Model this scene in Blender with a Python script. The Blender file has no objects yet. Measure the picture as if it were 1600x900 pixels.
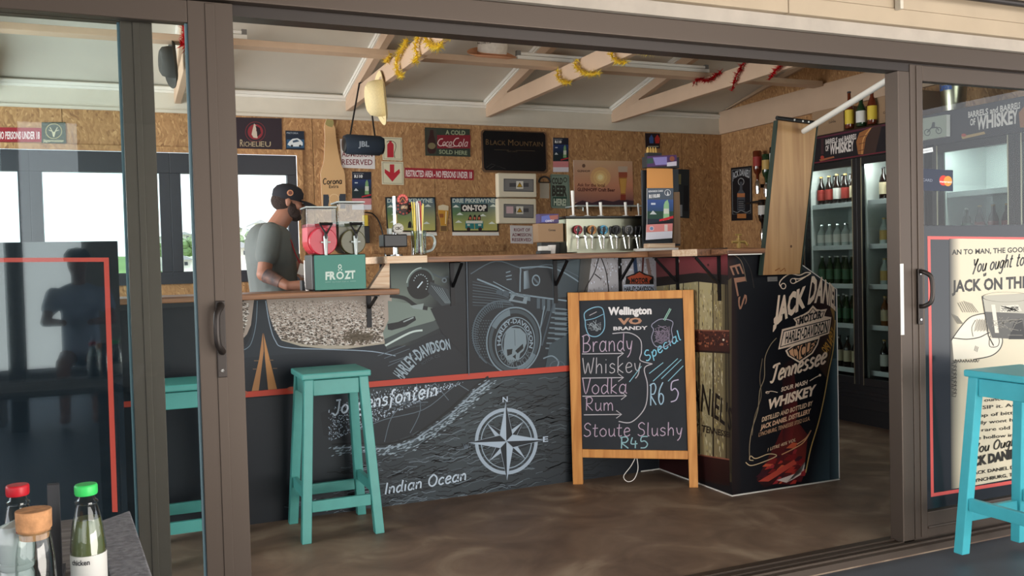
import bpy, bmesh, math, random
import numpy as np
from mathutils import Vector, Matrix
random.seed(7)
SC = bpy.context.scene
COL = SC.collection
# ------------------------------------------------------------------ camera
FPX = 1392.7
YAW, PITCH, ROLL = math.radians(23.195), math.radians(1.6735), math.radians(-1.451)
CAM = Vector((0, 0, 1.22))
CF = Vector((math.sin(YAW)*math.cos(PITCH), math.cos(YAW)*math.cos(PITCH), -math.sin(PITCH)))
r0 = Vector((math.cos(YAW), -math.sin(YAW), 0)); u0 = r0.cross(CF)
CR = r0*math.cos(ROLL) + u0*math.sin(ROLL); CU = -r0*math.sin(ROLL) + u0*math.cos(ROLL)
cam = bpy.data.cameras.new('camera'); cam_o = bpy.data.objects.new('camera', cam); COL.objects.link(cam_o)
cam.sensor_width = 36; cam.lens = FPX*36/1600; cam.clip_start = 0.05; cam.clip_end = 500
m = Matrix.Identity(4)
for i in range(3):
    m[i][0] = CR[i]; m[i][1] = CU[i]; m[i][2] = -CF[i]; m[i][3] = CAM[i]
cam_o.matrix_world = m
SC.camera = cam_o
SC.view_settings.view_transform = 'Standard'; SC.view_settings.look = 'None'
SC.view_settings.gamma = 1; SC.view_settings.use_curve_mapping = False
SC.view_settings.exposure = 0.0
# ------------------------------------------------------------------ sky, sun, big lights
W = bpy.data.worlds.new('sky'); SC.world = W; W.use_nodes = True
nt = W.node_tree; nt.nodes.clear()
wo = nt.nodes.new('ShaderNodeOutputWorld'); bg = nt.nodes.new('ShaderNodeBackground')
tc = nt.nodes.new('ShaderNodeTexCoord'); sx = nt.nodes.new('ShaderNodeSeparateXYZ'); rp = nt.nodes.new('ShaderNodeValToRGB')
nt.links.new(tc.outputs['Generated'], sx.inputs[0]); nt.links.new(sx.outputs['Z'], rp.inputs[0])
rp.color_ramp.elements[0].position = 0.0; rp.color_ramp.elements[0].color = (1, 1, 1, 1)
_e = rp.color_ramp.elements.new(.22); _e.color = (.93, .96, 1, 1)
rp.color_ramp.elements[1].position = 0.7; rp.color_ramp.elements[1].color = (0.5, 0.7, 1, 1)
nt.links.new(rp.outputs[0], bg.inputs[0]); nt.links.new(bg.outputs[0], wo.inputs[0])
bg.inputs[1].default_value = 3.0
def area(name, loc, to, size, power, color=(1, 1, 1)):
    l = bpy.data.lights.new(name, 'AREA'); l.shape = 'RECTANGLE'; l.size = size[0]; l.size_y = size[1]
    l.energy = power; l.color = color
    o = bpy.data.objects.new(name, l); COL.objects.link(o); o.location = loc
    o.rotation_euler = (Vector(to)-Vector(loc)).to_track_quat('-Z', 'Y').to_euler()
    return o
sun = bpy.data.lights.new('sun', 'SUN'); sun.energy = 2.5; sun.angle = 0.02; sun.color = (1, .95, .86)
so = bpy.data.objects.new('sun', sun); COL.objects.link(so); so.rotation_euler = (math.radians(40), math.radians(25), 0)
area('patio_fill', (2.9, -1.6, 2.3), (2.4, 4.5, 1.3), (4.2, 1.2), 85, (1, .95, .88))  # added fill lamp behind the viewer, brightens the doorway and bar
area('paving_fill', (2.9, -.9, .1), (2.4, 5.5, 2.4), (4.2, 1.6), 215, (1, .93, .84))  # added low lamp, imitates light thrown up from the paving onto the ceiling
area('side_fill', (-2.45, 4.9, 1.4), (2.2, 5.0, 2.3), (3.8, 1.5), 245, (.95, .98, 1))  # added fill lamp inside the solid left wall, no window there
# ------------------------------------------------------------------ helpers
def ray(x, y): return CF + CR*((x-800)/FPX) - CU*((y-450)/FPX)
def on(x, y, **k):
    (a, v), = k.items(); i = 'XYZ'.index(a); d = ray(x, y)
    return CAM + d*((v-CAM[i])/d[i])
def onp(x, y, o, n):
    d = ray(x, y); return CAM + d*((o-CAM).dot(n)/d.dot(n))
def lin(c, a=1.0):
    return tuple(((v/255)/12.92 if v/255 <= .04045 else ((v/255+.055)/1.055)**2.4) for v in c[:3]) + (a,)
MATS = {}
def mat(name, c, rough=.6, metal=0, noise=0, scale=20, bump=0, coat=0, stretch=None, trans=0, ior=1.45, alpha=1, emit=0, c2=None):
    if name in MATS: return MATS[name]
    M = bpy.data.materials.new(name); M.use_nodes = True; n = M.node_tree; b = n.nodes['Principled BSDF']
    b.inputs['Base Color'].default_value = lin(c); b.inputs['Roughness'].default_value = rough
    b.inputs['Metallic'].default_value = metal; b.inputs['Coat Weight'].default_value = coat
    b.inputs['Transmission Weight'].default_value = trans; b.inputs['IOR'].default_value = ior
    b.inputs['Alpha'].default_value = alpha
    if emit: b.inputs['Emission Color'].default_value = lin(c); b.inputs['Emission Strength'].default_value = emit
    if noise or bump:
        t = n.nodes.new('ShaderNodeTexCoord'); mp = n.nodes.new('ShaderNodeMapping'); z = n.nodes.new('ShaderNodeTexNoise')
        n.links.new(t.outputs['Object'], mp.inputs[0]); n.links.new(mp.outputs[0], z.inputs['Vector'])
        if stretch: mp.inputs['Scale'].default_value = stretch
        z.inputs['Scale'].default_value = scale; z.inputs['Detail'].default_value = 6
        if noise:
            r = n.nodes.new('ShaderNodeValToRGB'); e = r.color_ramp.elements
            e[0].position = .3; e[1].position = .7
            cc = lin(c2) if c2 else tuple(v*(1-noise) for v in lin(c)[:3])+(1,)
            e[0].color = cc; e[1].color = tuple(min(1, v*(1+noise*.5)) for v in lin(c)[:3])+(1,)
            n.links.new(z.outputs['Fac'], r.inputs[0]); n.links.new(r.outputs[0], b.inputs['Base Color'])
        if bump:
            bp = n.nodes.new('ShaderNodeBump'); bp.inputs['Strength'].default_value = bump; bp.inputs['Distance'].default_value = .01
            n.links.new(z.outputs['Fac'], bp.inputs['Height']); n.links.new(bp.outputs[0], b.inputs['Normal'])
    MATS[name] = M; return M
def glassmat(name, tint=(255, 255, 255), refl=1.0, rough=0.0):
    M = bpy.data.materials.new(name); M.use_nodes = True; n = M.node_tree; n.nodes.clear()
    o = n.nodes.new('ShaderNodeOutputMaterial'); mx = n.nodes.new('ShaderNodeMixShader'); t = n.nodes.new('ShaderNodeBsdfTransparent')
    g = n.nodes.new('ShaderNodeBsdfGlossy'); f = n.nodes.new('ShaderNodeFresnel'); f.inputs[0].default_value = 1.5
    mu = n.nodes.new('ShaderNodeMath'); mu.operation = 'MULTIPLY'; mu.inputs[1].default_value = refl
    t.inputs[0].default_value = lin(tint); g.inputs['Roughness'].default_value = rough
    gm = n.nodes.new('ShaderNodeNewGeometry'); iv = n.nodes.new('ShaderNodeMath'); iv.operation = 'SUBTRACT'; iv.inputs[0].default_value = 1; m3 = n.nodes.new('ShaderNodeMath'); m3.operation = 'MULTIPLY'
    n.links.new(gm.outputs['Backfacing'], iv.inputs[1]); n.links.new(iv.outputs[0], m3.inputs[0]); n.links.new(f.outputs[0], m3.inputs[1]); n.links.new(m3.outputs[0], mu.inputs[0]); n.links.new(mu.outputs[0], mx.inputs[0]); n.links.new(t.outputs[0], mx.inputs[1])
    n.links.new(g.outputs[0], mx.inputs[2]); n.links.new(mx.outputs[0], o.inputs[0]); MATS[name] = M; return M
def woodmat(name, c1, c2, axis=0, scale=6, rough=.55, dist=5, coat=0):
    M = bpy.data.materials.new(name); M.use_nodes = True; n = M.node_tree; b = n.nodes['Principled BSDF']
    t = n.nodes.new('ShaderNodeTexCoord'); mp = n.nodes.new('ShaderNodeMapping'); z = n.nodes.new('ShaderNodeTexNoise'); z2 = n.nodes.new('ShaderNodeTexNoise')
    s = [scale*4]*3; s[axis] = scale*.25; mp.inputs['Scale'].default_value = s
    n.links.new(t.outputs['Object'], mp.inputs[0]); n.links.new(mp.outputs[0], z.inputs['Vector'])
    z.inputs['Scale'].default_value = 1.5; z.inputs['Detail'].default_value = 8; z.inputs['Distortion'].default_value = dist*.2
    r = n.nodes.new('ShaderNodeValToRGB'); r.color_ramp.elements[0].position = .32; r.color_ramp.elements[1].position = .66
    r.color_ramp.elements[0].color = lin(c2); r.color_ramp.elements[1].color = lin(c1)
    n.links.new(z.outputs['Fac'], r.inputs[0]); n.links.new(r.outputs[0], b.inputs['Base Color'])
    b.inputs['Roughness'].default_value = rough; b.inputs['Coat Weight'].default_value = coat
    MATS[name] = M; return M
def osbmat(name, tint=1.0, vert=True):
    M = bpy.data.materials.new(name); M.use_nodes = True; n = M.node_tree; L = n.links; b = n.nodes['Principled BSDF']
    t = n.nodes.new('ShaderNodeTexCoord'); outs = []
    wn = n.nodes.new('ShaderNodeTexNoise'); wn.inputs['Scale'].default_value = 5; L.new(t.outputs['Object'], wn.inputs['Vector'])
    add = n.nodes.new('ShaderNodeVectorMath'); add.operation = 'MULTIPLY_ADD'; L.new(wn.outputs['Color'], add.inputs[0])
    add.inputs[1].default_value = (.12, .12, .12); L.new(t.outputs['Object'], add.inputs[2])
    for i, (rot, sc) in enumerate(((.16, (80, 80, 11)), (-.22, (66, 66, 13)), (.6, (62, 62, 18)))):
        mp = n.nodes.new('ShaderNodeMapping'); mp.vector_type = 'TEXTURE' if 0 else 'POINT'
        mp.inputs['Rotation'].default_value = (rot, rot, 0); mp.inputs['Scale'].default_value = sc
        mp.inputs['Location'].default_value = (i*3.3, i*1.7, i)
        r1 = n.nodes.new('ShaderNodeMapping'); r1.inputs['Rotation'].default_value = (rot, rot, 0)
        L.new(add.outputs[0], r1.inputs[0]); mp.inputs['Rotation'].default_value = (0, 0, 0); L.new(r1.outputs[0], mp.inputs[0])
        v = n.nodes.new('ShaderNodeTexVoronoi'); v.inputs['Scale'].default_value = 1; v.inputs['Randomness'].default_value = 1
        L.new(mp.outputs[0], v.inputs['Vector']); sp = n.nodes.new('ShaderNodeSeparateColor'); L.new(v.outputs['Color'], sp.inputs[0]); outs.append(sp)
    gt = n.nodes.new('ShaderNodeMath'); gt.operation = 'GREATER_THAN'; gt.inputs[1].default_value = .55; L.new(outs[0].outputs[1], gt.inputs[0])
    m1 = n.nodes.new('ShaderNodeMix'); m1.data_type = 'FLOAT'; L.new(gt.outputs[0], m1.inputs[0]); L.new(outs[0].outputs[0], m1.inputs[2]); L.new(outs[1].outputs[0], m1.inputs[3])
    gt2 = n.nodes.new('ShaderNodeMath'); gt2.operation = 'GREATER_THAN'; gt2.inputs[1].default_value = .6; L.new(outs[1].outputs[1], gt2.inputs[0])
    m2 = n.nodes.new('ShaderNodeMix'); m2.data_type = 'FLOAT'; L.new(gt2.outputs[0], m2.inputs[0]); L.new(m1.outputs[0], m2.inputs[2]); L.new(outs[2].outputs[0], m2.inputs[3])
    r = n.nodes.new('ShaderNodeValToRGB'); e = r.color_ramp.elements
    def K(c): return tuple(v*tint for v in lin(c)[:3])+(1,)
    e[0].position = 0; e[0].color = K((142, 100, 62)); e[1].position = 1; e[1].color = K((204, 162, 112))
    for p, c in ((.1, (160, 117, 75)), (.45, (172, 128, 84)), (.85, (184, 140, 93))):
        q = e.new(p); q.color = K(c)
    L.new(m2.outputs[0], r.inputs[0]); L.new(r.outputs[0], b.inputs['Base Color']); b.inputs['Roughness'].default_value = .6
    MATS[name] = M; return M
PRINT = bpy.data.materials.new('print'); PRINT.use_nodes = True
_n = PRINT.node_tree; _a = _n.nodes.new('ShaderNodeAttribute'); _a.attribute_name = 'Col'
_n.links.new(_a.outputs['Color'], _n.nodes['Principled BSDF'].inputs['Base Color']); _n.nodes['Principled BSDF'].inputs['Roughness'].default_value = .5; _n.nodes['Principled BSDF'].inputs['Specular IOR Level'].default_value = .3
PRINTG = PRINT.copy(); PRINTG.name = 'gloss_print'; PRINTG.node_tree.nodes['Principled BSDF'].inputs['Roughness'].default_value = .22
CHALK = PRINT.copy(); CHALK.name = 'chalk'; CHALK.node_tree.nodes['Principled BSDF'].inputs['Roughness'].default_value = .95

OFF = {}
def tag(o, label=None, cat=None, group=None, kind=None):
    if label: o['label'] = label
    if cat: o['category'] = cat
    if group: o['group'] = group
    if kind: o['kind'] = kind
    return o
def thing(name, label, cat, loc=(0, 0, 0), group=None):
    o = bpy.data.objects.new(name, None); COL.objects.link(o); o.location = loc; o.empty_display_size = .05
    OFF[o.name] = Vector(loc); return tag(o, label, cat, group)
class G:
    def __init__(s): s.v = []; s.f = []
    def add(s, v, f):
        k = len(s.v); s.v += [tuple(p) for p in v]; s.f += [tuple(i+k for i in q) for q in f]; return s
    def box(s, x0, x1, y0, y1, z0, z1, M=None):
        v = [Vector((x, y, z)) for z in (z0, z1) for y in (y0, y1) for x in (x0, x1)]
        if M: v = [M @ p for p in v]
        return s.add(v, [(0, 2, 3, 1), (4, 5, 7, 6), (0, 1, 5, 4), (2, 6, 7, 3), (0, 4, 6, 2), (1, 3, 7, 5)])
    def prism(s, pts, vec):
        n = len(pts); vec = Vector(vec); pts = [Vector(p) for p in pts]
        nr = Vector((0, 0, 0))
        for i in range(n): nr += pts[i].cross(pts[(i+1) % n])
        if nr.dot(vec) > 0: pts = pts[::-1]
        v = pts + [p+vec for p in pts]
        return s.add(v, [tuple(range(n)), tuple(range(2*n-1, n-1, -1))] + [(i, i+n, (i+1) % n+n, (i+1) % n) for i in range(n)])
    def bar(s, a, b, w, d, up=(0, 0, 1), w2=None, d2=None):
        a = Vector(a); b = Vector(b); t = (b-a).normalized(); up = Vector(up)
        if abs(t.dot(up)) > .98: up = Vector((0, 1, 0))
        x = t.cross(up).normalized(); y = x.cross(t); w2 = w2 or w; d2 = d2 or d
        v = [p+x*(i*ww/2)+y*(j*dd/2) for p, ww, dd in ((a, w, d), (b, w2, d2)) for i, j in ((-1, -1), (1, -1), (1, 1), (-1, 1))]
        return s.add(v, [(3, 2, 1, 0), (4, 5, 6, 7)] + [(i, (i+1) % 4, (i+1) % 4+4, i+4) for i in range(4)])
    def tube(s, pts, r, n=8, close=False):
        pts = [Vector(p) for p in pts]; rs = r if isinstance(r, (list, tuple)) else [r]*len(pts); k = len(s.v); N = len(pts)
        ref = None
        for i, p in enumerate(pts):
            t = ((pts[(i+1) % N] if close or i < N-1 else p)-(pts[i-1] if close or i > 0 else p)).normalized()
            if ref is None: ref = Vector((0, 0, 1)) if abs(t.z) < .9 else Vector((1, 0, 0))
            x = t.cross(ref).normalized(); y = x.cross(t); ref = y
            for j in range(n):
                a = 2*math.pi*j/n; s.v.append(tuple(p+(x*math.cos(a)+y*math.sin(a))*rs[i]))
        M = N if close else N-1
        for i in range(M):
            for j in range(n):
                a = k+i*n+j; b_ = k+i*n+(j+1) % n; c = k+((i+1) % N)*n+(j+1) % n; d = k+((i+1) % N)*n+j; s.f.append((a, b_, c, d))
        if not close: s.f.append(tuple(k+j for j in range(n-1, -1, -1))); s.f.append(tuple(k+(N-1)*n+j for j in range(n)))
        return s
    def lathe(s, prof, n=16, c=(0, 0, 0), M=None):
        k = len(s.v); c = Vector(c)
        for r, z in prof:
            for j in range(n):
                a = 2*math.pi*j/n; p = Vector((r*math.cos(a), r*math.sin(a), z))
                s.v.append(tuple((M @ p if M else p)+c))
        for i in range(len(prof)-1):
            for j in range(n):
                s.f.append((k+i*n+j, k+i*n+(j+1) % n, k+(i+1)*n+(j+1) % n, k+(i+1)*n+j))
        if prof[0][0] > 1e-5: s.f.append(tuple(k+j for j in range(n-1, -1, -1)))
        if prof[-1][0] > 1e-5: s.f.append(tuple(k+(len(prof)-1)*n+j for j in range(n)))
        return s
    def ell(s, c, rad, n=16, m_=10, R=None):
        prof = [(max(1e-4, math.sin(math.pi*i/m_)), -math.cos(math.pi*i/m_)) for i in range(m_+1)]
        M = Matrix.Diagonal(Vector(rad))
        if R: M = R @ M
        return s.lathe(prof, n, c, M)
def obj(name, g, material, parent=None, smooth=False, bevel=0, label=None, world=True, seg=2):
    me = bpy.data.meshes.new(name); off = Vector((0, 0, 0)); p = parent
    if parent and world: off = OFF.get(parent.name, Vector((0, 0, 0)))
    me.from_pydata([tuple(Vector(v)-off) for v in g.v], [], g.f)
    if isinstance(material, str): material = MATS[material]
    me.materials.append(material)
    if smooth:
        me.polygons.foreach_set('use_smooth', [True]*len(me.polygons)); me.set_sharp_from_angle(angle=math.radians(45))
    me.validate(); me.update()
    o = bpy.data.objects.new(name, me); COL.objects.link(o)
    if parent: o.parent = parent; OFF[o.name] = off
    else: OFF[o.name] = Vector((0, 0, 0))
    if bevel:
        b = o.modifiers.new('bevel', 'BEVEL'); b.width = bevel; b.segments = seg; b.limit_method = 'ANGLE'
    if label: o['label'] = label
    return o
def copy_tree(o, loc=None, parent=None, label=None, group=None):
    c = o.copy(); COL.objects.link(c); OFF[c.name] = OFF.get(o.name, Vector())
    if parent: c.parent = parent
    if loc is not None: c.location = loc
    if label: c['label'] = label
    if group: c['group'] = group
    for ch in list(o.children): copy_tree(ch, None, c)
    return c
# ---- lettering -------------------------------------------------------------
TXT = {}; CAPH = [1]
def text_mesh(s, bold=0.0, space=1.0):
    if CAPH[0] == 1 and s != 'H': CAPH[0] = .999999; CAPH[0] = max(p[1] for p in text_mesh('H')[0])
    k = (s, bold, space)
    if k in TXT: return TXT[k]
    cu = bpy.data.curves.new('t', 'FONT'); cu.body = s; cu.resolution_u = 2; cu.offset = bold; cu.space_character = space
    o = bpy.data.objects.new('t', cu); COL.objects.link(o)
    dg = bpy.context.evaluated_depsgraph_get(); me = bpy.data.meshes.new_from_object(o.evaluated_get(dg))
    v = [(p.co.x, p.co.y) for p in me.vertices]; f = [tuple(p.vertices) for p in me.polygons]
    x0 = min(p[0] for p in v); x1 = max(p[0] for p in v); cap = CAPH[0]
    v = [((x-x0)/(x1-x0), y/cap) for x, y in v]
    bpy.data.objects.remove(o); bpy.data.curves.remove(cu); bpy.data.meshes.remove(me)
    TXT[k] = (v, f); return TXT[k]
SF = {  # single-line letters: width, strokes (cap height 1, x height .6)
'a': (.5, [[(.43,.48),(.27,.6),(.1,.5),(.03,.25),(.12,.03),(.3,.04),(.43,.25)],[(.45,.62),(.43,.12),(.53,.0)]]),
'b': (.5, [[(.08,1),(.08,0)],[(.08,.4),(.3,.6),(.46,.4),(.4,.1),(.2,0),(.08,.12)]]),
'c': (.42, [[(.42,.5),(.25,.6),(.06,.42),(.05,.15),(.22,0),(.42,.1)]]),
'd': (.5, [[(.42,.45),(.25,.58),(.06,.4),(.06,.12),(.2,0),(.42,.2)],[(.46,1),(.43,.2),(.52,0)]]),
'e': (.45, [[(.05,.3),(.4,.38),(.36,.57),(.18,.6),(.04,.35),(.1,.05),(.28,0),(.44,.12)]]),
'f': (.35, [[(.4,.95),(.26,1),(.16,.8),(.14,-.25)],[(0,.55),(.34,.58)]]),
'g': (.5, [[(.44,.5),(.25,.6),(.05,.4),(.08,.12),(.25,.05),(.43,.3),(.45,.58),(.42,-.2),(.25,-.38),(.05,-.25)]]),
'h': (.48, [[(.08,1),(.06,0)],[(.07,.35),(.25,.58),(.4,.45),(.42,0)]]),
'i': (.2, [[(.1,.58),(.1,0)],[(.1,.82),(.12,.86)]]),
'k': (.45, [[(.08,1),(.06,0)],[(.4,.6),(.08,.28),(.42,0)]]),
'l': (.2, [[(.1,1),(.08,.1),(.18,0)]]),
'm': (.7, [[(.06,.58),(.06,0)],[(.06,.38),(.22,.58),(.34,.45),(.35,0)],[(.35,.38),(.5,.58),(.63,.45),(.66,0)]]),
'n': (.48, [[(.06,.58),(.06,0)],[(.06,.35),(.25,.58),(.4,.45),(.42,0)]]),
'o': (.48, [[(.25,.6),(.05,.42),(.05,.15),(.22,0),(.42,.12),(.44,.42),(.25,.6)]]),
'p': (.48, [[(.08,.58),(.05,-.35)],[(.07,.35),(.28,.6),(.44,.42),(.38,.12),(.2,.03),(.07,.18)]]),
'r': (.36, [[(.06,.58),(.07,0)],[(.07,.32),(.2,.55),(.36,.55)]]),
's': (.4, [[(.38,.5),(.2,.6),(.06,.47),(.14,.34),(.34,.24),(.34,.07),(.15,0),(.02,.08)]]),
't': (.36, [[(.18,.9),(.14,.1),(.25,0),(.34,.06)],[(0,.6),(.36,.62)]]),
'u': (.48, [[(.06,.58),(.08,.12),(.22,0),(.4,.2),(.43,.58),(.42,.1),(.5,0)]]),
'w': (.62, [[(.03,.58),(.15,0),(.3,.5),(.45,0),(.6,.6)]]),
'y': (.48, [[(.05,.58),(.12,.2),(.28,.12),(.42,.58)],[(.42,.58),(.3,-.1),(.1,-.38)]]),
'B': (.6, [[(.1,.95),(.1,0)],[(.0,.9),(.35,1),(.52,.8),(.38,.55),(.12,.5),(.4,.48),(.58,.28),(.42,.03),(.05,0)]]),
'C': (.6, [[(.58,.82),(.35,1),(.08,.75),(.04,.3),(.25,0),(.58,.15)]]),
'E': (.5, [[(.5,1),(.1,.95),(.08,.02),(.5,0)],[(.08,.5),(.42,.52)]]),
'G': (.6, [[(.55,.85),(.3,1),(.06,.65),(.08,.2),(.3,0),(.55,.15),(.55,.45),(.35,.45)]]),
'I': (.2, [[(.12,1),(.08,0)]]),
'J': (.5, [[(.15,1),(.5,1)],[(.4,1),(.38,.2),(.2,-.05),(.02,.12)]]),
'L': (.4, [[(.1,1),(.08,0),(.42,.02)]]),
'O': (.7, [[(.35,1),(.06,.7),(.06,.25),(.3,0),(.58,.15),(.64,.65),(.35,1)]]),
'R': (.55, [[(.1,1),(.08,0)],[(.0,.92),(.35,1),(.5,.78),(.35,.52),(.1,.48),(.52,0)]]),
'S': (.5, [[(.48,.85),(.28,1),(.06,.8),(.14,.56),(.4,.42),(.44,.15),(.2,0),(.0,.12)]]),
'T': (.6, [[(.02,.85),(.1,.98),(.6,1)],[(.36,1),(.3,.15),(.15,-.02),(.02,.1)]]),
'V': (.5, [[(.02,1),(.22,0),(.52,1)]]),
'W': (.75, [[(.02,1),(.18,0),(.38,.7),(.55,0),(.76,1)]]),
'Y': (.55, [[(.02,1),(.25,.5),(.5,1)],[(.5,1),(.2,-.15)]]),
'4': (.45, [[(.1,.95),(.02,.4),(.42,.4)],[(.3,.65),(.28,0)]]),
'5': (.5, [[(.5,1),(.12,.97),(.08,.58),(.3,.62),(.48,.35),(.35,.05),(.05,.02)]]),
'6': (.5, [[(.4,1),(.12,.65),(.06,.25),(.22,0),(.42,.12),(.42,.38),(.2,.5),(.07,.3)]]),
"'": (.12, [[(.08,1.05),(.04,.8)]]), ' ': (.3, []), '-': (.3, [[(.02,.35),(.28,.37)]]),
}
def smooth_poly(p, k=4):
    if len(p) < 3: return list(p)
    out = []
    for i in range(len(p)-1):
        p0 = p[max(0, i-1)]; p1 = p[i]; p2 = p[i+1]; p3 = p[min(len(p)-1, i+2)]
        for j in range(k):
            t = j/k
            out.append(tuple(.5*((2*b)+(c-a)*t+(2*a-5*b+4*c-d)*t*t+(-a+3*b-3*c+d)*t**3) for a, b, c, d in zip(p0, p1, p2, p3)))
    out.append(tuple(p[-1])); return out
class Art:
    """flat print on a real plane (point o, outward normal n); shapes are given in the frame of the photograph"""
    def __init__(s, o, n, dz=6e-5, base=.0006, deep=0):
        s.deep = deep
        s.o = Vector(o); s.n = Vector(n).normalized(); s.k = 0; s.dz = dz; s.base = base; s.v = []; s.f = []; s.c = []
    def P(s, x, y): return onp(x, y, s.o, s.n) + s.n*(s.base+s.k*s.dz)
    def raw(s, pts, faces, cols, micro=False):
        if s.deep:
            dk = lambda c: tuple(v*(1-s.deep*(1-v/255))*q_ for v, q_ in zip(c, (.93, 1, 1.1)))
            cols = dk(cols) if not isinstance(cols[0], (tuple, list)) else [dk(c) for c in cols]
        s.k += 1; k = len(s.v); s.v += [s.P(*p) for p in pts]
        if micro:
            for i, q in enumerate(faces):
                for j in q: s.v[k+j] = s.v[k+j] + s.n*((i % 23)*2.4e-6)
        one = not isinstance(cols[0], (tuple, list))
        for q in faces: s.f.append(tuple(i+k for i in q)); s.c.append([lin(cols)]*len(q) if one else [lin(cols[i]) for i in q])
    def poly(s, pts, c): s.raw(pts, [tuple(range(len(pts)))], c); return s
    def grad(s, pts, cols): s.raw(pts, [tuple(range(len(pts)))], cols); return s
    def many(s, polys, c):
        pts = []; fs = []
        for p in polys: fs.append(tuple(range(len(pts), len(pts)+len(p)))); pts += list(p)
        if pts: s.raw(pts, fs, c, True)
        return s
    def rect(s, x0, y0, x1, y1, c): return s.poly([(x0, y0), (x1, y0), (x1, y1), (x0, y1)], c)
    def disc(s, x, y, rx, ry, c, n=32, rot=0):
        R = [(math.cos(2*math.pi*i/n)*rx, math.sin(2*math.pi*i/n)*ry) for i in range(n)]
        return s.poly([(x+a*math.cos(rot)-b*math.sin(rot), y+a*math.sin(rot)+b*math.cos(rot)) for a, b in R], c)
    def ring(s, x, y, rx, ry, w, c, n=48, a0=0, a1=360, rot=0, clip=None):
        pts = []; 
        for i in range(n+1):
            a = math.radians(a0+(a1-a0)*i/n)
            for q in (0, 1):
                X = math.cos(a)*(rx-q*w); Y = math.sin(a)*(ry-q*w*ry/rx)
                P_ = (x+X*math.cos(rot)-Y*math.sin(rot), y+X*math.sin(rot)+Y*math.cos(rot))
                pts.append(clip(P_) if clip else P_)
        s.raw(pts, [(2*i, 2*i+1, 2*i+3, 2*i+2) for i in range(n)], c); return s
    def line(s, pts, w, c, sm=0, taper=0):
        if sm: pts = smooth_poly(pts, sm)
        s.raw(*s._ln(pts, w, taper), c); return s
    def _ln(s, pts, w, taper=0):
        V = []; F = []; n = len(pts)
        for i, p in enumerate(pts):
            a = pts[max(0, i-1)]; b = pts[min(n-1, i+1)]; dx = b[0]-a[0]; dy = b[1]-a[1]; L = math.hypot(dx, dy) or 1
            ww = w*(1-taper*i/(n-1))/2; V += [(p[0]-dy/L*ww, p[1]+dx/L*ww), (p[0]+dy/L*ww, p[1]-dx/L*ww)]
            if i: F.append((2*i-2, 2*i-1, 2*i+1, 2*i))
        return V, F
    def lines(s, pls, w, c, sm=0):
        V = []; F = []
        for p in pls:
            if sm: p = smooth_poly(p, sm)
            if len(p) < 2: continue
            v, f = s._ln(p, w); k = len(V); V += v; F += [tuple(i+k for i in q) for q in f]
        if V: s.raw(V, F, c)
        return s
    def text(s, t, p0, p1, h, c, bold=0.0, slant=0.0, space=1.0, warp=None, top=None, base=None, shade=None):
        v, f = text_mesh(t, bold, space)
        if base: 
            def interp(pl, q):
                q = max(-.02, min(1.02, q))*(len(pl)-1); i = min(len(pl)-2, max(0, int(q))); r = q-i
                return (pl[i][0]*(1-r)+pl[i+1][0]*r, pl[i][1]*(1-r)+pl[i+1][1]*r)
            bs = smooth_poly(base, 6); ts = smooth_poly(top, 6)
            def warp(q, r):
                a = interp(bs, q); b = interp(ts, q); return (a[0]*(1-r)+b[0]*r, a[1]*(1-r)+b[1]*r)
        if not warp:
            dx = p1[0]-p0[0]; dy = p1[1]-p0[1]
            def warp(q, r): return (p0[0]+dx*q+h*slant*r, p0[1]+dy*q-h*r)
        P_ = [warp(q, r) for q, r in v]
        s.raw(P_, f, [shade(*p) for p in P_] if shade else c); return s
    def script(s, t, p0, p1, h, w, c, slant=0, jit=0, top=None):
        tot = sum(SF[ch][0]+.12 for ch in t); x = 0; dx = p1[0]-p0[0]; dy = p1[1]-p0[1]; out = []
        for ch in t:
            wd, st = SF[ch]; jy = random.uniform(-jit, jit)
            for l in st:
                q = []
                for a, b in l:
                    r = (x+a)/tot; q.append((p0[0]+dx*r+h*slant*b, p0[1]+dy*r-h*(b+jy)))
                out.append(smooth_poly(q, 4))
            x += wd+.12
        s.lines(out, w, c); return s
    def obj(s, name, parent, material=PRINT, label=None):
        me = bpy.data.meshes.new(name); off = OFF.get(parent.name, Vector()) if parent else Vector()
        me.from_pydata([tuple(v-off) for v in s.v], [], s.f)
        ca = me.color_attributes.new('Col', 'FLOAT_COLOR', 'CORNER')
        ca.data.foreach_set('color', [x for q in s.c for cc in q for x in cc]); me.materials.append(material)
        # face outwards
        o = bpy.data.objects.new(name, me); COL.objects.link(o)
        if parent: o.parent = parent; OFF[o.name] = off
        if label: o['label'] = label
        return o
# ------------------------------------------------------------------ materials
osbmat('osb', .93); osbmat('osb_dark', .8)
mat('paint_beige', (202, 184, 160), .7, noise=.06, scale=8, bump=.05)
mat('paint_truss', (196, 168, 142), .6, noise=.05, scale=6)
mat('ceiling_white', (205, 199, 186), .8, noise=.04, scale=3)
mat('cornice_white', (226, 222, 212), .6)
mat('plate_cream', (206, 198, 182), .65, noise=.05, scale=7)
mat('header_beige', (180, 162, 138), .7, noise=.06, scale=6)
mat('plaster_grey', (176, 166, 154), .85, noise=.12, scale=9, bump=.3)
mat('aluminium_brown', (84, 73, 65), .45, metal=.5)
mat('aluminium_dark', (60, 54, 51), .4, metal=.5)
mat('rubber_seal', (96, 124, 134), .4)
mat('window_frame_dark', (58, 60, 66), .5, metal=.3)
mat('teal_paint', (78, 156, 150), .42, noise=.06, scale=18, bump=.05)
mat('teal_bright', (70, 178, 192), .4, noise=.05, scale=18, bump=.05)
mat('black_metal', (26, 26, 28), .45, metal=.6)
mat('black_plastic', (24, 24, 26), .4)
mat('dark_panel', (34, 40, 46), .5)
mat('chrome', (215, 215, 215), .12, metal=1)
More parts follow.
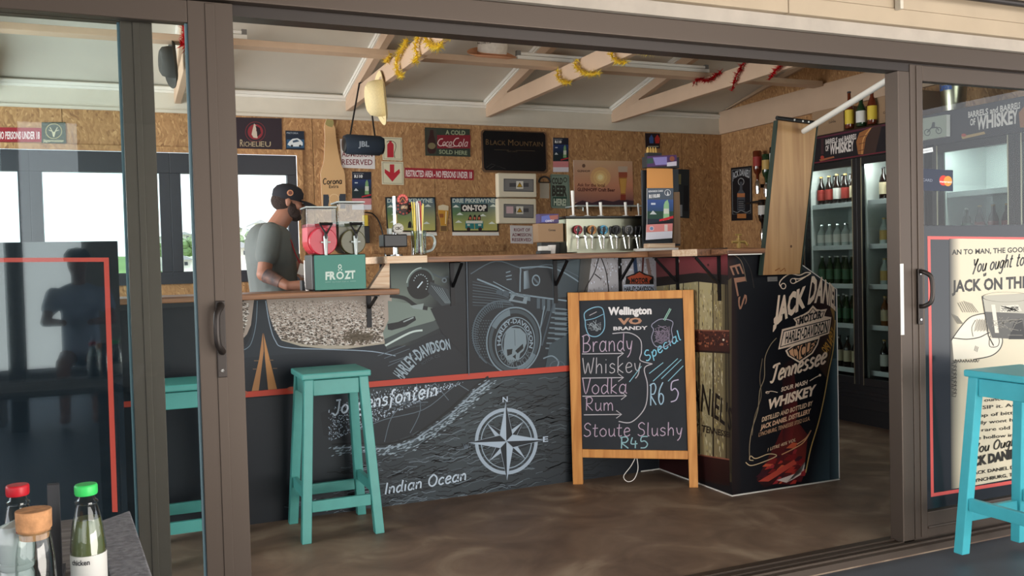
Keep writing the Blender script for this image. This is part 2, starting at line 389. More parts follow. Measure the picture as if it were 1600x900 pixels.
mat('steel', (172, 170, 150), .3, metal=1, noise=.05, scale=3)
mat('steel_dark', (70, 70, 70), .35, metal=.9)
mat('white_plastic', (228, 226, 220), .5)
mat('cream_plastic', (222, 212, 188), .5)
mat('grey_plastic', (120, 118, 116), .4)
mat('cardboard', (150, 122, 94), .85, noise=.06, scale=5)
mat('cork', (206, 150, 104), .85, noise=.35, scale=60, bump=.3)
mat('paper_white', (232, 228, 222), .8)
mat('sign_metal', (60, 60, 62), .5, metal=.3)
mat('patio_floor', (82, 88, 96), .5, noise=.15, scale=4)
woodmat('counter_wood', (142, 98, 64), (78, 48, 30), 0, 8, .5, 5, 0)
woodmat('counter_wood_y', (124, 86, 60), (80, 52, 36), 1, 8, .4)
woodmat('light_wood', (226, 204, 176), (200, 160, 126), 0, 10, .6)
woodmat('chalk_frame_wood', (214, 152, 82), (186, 120, 56), 2, 5, .5)
woodmat('plank_wood', (178, 138, 92), (154, 112, 70), 2, 4, .5)
woodmat('pole_wood', (140, 112, 84), (110, 84, 60), 2, 6, .6)
glassmat('door_glass', (244, 249, 249), .95); glassmat('fridge_glass', (226, 232, 230), .6)
def floormat():
    M = mat('floor_concrete', (98, 78, 64), .38, noise=.3, scale=2.2, c2=(66, 52, 43)); n = M.node_tree; b = n.nodes['Principled BSDF']
    t = n.nodes.new('ShaderNodeTexCoord'); z = n.nodes.new('ShaderNodeTexNoise'); z.inputs['Scale'].default_value = 5; z.inputs['Detail'].default_value = 8
    n.links.new(t.outputs['Object'], z.inputs['Vector']); mr = n.nodes.new('ShaderNodeMapRange'); mr.inputs[3].default_value = .34; mr.inputs[4].default_value = .7
    n.links.new(z.outputs['Fac'], mr.inputs[0]); n.links.new(mr.outputs[0], b.inputs['Roughness'])
    z2 = n.nodes.new('ShaderNodeTexNoise'); z2.inputs['Scale'].default_value = 2.4; z2.inputs['Detail'].default_value = 10; z2.inputs['Distortion'].default_value = 1.5
    n.links.new(t.outputs['Object'], z2.inputs['Vector']); r = n.nodes.new('ShaderNodeValToRGB'); e = r.color_ramp.elements
    e[0].position = .3; e[0].color = lin((98, 80, 68)); e[1].position = .74; e[1].color = lin((158, 140, 120)); q = e.new(.52); q.color = lin((122, 102, 86))
    n.links.new(z2.outputs['Fac'], r.inputs[0]); n.links.new(r.outputs[0], b.inputs['Base Color'])
floormat()
# ------------------------------------------------------------------ the room
YB, XR, YD = 7.1, 5.27, 2.75
XL = -2.6
ZT = 2.385     # top of the boards on the back wall
YRIDGE, ZR = 4.95, 3.04
def ceilz(y): return 2.585 + (YB-y)*.2126 if y > YRIDGE else 2.585 + (YB-YRIDGE)*.2126 - (YRIDGE-y)*.2126
def S(name, g, m_, **k): o = obj(name, g, m_, **k); o['kind'] = 'structure'; return o
S('floor', G().box(XL, XR, YD-.05, YB+.1, -.08, 0), 'floor_concrete')
S('patio_floor', G().box(-7, 9, -7, YD-.05, -.12, -.03), 'patio_floor')
wx0, wx1, wz0, wz1 = -2.3, 1.23, 1.17, 2.093
wb = S('wall_back', G().box(XL, wx0-.06, YB, YB+.1, 0, 3.2).box(wx0-.06, wx1+.06, YB, YB+.1, 0, wz0-.06).box(wx0-.06, wx1+.06, YB, YB+.1, wz1+.06, 3.2).box(wx1+.06, XR+.1, YB, YB+.1, 0, 3.2), 'osb_dark')
xs = [XL, -1.6, -.4, .78, 1.36, 2.36, 3.58, 4.8, XR]
for a, b in zip(xs[:-1], xs[1:]):
    if b <= 1.2:
        S_ = obj('osb_sheet', G().box(a+.002, b-.002, YB-.02, YB-.001, wz1+.03, ZT), 'osb', wb); obj('osb_sheet', G().box(a+.002, b-.002, YB-.02, YB-.001, 0, wz0-.03), 'osb', wb)
    elif a < 1.2:
        obj('osb_sheet', G().box(a+.002, b-.002, YB-.02, YB-.001, wz1+.03, ZT), 'osb', wb); obj('osb_sheet', G().box(a+.002, b-.002, YB-.02, YB-.001, 0, wz0-.03), 'osb', wb)
        obj('osb_sheet', G().box(wx1+.045, b-.002, YB-.019, YB-.001, wz0-.03, wz1+.03), 'osb', wb)
    else:
        obj('osb_sheet', G().box(a+.002, b-.002, YB-.02, YB-.001, 0, ZT), 'osb', wb)
# wooden trim round the window, dado rail
S('trim_1', G().box(wx0-.07, wx1+.045, YB-.04, YB-.019, wz1, wz1+.042).box(wx1, wx1+.045, YB-.04, YB-.019, 0.9, wz1), 'osb', bevel=.002)
S('trim_2', G().box(1.8, 2.95, YB-.045, YB-.019, 1.315, 1.375), 'osb_dark')
# wall plate under the ceiling
S('trim_3', G().box(XL, XR, YB-.03, YB, ZT, 2.585), 'plate_cream', bevel=.003)
S('trim_4', G().box(XL, XR, YB-.045, YB-.03, ZT, ZT+.02), 'plate_cream')
nails = obj('nail_marks', G(), 'grey_plastic') if 0 else None
# windows in the back wall
def window(n, x0, x1, z0, z1):
    w = thing('window_%d' % n, '', '', ((x0+x1)/2, YB, z0)); w['kind'] = 'structure'
    for k in ('label', 'category'):
        if k in w: del w[k]
    f = .075
    obj('frame', G().box(x0, x1, YB-.01, YB+.06, z1-.15, z1).box(x0, x1, YB-.01, YB+.06, z0, z0+.04).box(x0, x0+f, YB-.01, YB+.06, z0+.04, z1-.15).box(x1-f, x1, YB-.01, YB+.06, z0+.04, z1-.15), 'window_frame_dark', w, bevel=.003)
    obj('pane', G().box(x0+f, x1-f, YB+.02, YB+.026, z0+.04, z1-.15), 'door_glass', w)
    obj('sill', G().box(x0, x1, YB-.045, YB-.011, z0-.05, z0+.005), 'window_frame_dark', w)
window(1, .3, wx1, wz0, wz1); window(2, -.62, .3, wz0, wz1); window(3, -1.55, -.62, wz0, wz1); window(4, wx0, -1.55, wz0, wz1)
# right wall
wr = S('wall_right', G().box(XR, XR+.1, YD+.1, YB+.1, 0, 3.3), 'osb_dark')
for a, b in ((YB-.02, 5.9), (5.9, 4.7), (4.7, 3.5), (3.5, YD+.1)):
    obj('osb_sheet', G().box(XR-.02, XR-.001, b+.002, a-.002, 0, ZT), 'osb', wr)
for a, b in ((YB-.03, 4.98), (4.98, YD+.1)):
    g = G().prism([(XR-.018, a-.002, 2.6), (XR-.018, b+.002, 2.6), (XR-.018, b+.002, ceilz(b)), (XR-.018, a-.002, ceilz(a))], (.017, 0, 0)); obj('osb_gable_sheet', g, 'osb', wr)
S('trim_5', G().box(XR-.05, XR-.019, YD+.1, YB-.03, ZT, 2.6), 'paint_truss', bevel=.003)  # darker truss paint instead of plate cream puts the shade into this fascia
S('trim_6', G().prism([(XR-.048, YB-.12, 2.601), (XR-.048, YRIDGE, ceilz(YRIDGE)-.1), (XR-.048, YRIDGE, ceilz(YRIDGE)-.002), (XR-.048, YB-.12, 2.607)], (.028, 0, 0)), 'paint_truss')
S('wall_left', G().box(XL-.1, XL, YD+.1, YB+.1, 0, 3.2), 'osb_dark')
# ceiling: two slopes
cg = G()
cg.prism([(XL, YB+.1, ceilz(YB+.1)), (XL, YRIDGE, ceilz(YRIDGE)), (XL, YRIDGE, ceilz(YRIDGE)+.05), (XL, YB+.1, ceilz(YB+.1)+.05)], (XR-XL+.1, 0, 0))
cg.prism([(XL, YRIDGE, ceilz(YRIDGE)), (XL, YD-.2, ceilz(YD-.2)), (XL, YD-.2, ceilz(YD-.2)+.05), (XL, YRIDGE, ceilz(YRIDGE)+.05)], (XR-XL+.1, 0, 0))
S('ceiling', cg, 'ceiling_white')
# roof trusses
TX = [-.93, .35, 1.63, 2.83, 4.05]
for i, x in enumerate(TX):
    t = thing('roof_truss', ['beige roof truss seen furthest left behind the glass doors', 'beige roof truss behind the left glass door with red tinsel and a dark hat', 'beige roof truss with gold tinsel from which the straw hat and speaker hang', 'beige roof truss in the middle wrapped in gold tinsel', 'beige roof truss nearest the drinks fridges, wrapped in red tinsel'][i], 'roof truss', (x, YB, ZT), 'roof trusses')
    w = .045; yf = YD+.12
    obj('bottom_chord', G().box(x, x+w, yf, YB-.03, 2.455, 2.575), 'paint_truss', t, bevel=.003)
    for s_, (ya, yb) in enumerate(((YB-.03, YRIDGE), (yf, YRIDGE))):
        za, zb = ceilz(ya), ceilz(yb)
        z0 = 2.5 if s_ == 0 else za-.1
        obj('top_chord', G().prism([(x-.002, ya, za-.1), (x-.002, yb, zb-.13), (x-.002, yb, zb), (x-.002, ya, za)], (w+.004, 0, 0)), 'paint_truss', t)
        obj('cornice', G().prism([(x-.022, ya, za-.026), (x-.022, yb, zb-.026), (x-.022, yb, zb-.001), (x-.022, ya, za-.001)], (.02, 0, 0)).prism([(x-.014, ya, za-.042), (x-.014, yb, zb-.042), (x-.014, yb, zb-.027), (x-.014, ya, za-.027)], (.012, 0, 0)), 'cornice_white', t)
    obj('strut', G().box(x+.001, x+w-.001, 5.02, 5.10, 2.575, ceilz(5.06)-.08), 'paint_truss', t)
    obj('heel_block', G().prism([(x-.001, YB-.031, 2.455), (x-.001, YB-.031, 2.585), (x-.001, YB-.5, 2.60), (x-.001, YB-.5, 2.575)], (w+.002, 0, 0)), 'paint_truss', t)
S('trim_7', G().box(XL, XR-.05, YB-.055, YB-.03, 2.548, 2.572).box(XL, XR-.05, YB-.045, YB-.03, 2.53, 2.547), 'cornice_white')
# batten carrying the light fittings
yb1 = on(700, 84, Z=2.62)[1]
b = tag(obj('ceiling_batten', G().box(XL, XR-.06, yb1, yb1+.11, 2.58, 2.62), 'paint_truss', bevel=.003), 'long beige board lying across the roof trusses', 'batten')
for (pa, pb, lab) in (((806, 85), (1105, 108), 'slim strip light on the batten right of the middle truss'), ((335, 46), (385, 50), 'slim strip light on the batten beside the left door frame')):
    a = on(*pa, Y=yb1+.05); c = on(*pb, Y=yb1+.05); z = 2.622
    t = thing('strip_light', lab, 'light fitting', (a.x, yb1+.05, z))
    obj('housing', G().box(a.x, c.x, yb1+.02, yb1+.07, z, z+.03), 'white_plastic', t, bevel=.003)
    obj('tube', G().tube([(a.x+.03, yb1+.045, z+.046), (c.x-.03, yb1+.045, z+.046)], .013), 'paper_white', t, smooth=True)
    obj('lamp_holder', G().box(a.x, a.x+.03, yb1+.03, yb1+.06, z+.03, z+.065), 'grey_plastic', t); obj('lamp_holder', G().box(c.x-.03, c.x, yb1+.03, yb1+.06, z+.03, z+.065), 'grey_plastic', t)

# ------------------------------------------------------------------ door wall
DX0, DX1 = -2.6, 6.2
hd = S('trim_8', G().box(DX0, DX1, YD-.03, YD+.09, 2.0, 2.075), 'aluminium_brown', bevel=.004)
S('trim_9', G().box(DX0, DX1, YD+.004, YD+.07, 1.9655, 1.9995), 'aluminium_dark')
S('trim_10', G().box(DX0, DX1, YD-.05, YD+.1, 2.0755, 2.125), 'plaster_grey')
for z0, z1, p in ((2.126, 2.19, .075), (2.192, 2.5, .07), (2.502, 2.9, .065)):
    S('trim_11' if z0 < 2.15 else ('trim_12' if z0 < 2.3 else 'trim_13'), G().box(DX0, 2.3, YD-p, YD+.1, z0, z1).box(2.303, DX1, YD-p, YD+.1, z0, z1), 'header_beige', bevel=.003)
p_ = on(1408, 14, Y=YD-.1)
t = thing('pipe_clip', 'small cream clamp holding the pipe above the door head', 'clamp', p_)
obj('body', G().box(p_.x-.008, p_.x+.008, YD-.105, YD-.0755, p_.z, p_.z+.07).box(p_.x-.014, p_.x+.02, YD-.11, YD-.0755, p_.z+.045, p_.z+.055), 'plate_cream', t, bevel=.002)
q_ = on(1600, 14, Y=YD-.12); tag(obj('pipe', G().tube([(p_.x-.9, YD-.125, q_.z+.018), (q_.x+1.4, YD-.125, q_.z+.018)], .014, 12), 'aluminium_dark', smooth=True), 'dark pipe running along the boards at the top right', 'pipe')
# threshold track
S('trim_15', G().box(DX0, DX1, YD-.06, YD+.1, -.02, .006).box(DX0, DX1, YD-.035, YD-.028, .006, .014).box(DX0, DX1, YD+.0, YD+.007, .006, .014).box(DX0, DX1, YD+.045, YD+.052, .006, .014), 'aluminium_brown')
def handle(parent, x, z0, z1, y, sgn, mname='aluminium_dark'):
    h = obj('handle_plate', G().box(x-.013, x+.013, y-.006, y, z0, z1), mname, parent, bevel=.002)
    zt, zb = z1-.012, z0+.075
    pts = smooth_poly([(x, y, zt), (x-.0, y-.03, zt-.004), (x+sgn*.014, y-.05, zt-.03), (x+sgn*.014, y-.05, zb+.03), (x, y-.03, zb+.004), (x, y, zb)], 5)
    obj('grip', G().tube(pts, .0095, 10), mname, h, smooth=True)
    obj('screw', G().tube([(x, y-.008, z0+.02), (x, y-.005, z0+.02)], .005).tube([(x, y-.008, z1-.02), (x, y-.005, z1-.02)], .005), 'chrome', h)
def sash(n, label_, x0, x1, y, sl, sr, decal=None):
    d = thing('door_%d' % n, None, None, ((x0+x1)/2, y, 0)); d['kind'] = 'structure'
    obj('stile', G().box(x0, x0+sl, y-.02, y+.02, .012, 1.995).box(x0+sl*.45, x0+sl*.55, y-.024, y-.02, .02, 1.99), 'aluminium_brown', d, bevel=.003)
    obj('stile', G().box(x1-sr, x1, y-.02, y+.02, .012, 1.995).box(x1-sr*.62, x1-sr*.4, y-.024, y-.02, .02, 1.99), 'aluminium_brown', d, bevel=.003)
    obj('top_rail', G().box(x0+sl, x1-sr, y-.02, y+.02, 1.93, 1.995), 'aluminium_brown', d, bevel=.003)
    obj('bottom_rail', G().box(x0+sl, x1-sr, y-.02, y+.02, .012, .12).box(x0+sl, x1-sr, y-.026, y-.02, .05, .06), 'aluminium_brown', d, bevel=.003)
    obj('glass', G().box(x0+sl, x1-sr, y-.003, y+.003, .12, 1.93), 'door_glass', d)
    obj('seal', G().box(x0+sl, x0+sl+.008, y-.008, y+.008, .12, 1.93).box(x1-sr-.008, x1-sr, y-.008, y+.008, .12, 1.93), 'rubber_seal', d)
    return d
d1 = sash(1, '', -1.6, on(378, 450, Y=YD-.02)[0], YD-.0, .07, .125)
xh = on(345, 500, Y=YD-.03)[0]
handle(d1, xh, on(345, 590, Y=YD-.03)[2], on(345, 470, Y=YD-.03)[2], YD-.024, -1)
d2 = sash(2, '', -2.0, on(252, 450, Y=YD+.045)[0], YD+.045, .07, .085)
# right door
xa = on(1435, 450, Y=YD+.02)[0]
d3 = sash(3, '', xa-.055, 5.3, YD+.02, .07, .07)
handle(d3, on(1438, 450, Y=YD)[0]-.01, on(1430, 507, Y=YD)[2], on(1430, 420, Y=YD)[2], YD-.005, 1)
xj = on(1407, 450, Y=YD)[0]
S('trim_16', G().box(xj, xa-.058, YD+.0, YD+.07, .006, 1.965), 'aluminium_brown', bevel=.003)
obj('strike_plate', G().box(xj-.002, xj+.014, YD-.004, YD+.0, on(1412, 523, Y=YD)[2], on(1412, 412, Y=YD)[2]), 'white_plastic', d3)
# the wall beyond the doors
S('wall_front', G().box(5.3, 6.2, YD, YD+.1, 0, 2.0), 'plaster_grey')
# ------------------------------------------------------------------ bar counter
YM, XB, YJ = 4.385, 2.78, 3.71
bar = thing('bar_counter', 'long L-shaped bar counter fronted with printed motorcycle and whiskey panels', 'bar counter', (.9, 4.4, 0))
obj('front_panel', G().box(-2.4, XB, YM, YM+.016, .005, 1.075), 'dark_panel', bar)
obj('upper_front_panel', G().box(1.16, XB, YM, YM+.016, 1.0755, 1.226), 'dark_panel', bar)
obj('barrel_panel', G().box(XB, XB+.016, YJ+.016, YM, .005, 1.226), 'dark_panel', bar)
JT = [on(x, y, Y=YJ) for x, y in ((1225, 402), (1305, 452), (1313, 750))]
xr_ = on(1309, 600, Y=YJ)[0]
obj('end_panel', G().prism([(XB, YJ, .005), (xr_, YJ, .005), (xr_, YJ, JT[1].z), (JT[0].x+.02, YJ, 1.222), (XB, YJ, 1.222)], (0, .016, 0)), 'dark_panel', bar)
obj('panel_edge', G().tube([(xr_, YJ-.001, .01), (xr_, YJ-.001, JT[1].z), (JT[0].x+.02, YJ-.001, 1.223)], .003, 5), 'white_plastic', bar)
obj('floor_trim', G().box(-2.4, XB-.003, YM-.006, YM-.0005, 0, .006).box(XB-.006, XB-.0005, YJ, YM-.006, 0, .006).box(XB-.006, xr_, YJ-.006, YJ-.0005, 0, .006), 'white_plastic', bar)
# worktops
low = tag(obj('lower_worktop', G().box(-2.2, 1.206, 4.2, 4.56, 1.0765, 1.1035), 'counter_wood', bevel=.004), 'lower wooden bar top where the slush machine stands', 'worktop')
zu = 1.228
t = thing('upper_worktop', 'high wooden bar top carrying the beer taps', 'worktop', (2, 4.2, zu))
obj('plank', G().box(1.35, 2.618, 4.2, 4.75, zu, zu+.03), 'counter_wood', t, bevel=.003)
obj('plank', G().box(2.62, 2.98, 3.745, 4.75, zu-.002, zu+.034), 'counter_wood_y', t, bevel=.003)
obj('plank', G().box(2.70, on(1190, 393, Y=3.63)[0], 3.60, 3.744, zu+.003, zu+.03), 'counter_wood', t, bevel=.003)
obj('end_block', G().box(1.147, 1.349, 4.195, 4.75, zu, zu+.035), 'light_wood', t, bevel=.002, label='pale end-grain block at the left end')
a = on(1052, 398, X=2.62)
obj('end_block', G().box(2.612, 2.619, 3.745, a.y, zu-.001, zu+.033), 'light_wood', t, label='freshly cut pale facing strip')
obj('edge_strip', G().box(2.70, on(1190, 393, Y=3.60)[0], 3.596, 3.60, zu-.002, zu+.003), 'white_plastic', t)
# wedge cheek at the left end of the high top
q = [on(x, y, Y=4.19) for x, y in ((602, 411), (609, 411), (609, 450), (578, 450), (590, 425))]
tag(obj('end_cheek', G().prism([(p.x, 4.3, p.z) for p in (on(603, 411, Y=4.3), on(609, 411, Y=4.3), on(609, 451, Y=4.3), on(577, 451, Y=4.3))], (0, .05, 0)), 'light_wood', bevel=.002), 'pale wooden wedge joining the low bar top to the high one', 'wedge')
def bracket(px0, ytop, ybot, z_top, lab, wall='main', diag=True, fl=1, grp='black shelf brackets under the bar top'):
    if wall == 'main':
        p = on(px0, ytop+20, Y=YM-.01); x = p.x; zb = on(px0, ybot, Y=YM-.01)[2]
        t = thing('shelf_bracket', lab, 'bracket', (x, YM, z_top), grp)
        obj('upright', G().box(x-.012, x+.012, YM-.008, YM-.001, zb, z_top), 'black_metal', t)
        obj('arm', G().box(x-.012, x+.012, YM-.17, YM-.008, z_top-.006, z_top-.0005), 'black_metal', t)
        if diag: obj('brace', G().bar((x, YM-.155, z_top-.008), (x, YM-.012, zb+.1), .012, .012), 'black_metal', t)
    else:
        p = on(px0, ytop+20, X=XB-.01); y = p.y; zb = on(px0, ybot, X=XB-.01)[2]
        t = thing('shelf_bracket', lab, 'bracket', (XB, y, z_top), grp)
        obj('upright', G().box(XB-.008, XB-.001, y-.012, y+.012, zb, z_top), 'black_metal', t)
        obj('arm', G().box(XB-.155, XB-.008, y-.012, y+.012, z_top-.006, z_top-.0005), 'black_metal', t)
        obj('brace', G().bar((XB-.145, y, z_top-.008), (XB-.012, y, zb+.09), .012, .012), 'black_metal', t)
bracket(577, 460, 512, 1.0765, 'black bracket under the lower bar top behind the teal stool')
bracket(371, 468, 522, 1.0765, 'black bracket under the lower bar top beside the left door frame')
bracket(707, 408, 478, zu, 'black bracket above the gauge on the motorcycle print')
bracket(868, 404, 474, zu, 'black bracket just left of the chalkboard top')
bracket(969, 402, 466, zu, 'black bracket behind the top edge of the chalkboard')
bracket(1057, 400, 465, zu-.002, 'black bracket over the barrel print beside the chalkboard', 'b')
bracket(1122, 398, 470, zu-.002, 'black bracket over the barrel print nearest its outer corner', 'b')
# ------------------------------------------------------------------ mural on the front panel
def base_y(x): return 822-.1408*(x-380)+3
def stripe_y(x): return 617-.0815*(x-374)
A = Art((0, YM, 0), (0, -1, 0), deep=.48)
A.poly([(150, 488), (606, 460), (608, 408.5), (1023, 400), (1029, base_y(1031)+1), (150, base_y(150))], (36, 42, 49))
# desert
des = [(366, 470), (425, 468), (610, 455), (640, 475), (600, 538), (560, 542), (480, 542), (438, 530), (424, 505), (418, 474), (396, 474), (388, 520), (366, 545)]
A.poly([(408, 468), (610, 458), (636, 480), (602, 537), (560, 541), (480, 541), (438, 529), (424, 505), (416, 470)], (196, 176, 156))
A.poly([(366, 472), (397, 468), (392, 508), (386, 522), (366, 545)], (190, 170, 150))
def ins(x, y): return (y > 470-(x-420)*.07 and y < 540-max(0, (438-x))*1.2 and x > 422+(y < 500)*0 and x < 600-max(0, y-520)*.3)
for c, n, a, b_ in (((222, 208, 190), 700, 2.6, 1.2), ((134, 116, 98), 1100, 2.2, 1.3), ((236, 222, 204), 420, 3, 1.1), ((104, 88, 72), 620, 2.2, 1.5)):
    P_ = []
    for i in range(n):
        x = random.uniform(420, 602); y = 470+random.random()**1.0*72
        if not ins(x, y): continue
        k = .5+(y-465)/75; w = random.uniform(.6, a)*k; h = random.uniform(.5, b_)*k
        P_.append([(x-w, y), (x-w*.3, y-h), (x+w*.5, y-h*.8), (x+w, y+.3*h), (x, y+h*.7)])
    for i in range(n//9):
        x = random.uniform(368, 388); y = random.uniform(474, 540)
        if x > 392-(y-474)*.25: continue
        P_.append([(x-2, y), (x, y-1.3), (x+2.4, y), (x, y+1.2)])
    A.many(P_, c)
A.many([[(x_+560, y_+526), (x_+563+random.uniform(-3, 5), y_+524), (x_+561, y_+529)] for x_, y_ in [(random.gauss(0, 11), random.gauss(0, 5)) for i in range(260)]], (120, 102, 78))
A.poly([(436, 529), (480, 539), (560, 540), (600, 534), (640, 510), (640, 519), (604, 541), (560, 545), (480, 545), (438, 535)], (196, 180, 156))
# road
A.poly([(398, 468), (416, 466), (420, 490), (428, 515), (440, 532), (470, 541), (520, 546), (640, 548), (700, 520), (728, 500), (728, 584), (366, 614), (366, 548), (384, 540), (392, 524), (396, 500)], (52, 62, 68))
A.grad([(366, 560), (520, 548), (728, 520), (728, 586), (366, 615)], [(44, 54, 61), (46, 56, 63), (36, 41, 48), (33, 38, 45), (36, 44, 52)])
A.line([(402, 470), (400, 505), (394, 532), (386, 544), (366, 552)], 1.1, (140, 150, 152), 5)
A.line([(415, 470), (421, 505), (430, 532), (446, 543), (520, 546), (580, 549), (618, 556)], 1.3, (176, 182, 184), 5)
A.poly([(410.5, 520), (412, 548), (404, 612), (393, 612), (405, 560)], (196, 146, 96)); A.poly([(411.5, 520), (421, 560), (433, 609), (419, 610), (414, 560)], (204, 152, 96))
for x, y in ((401, 563), (399, 576), (424, 562), (430, 575)): A.rect(x-4, y, x+3, y+1.2, (150, 120, 90))
A.lines([[(600, 560), (640, 545)], [(606, 572), (660, 548)], [(590, 556), (660, 530)], [(608, 566), (690, 540)]], .9, (120, 128, 130))
# motorcycle parts
A.grad([(609, 409), (728, 409), (728, 500), (640, 540), (600, 540), (612, 470)], [(70, 84, 76), (30, 36, 42), (33, 38, 45), (52, 60, 60), (120, 116, 100), (150, 155, 138)])
A.poly([(606, 470), (640, 474), (680, 482), (690, 494), (660, 512), (640, 520), (602, 536), (598, 520), (607, 500)], (150, 156, 140))
A.poly([(600, 530), (640, 512), (690, 498), (692, 510), (650, 530), (604, 546)], (92, 98, 92)); A.line([(602, 540), (640, 520), (660, 516)], 3, (214, 216, 200), 5)
A.poly([(605, 506), (622, 503), (634, 498), (648, 494), (650, 500), (634, 510), (612, 516), (606, 515)], (34, 38, 40)); A.line([(630, 503), (646, 496)], 2, (176, 178, 168))
A.line([(609, 462), (632, 466), (650, 478), (668, 482)], 6, (24, 27, 30), 6); A.poly([(640, 478), (662, 474), (660, 484), (646, 482)], (168, 172, 160))
A.disc(657, 443, 21, 25, (16, 18, 20), rot=.35); A.ring(657, 443, 21, 25, 2.5, (120, 130, 120), rot=.35, a0=150, a1=330); A.ring(657, 443, 22, 26, 1.5, (200, 205, 190), rot=.35, a0=165, a1=250)
for i in range(12):
    a_ = math.radians(200+i*18); A.disc(657+11*math.cos(a_), 443+14*math.sin(a_), 1.0, 1.0, (190, 196, 190), 6)
A.line([(652, 450), (660, 440)], 2, (220, 222, 215))
A.poly([(672, 440), (700, 452), (706, 476), (690, 478), (668, 456)], (74, 80, 80)); A.lines([[(674+k*4, 446+k), (696+k*2, 474)] for k in range(5)], .9, (150, 156, 152))
A.line([(676, 428), (690, 434), (700, 432)], 2.5, (96, 104, 104), 4); A.disc(694, 438, 4, 4, (130, 138, 136)); A.disc(694, 438, 2, 2, (30, 34, 38))
A.poly([(672, 482), (728, 470), (728, 560), (690, 520)], (30, 35, 42))
A.text('HARLEY-DAVIDSON', 0, 0, 0, (176, 182, 180), bold=.03, base=[(629, 594), (642, 577), (660, 560), (680, 550), (704, 545)], top=[(614, 583), (628, 564), (650, 545), (676, 534), (701, 530)])
A.text('MOTOR CO', 0, 0, 0, (92, 98, 100), base=[(660, 571), (672, 563), (688, 557)], top=[(657, 567), (670, 559), (686, 553)])
# engine half
A.grad([(731, 408), (918, 400), (922, 572), (733, 587)], [(30, 36, 43), (72, 82, 84), (48, 58, 64), (28, 34, 41)])
L1, L2, D_ = (150, 160, 160), (108, 118, 120), (24, 28, 33)
A.poly([(800, 424), (815, 416), (870, 414), (905, 440), (905, 470), (870, 470), (812, 458)], (40, 46, 50))
A.grad([(862, 414), (918, 402), (918, 460), (864, 466)], [(96, 106, 106), (110, 120, 118), (60, 70, 74), (84, 94, 96)])
A.line([(735, 428), (775, 408), (820, 420), (862, 414), (915, 438)], 1.6, L2, 5); A.line([(812, 456), (813, 424), (818, 418), (868, 420), (918, 450)], 2, L1, 4)
A.grad([(818, 424), (825, 422), (828, 450), (818, 452)], [(170, 178, 176), (90, 96, 98), (60, 66, 70), (150, 160, 160)])
A.ring(837, 438, 6.5, 9, 1.6, L1); A.line([(833, 434), (841, 443)], 3, L2)
A.line([(790, 426), (797, 424)], 1.6, L1); A.line([(790, 432), (799, 430)], 1.6, L1); A.line([(791, 437), (799, 436)], 1.6, L1)
for i in range(9):
    A.line([(738, 440+i*4.6), (770+i*2, 447+i*4), (788+i*2, 456+i*3)], 1.2, L2 if i % 2 else (84, 94, 98), 3)
A.line([(745, 436), (775, 448), (800, 458), (885, 470)], 2.4, L1, 4); A.line([(770, 440), (812, 462)], 1.4, L1)
for i in range(5): A.poly([(776+i*11, 452+i*2.2), (784+i*11, 453+i*2.2), (784+i*11, 461+i*2.4), (774+i*11, 459+i*2.4)], (128, 138, 138) if i > 1 else (90, 100, 104))
A.poly([(800, 460), (824, 464), (822, 475), (794, 470)], (150, 158, 156)); A.poly([(804, 462), (818, 465), (816, 471), (800, 468)], (58, 66, 70))
for i in range(4): A.rect(838+i*8, 466+i, 843+i*8, 482+i*2, (104, 114, 116))
A.line([(850, 478), (838, 545)], 2, L1); A.line([(864, 474), (846, 540)], 2.4, (90, 100, 104)); A.line([(856, 476), (842, 520)], 1, L2)
for i in range(8): A.line([(866, 482+i*8), (886, 484+i*8), (884, 489+i*8), (862-i*1.5, 488+i*8)], 2.2, (132, 142, 142), 3); 
A.poly([(858, 538), (890, 520), (890, 575), (850, 580)], (84, 96, 98))
A.line([(848, 560), (862, 556), (872, 566), (866, 580)], 2, L1, 4); A.ring(870, 572, 12, 9, 1.5, L2)
# air filter mesh and badge
A.ring(782, 522, 45, 53, 2, L2, a0=120, a1=290); A.ring(786, 524, 45, 52, 1.4, (80, 90, 94), a0=110, a1=290)
ms = []
for i in range(28):
    a_ = math.radians(150+i*4.6); ms.append([(782+36*math.cos(a_), 524+43*math.sin(a_)), (780+44*math.cos(a_), 522+51*math.sin(a_))])
A.lines(ms, 1.5, (100, 110, 112))
A.many([[(745+(i % 7)*4+(i//7 % 2)*2, 500+(i//7)*4.4), (748+(i % 7)*4+(i//7 % 2)*2, 500+(i//7)*4.4), (747+(i % 7)*4+(i//7 % 2)*2, 502.4+(i//7)*4.4)] for i in range(98)], (92, 102, 104))
A.disc(802, 532, 43, 53, (30, 35, 40), 56, .15); A.ring(802, 532, 43, 53, 2, L1, 60, rot=.15); A.ring(802, 532, 39, 49, 5, (86, 96, 98), 60, rot=.15)
A.ring(802, 532, 40, 50, 8, (132, 142, 142), 20, a0=200, a1=250, rot=.15); A.ring(802, 532, 40, 50, 8, (132, 142, 142), 20, a0=20, a1=70, rot=.15)
A.ring(804, 535, 31, 40, 1.4, L1, 60, rot=.15); A.disc(804, 535, 29.5, 38.5, (40, 46, 52), 56, .15); A.ring(804, 536, 21, 28, 1.2, L1, 60, rot=.15)
def arcw(cx, cy, rx, ry, a0, a1, h):
    def w(s_, t_):
        a_ = math.radians(a0+(a1-a0)*s_); k = 1+h*t_
        return (cx+rx*k*math.cos(a_), cy+ry*k*math.sin(a_))
    return w
A.text('HARLEY-DAVIDSON', 0, 0, 0, (170, 178, 178), bold=.02, warp=arcw(804, 535, 22.5, 30, 172, 375, .24))
A.text('MOTOR CYCLES', 0, 0, 0, (120, 128, 128), bold=.01, warp=arcw(804, 535, 29.0, 38, 158, 25, -.24))
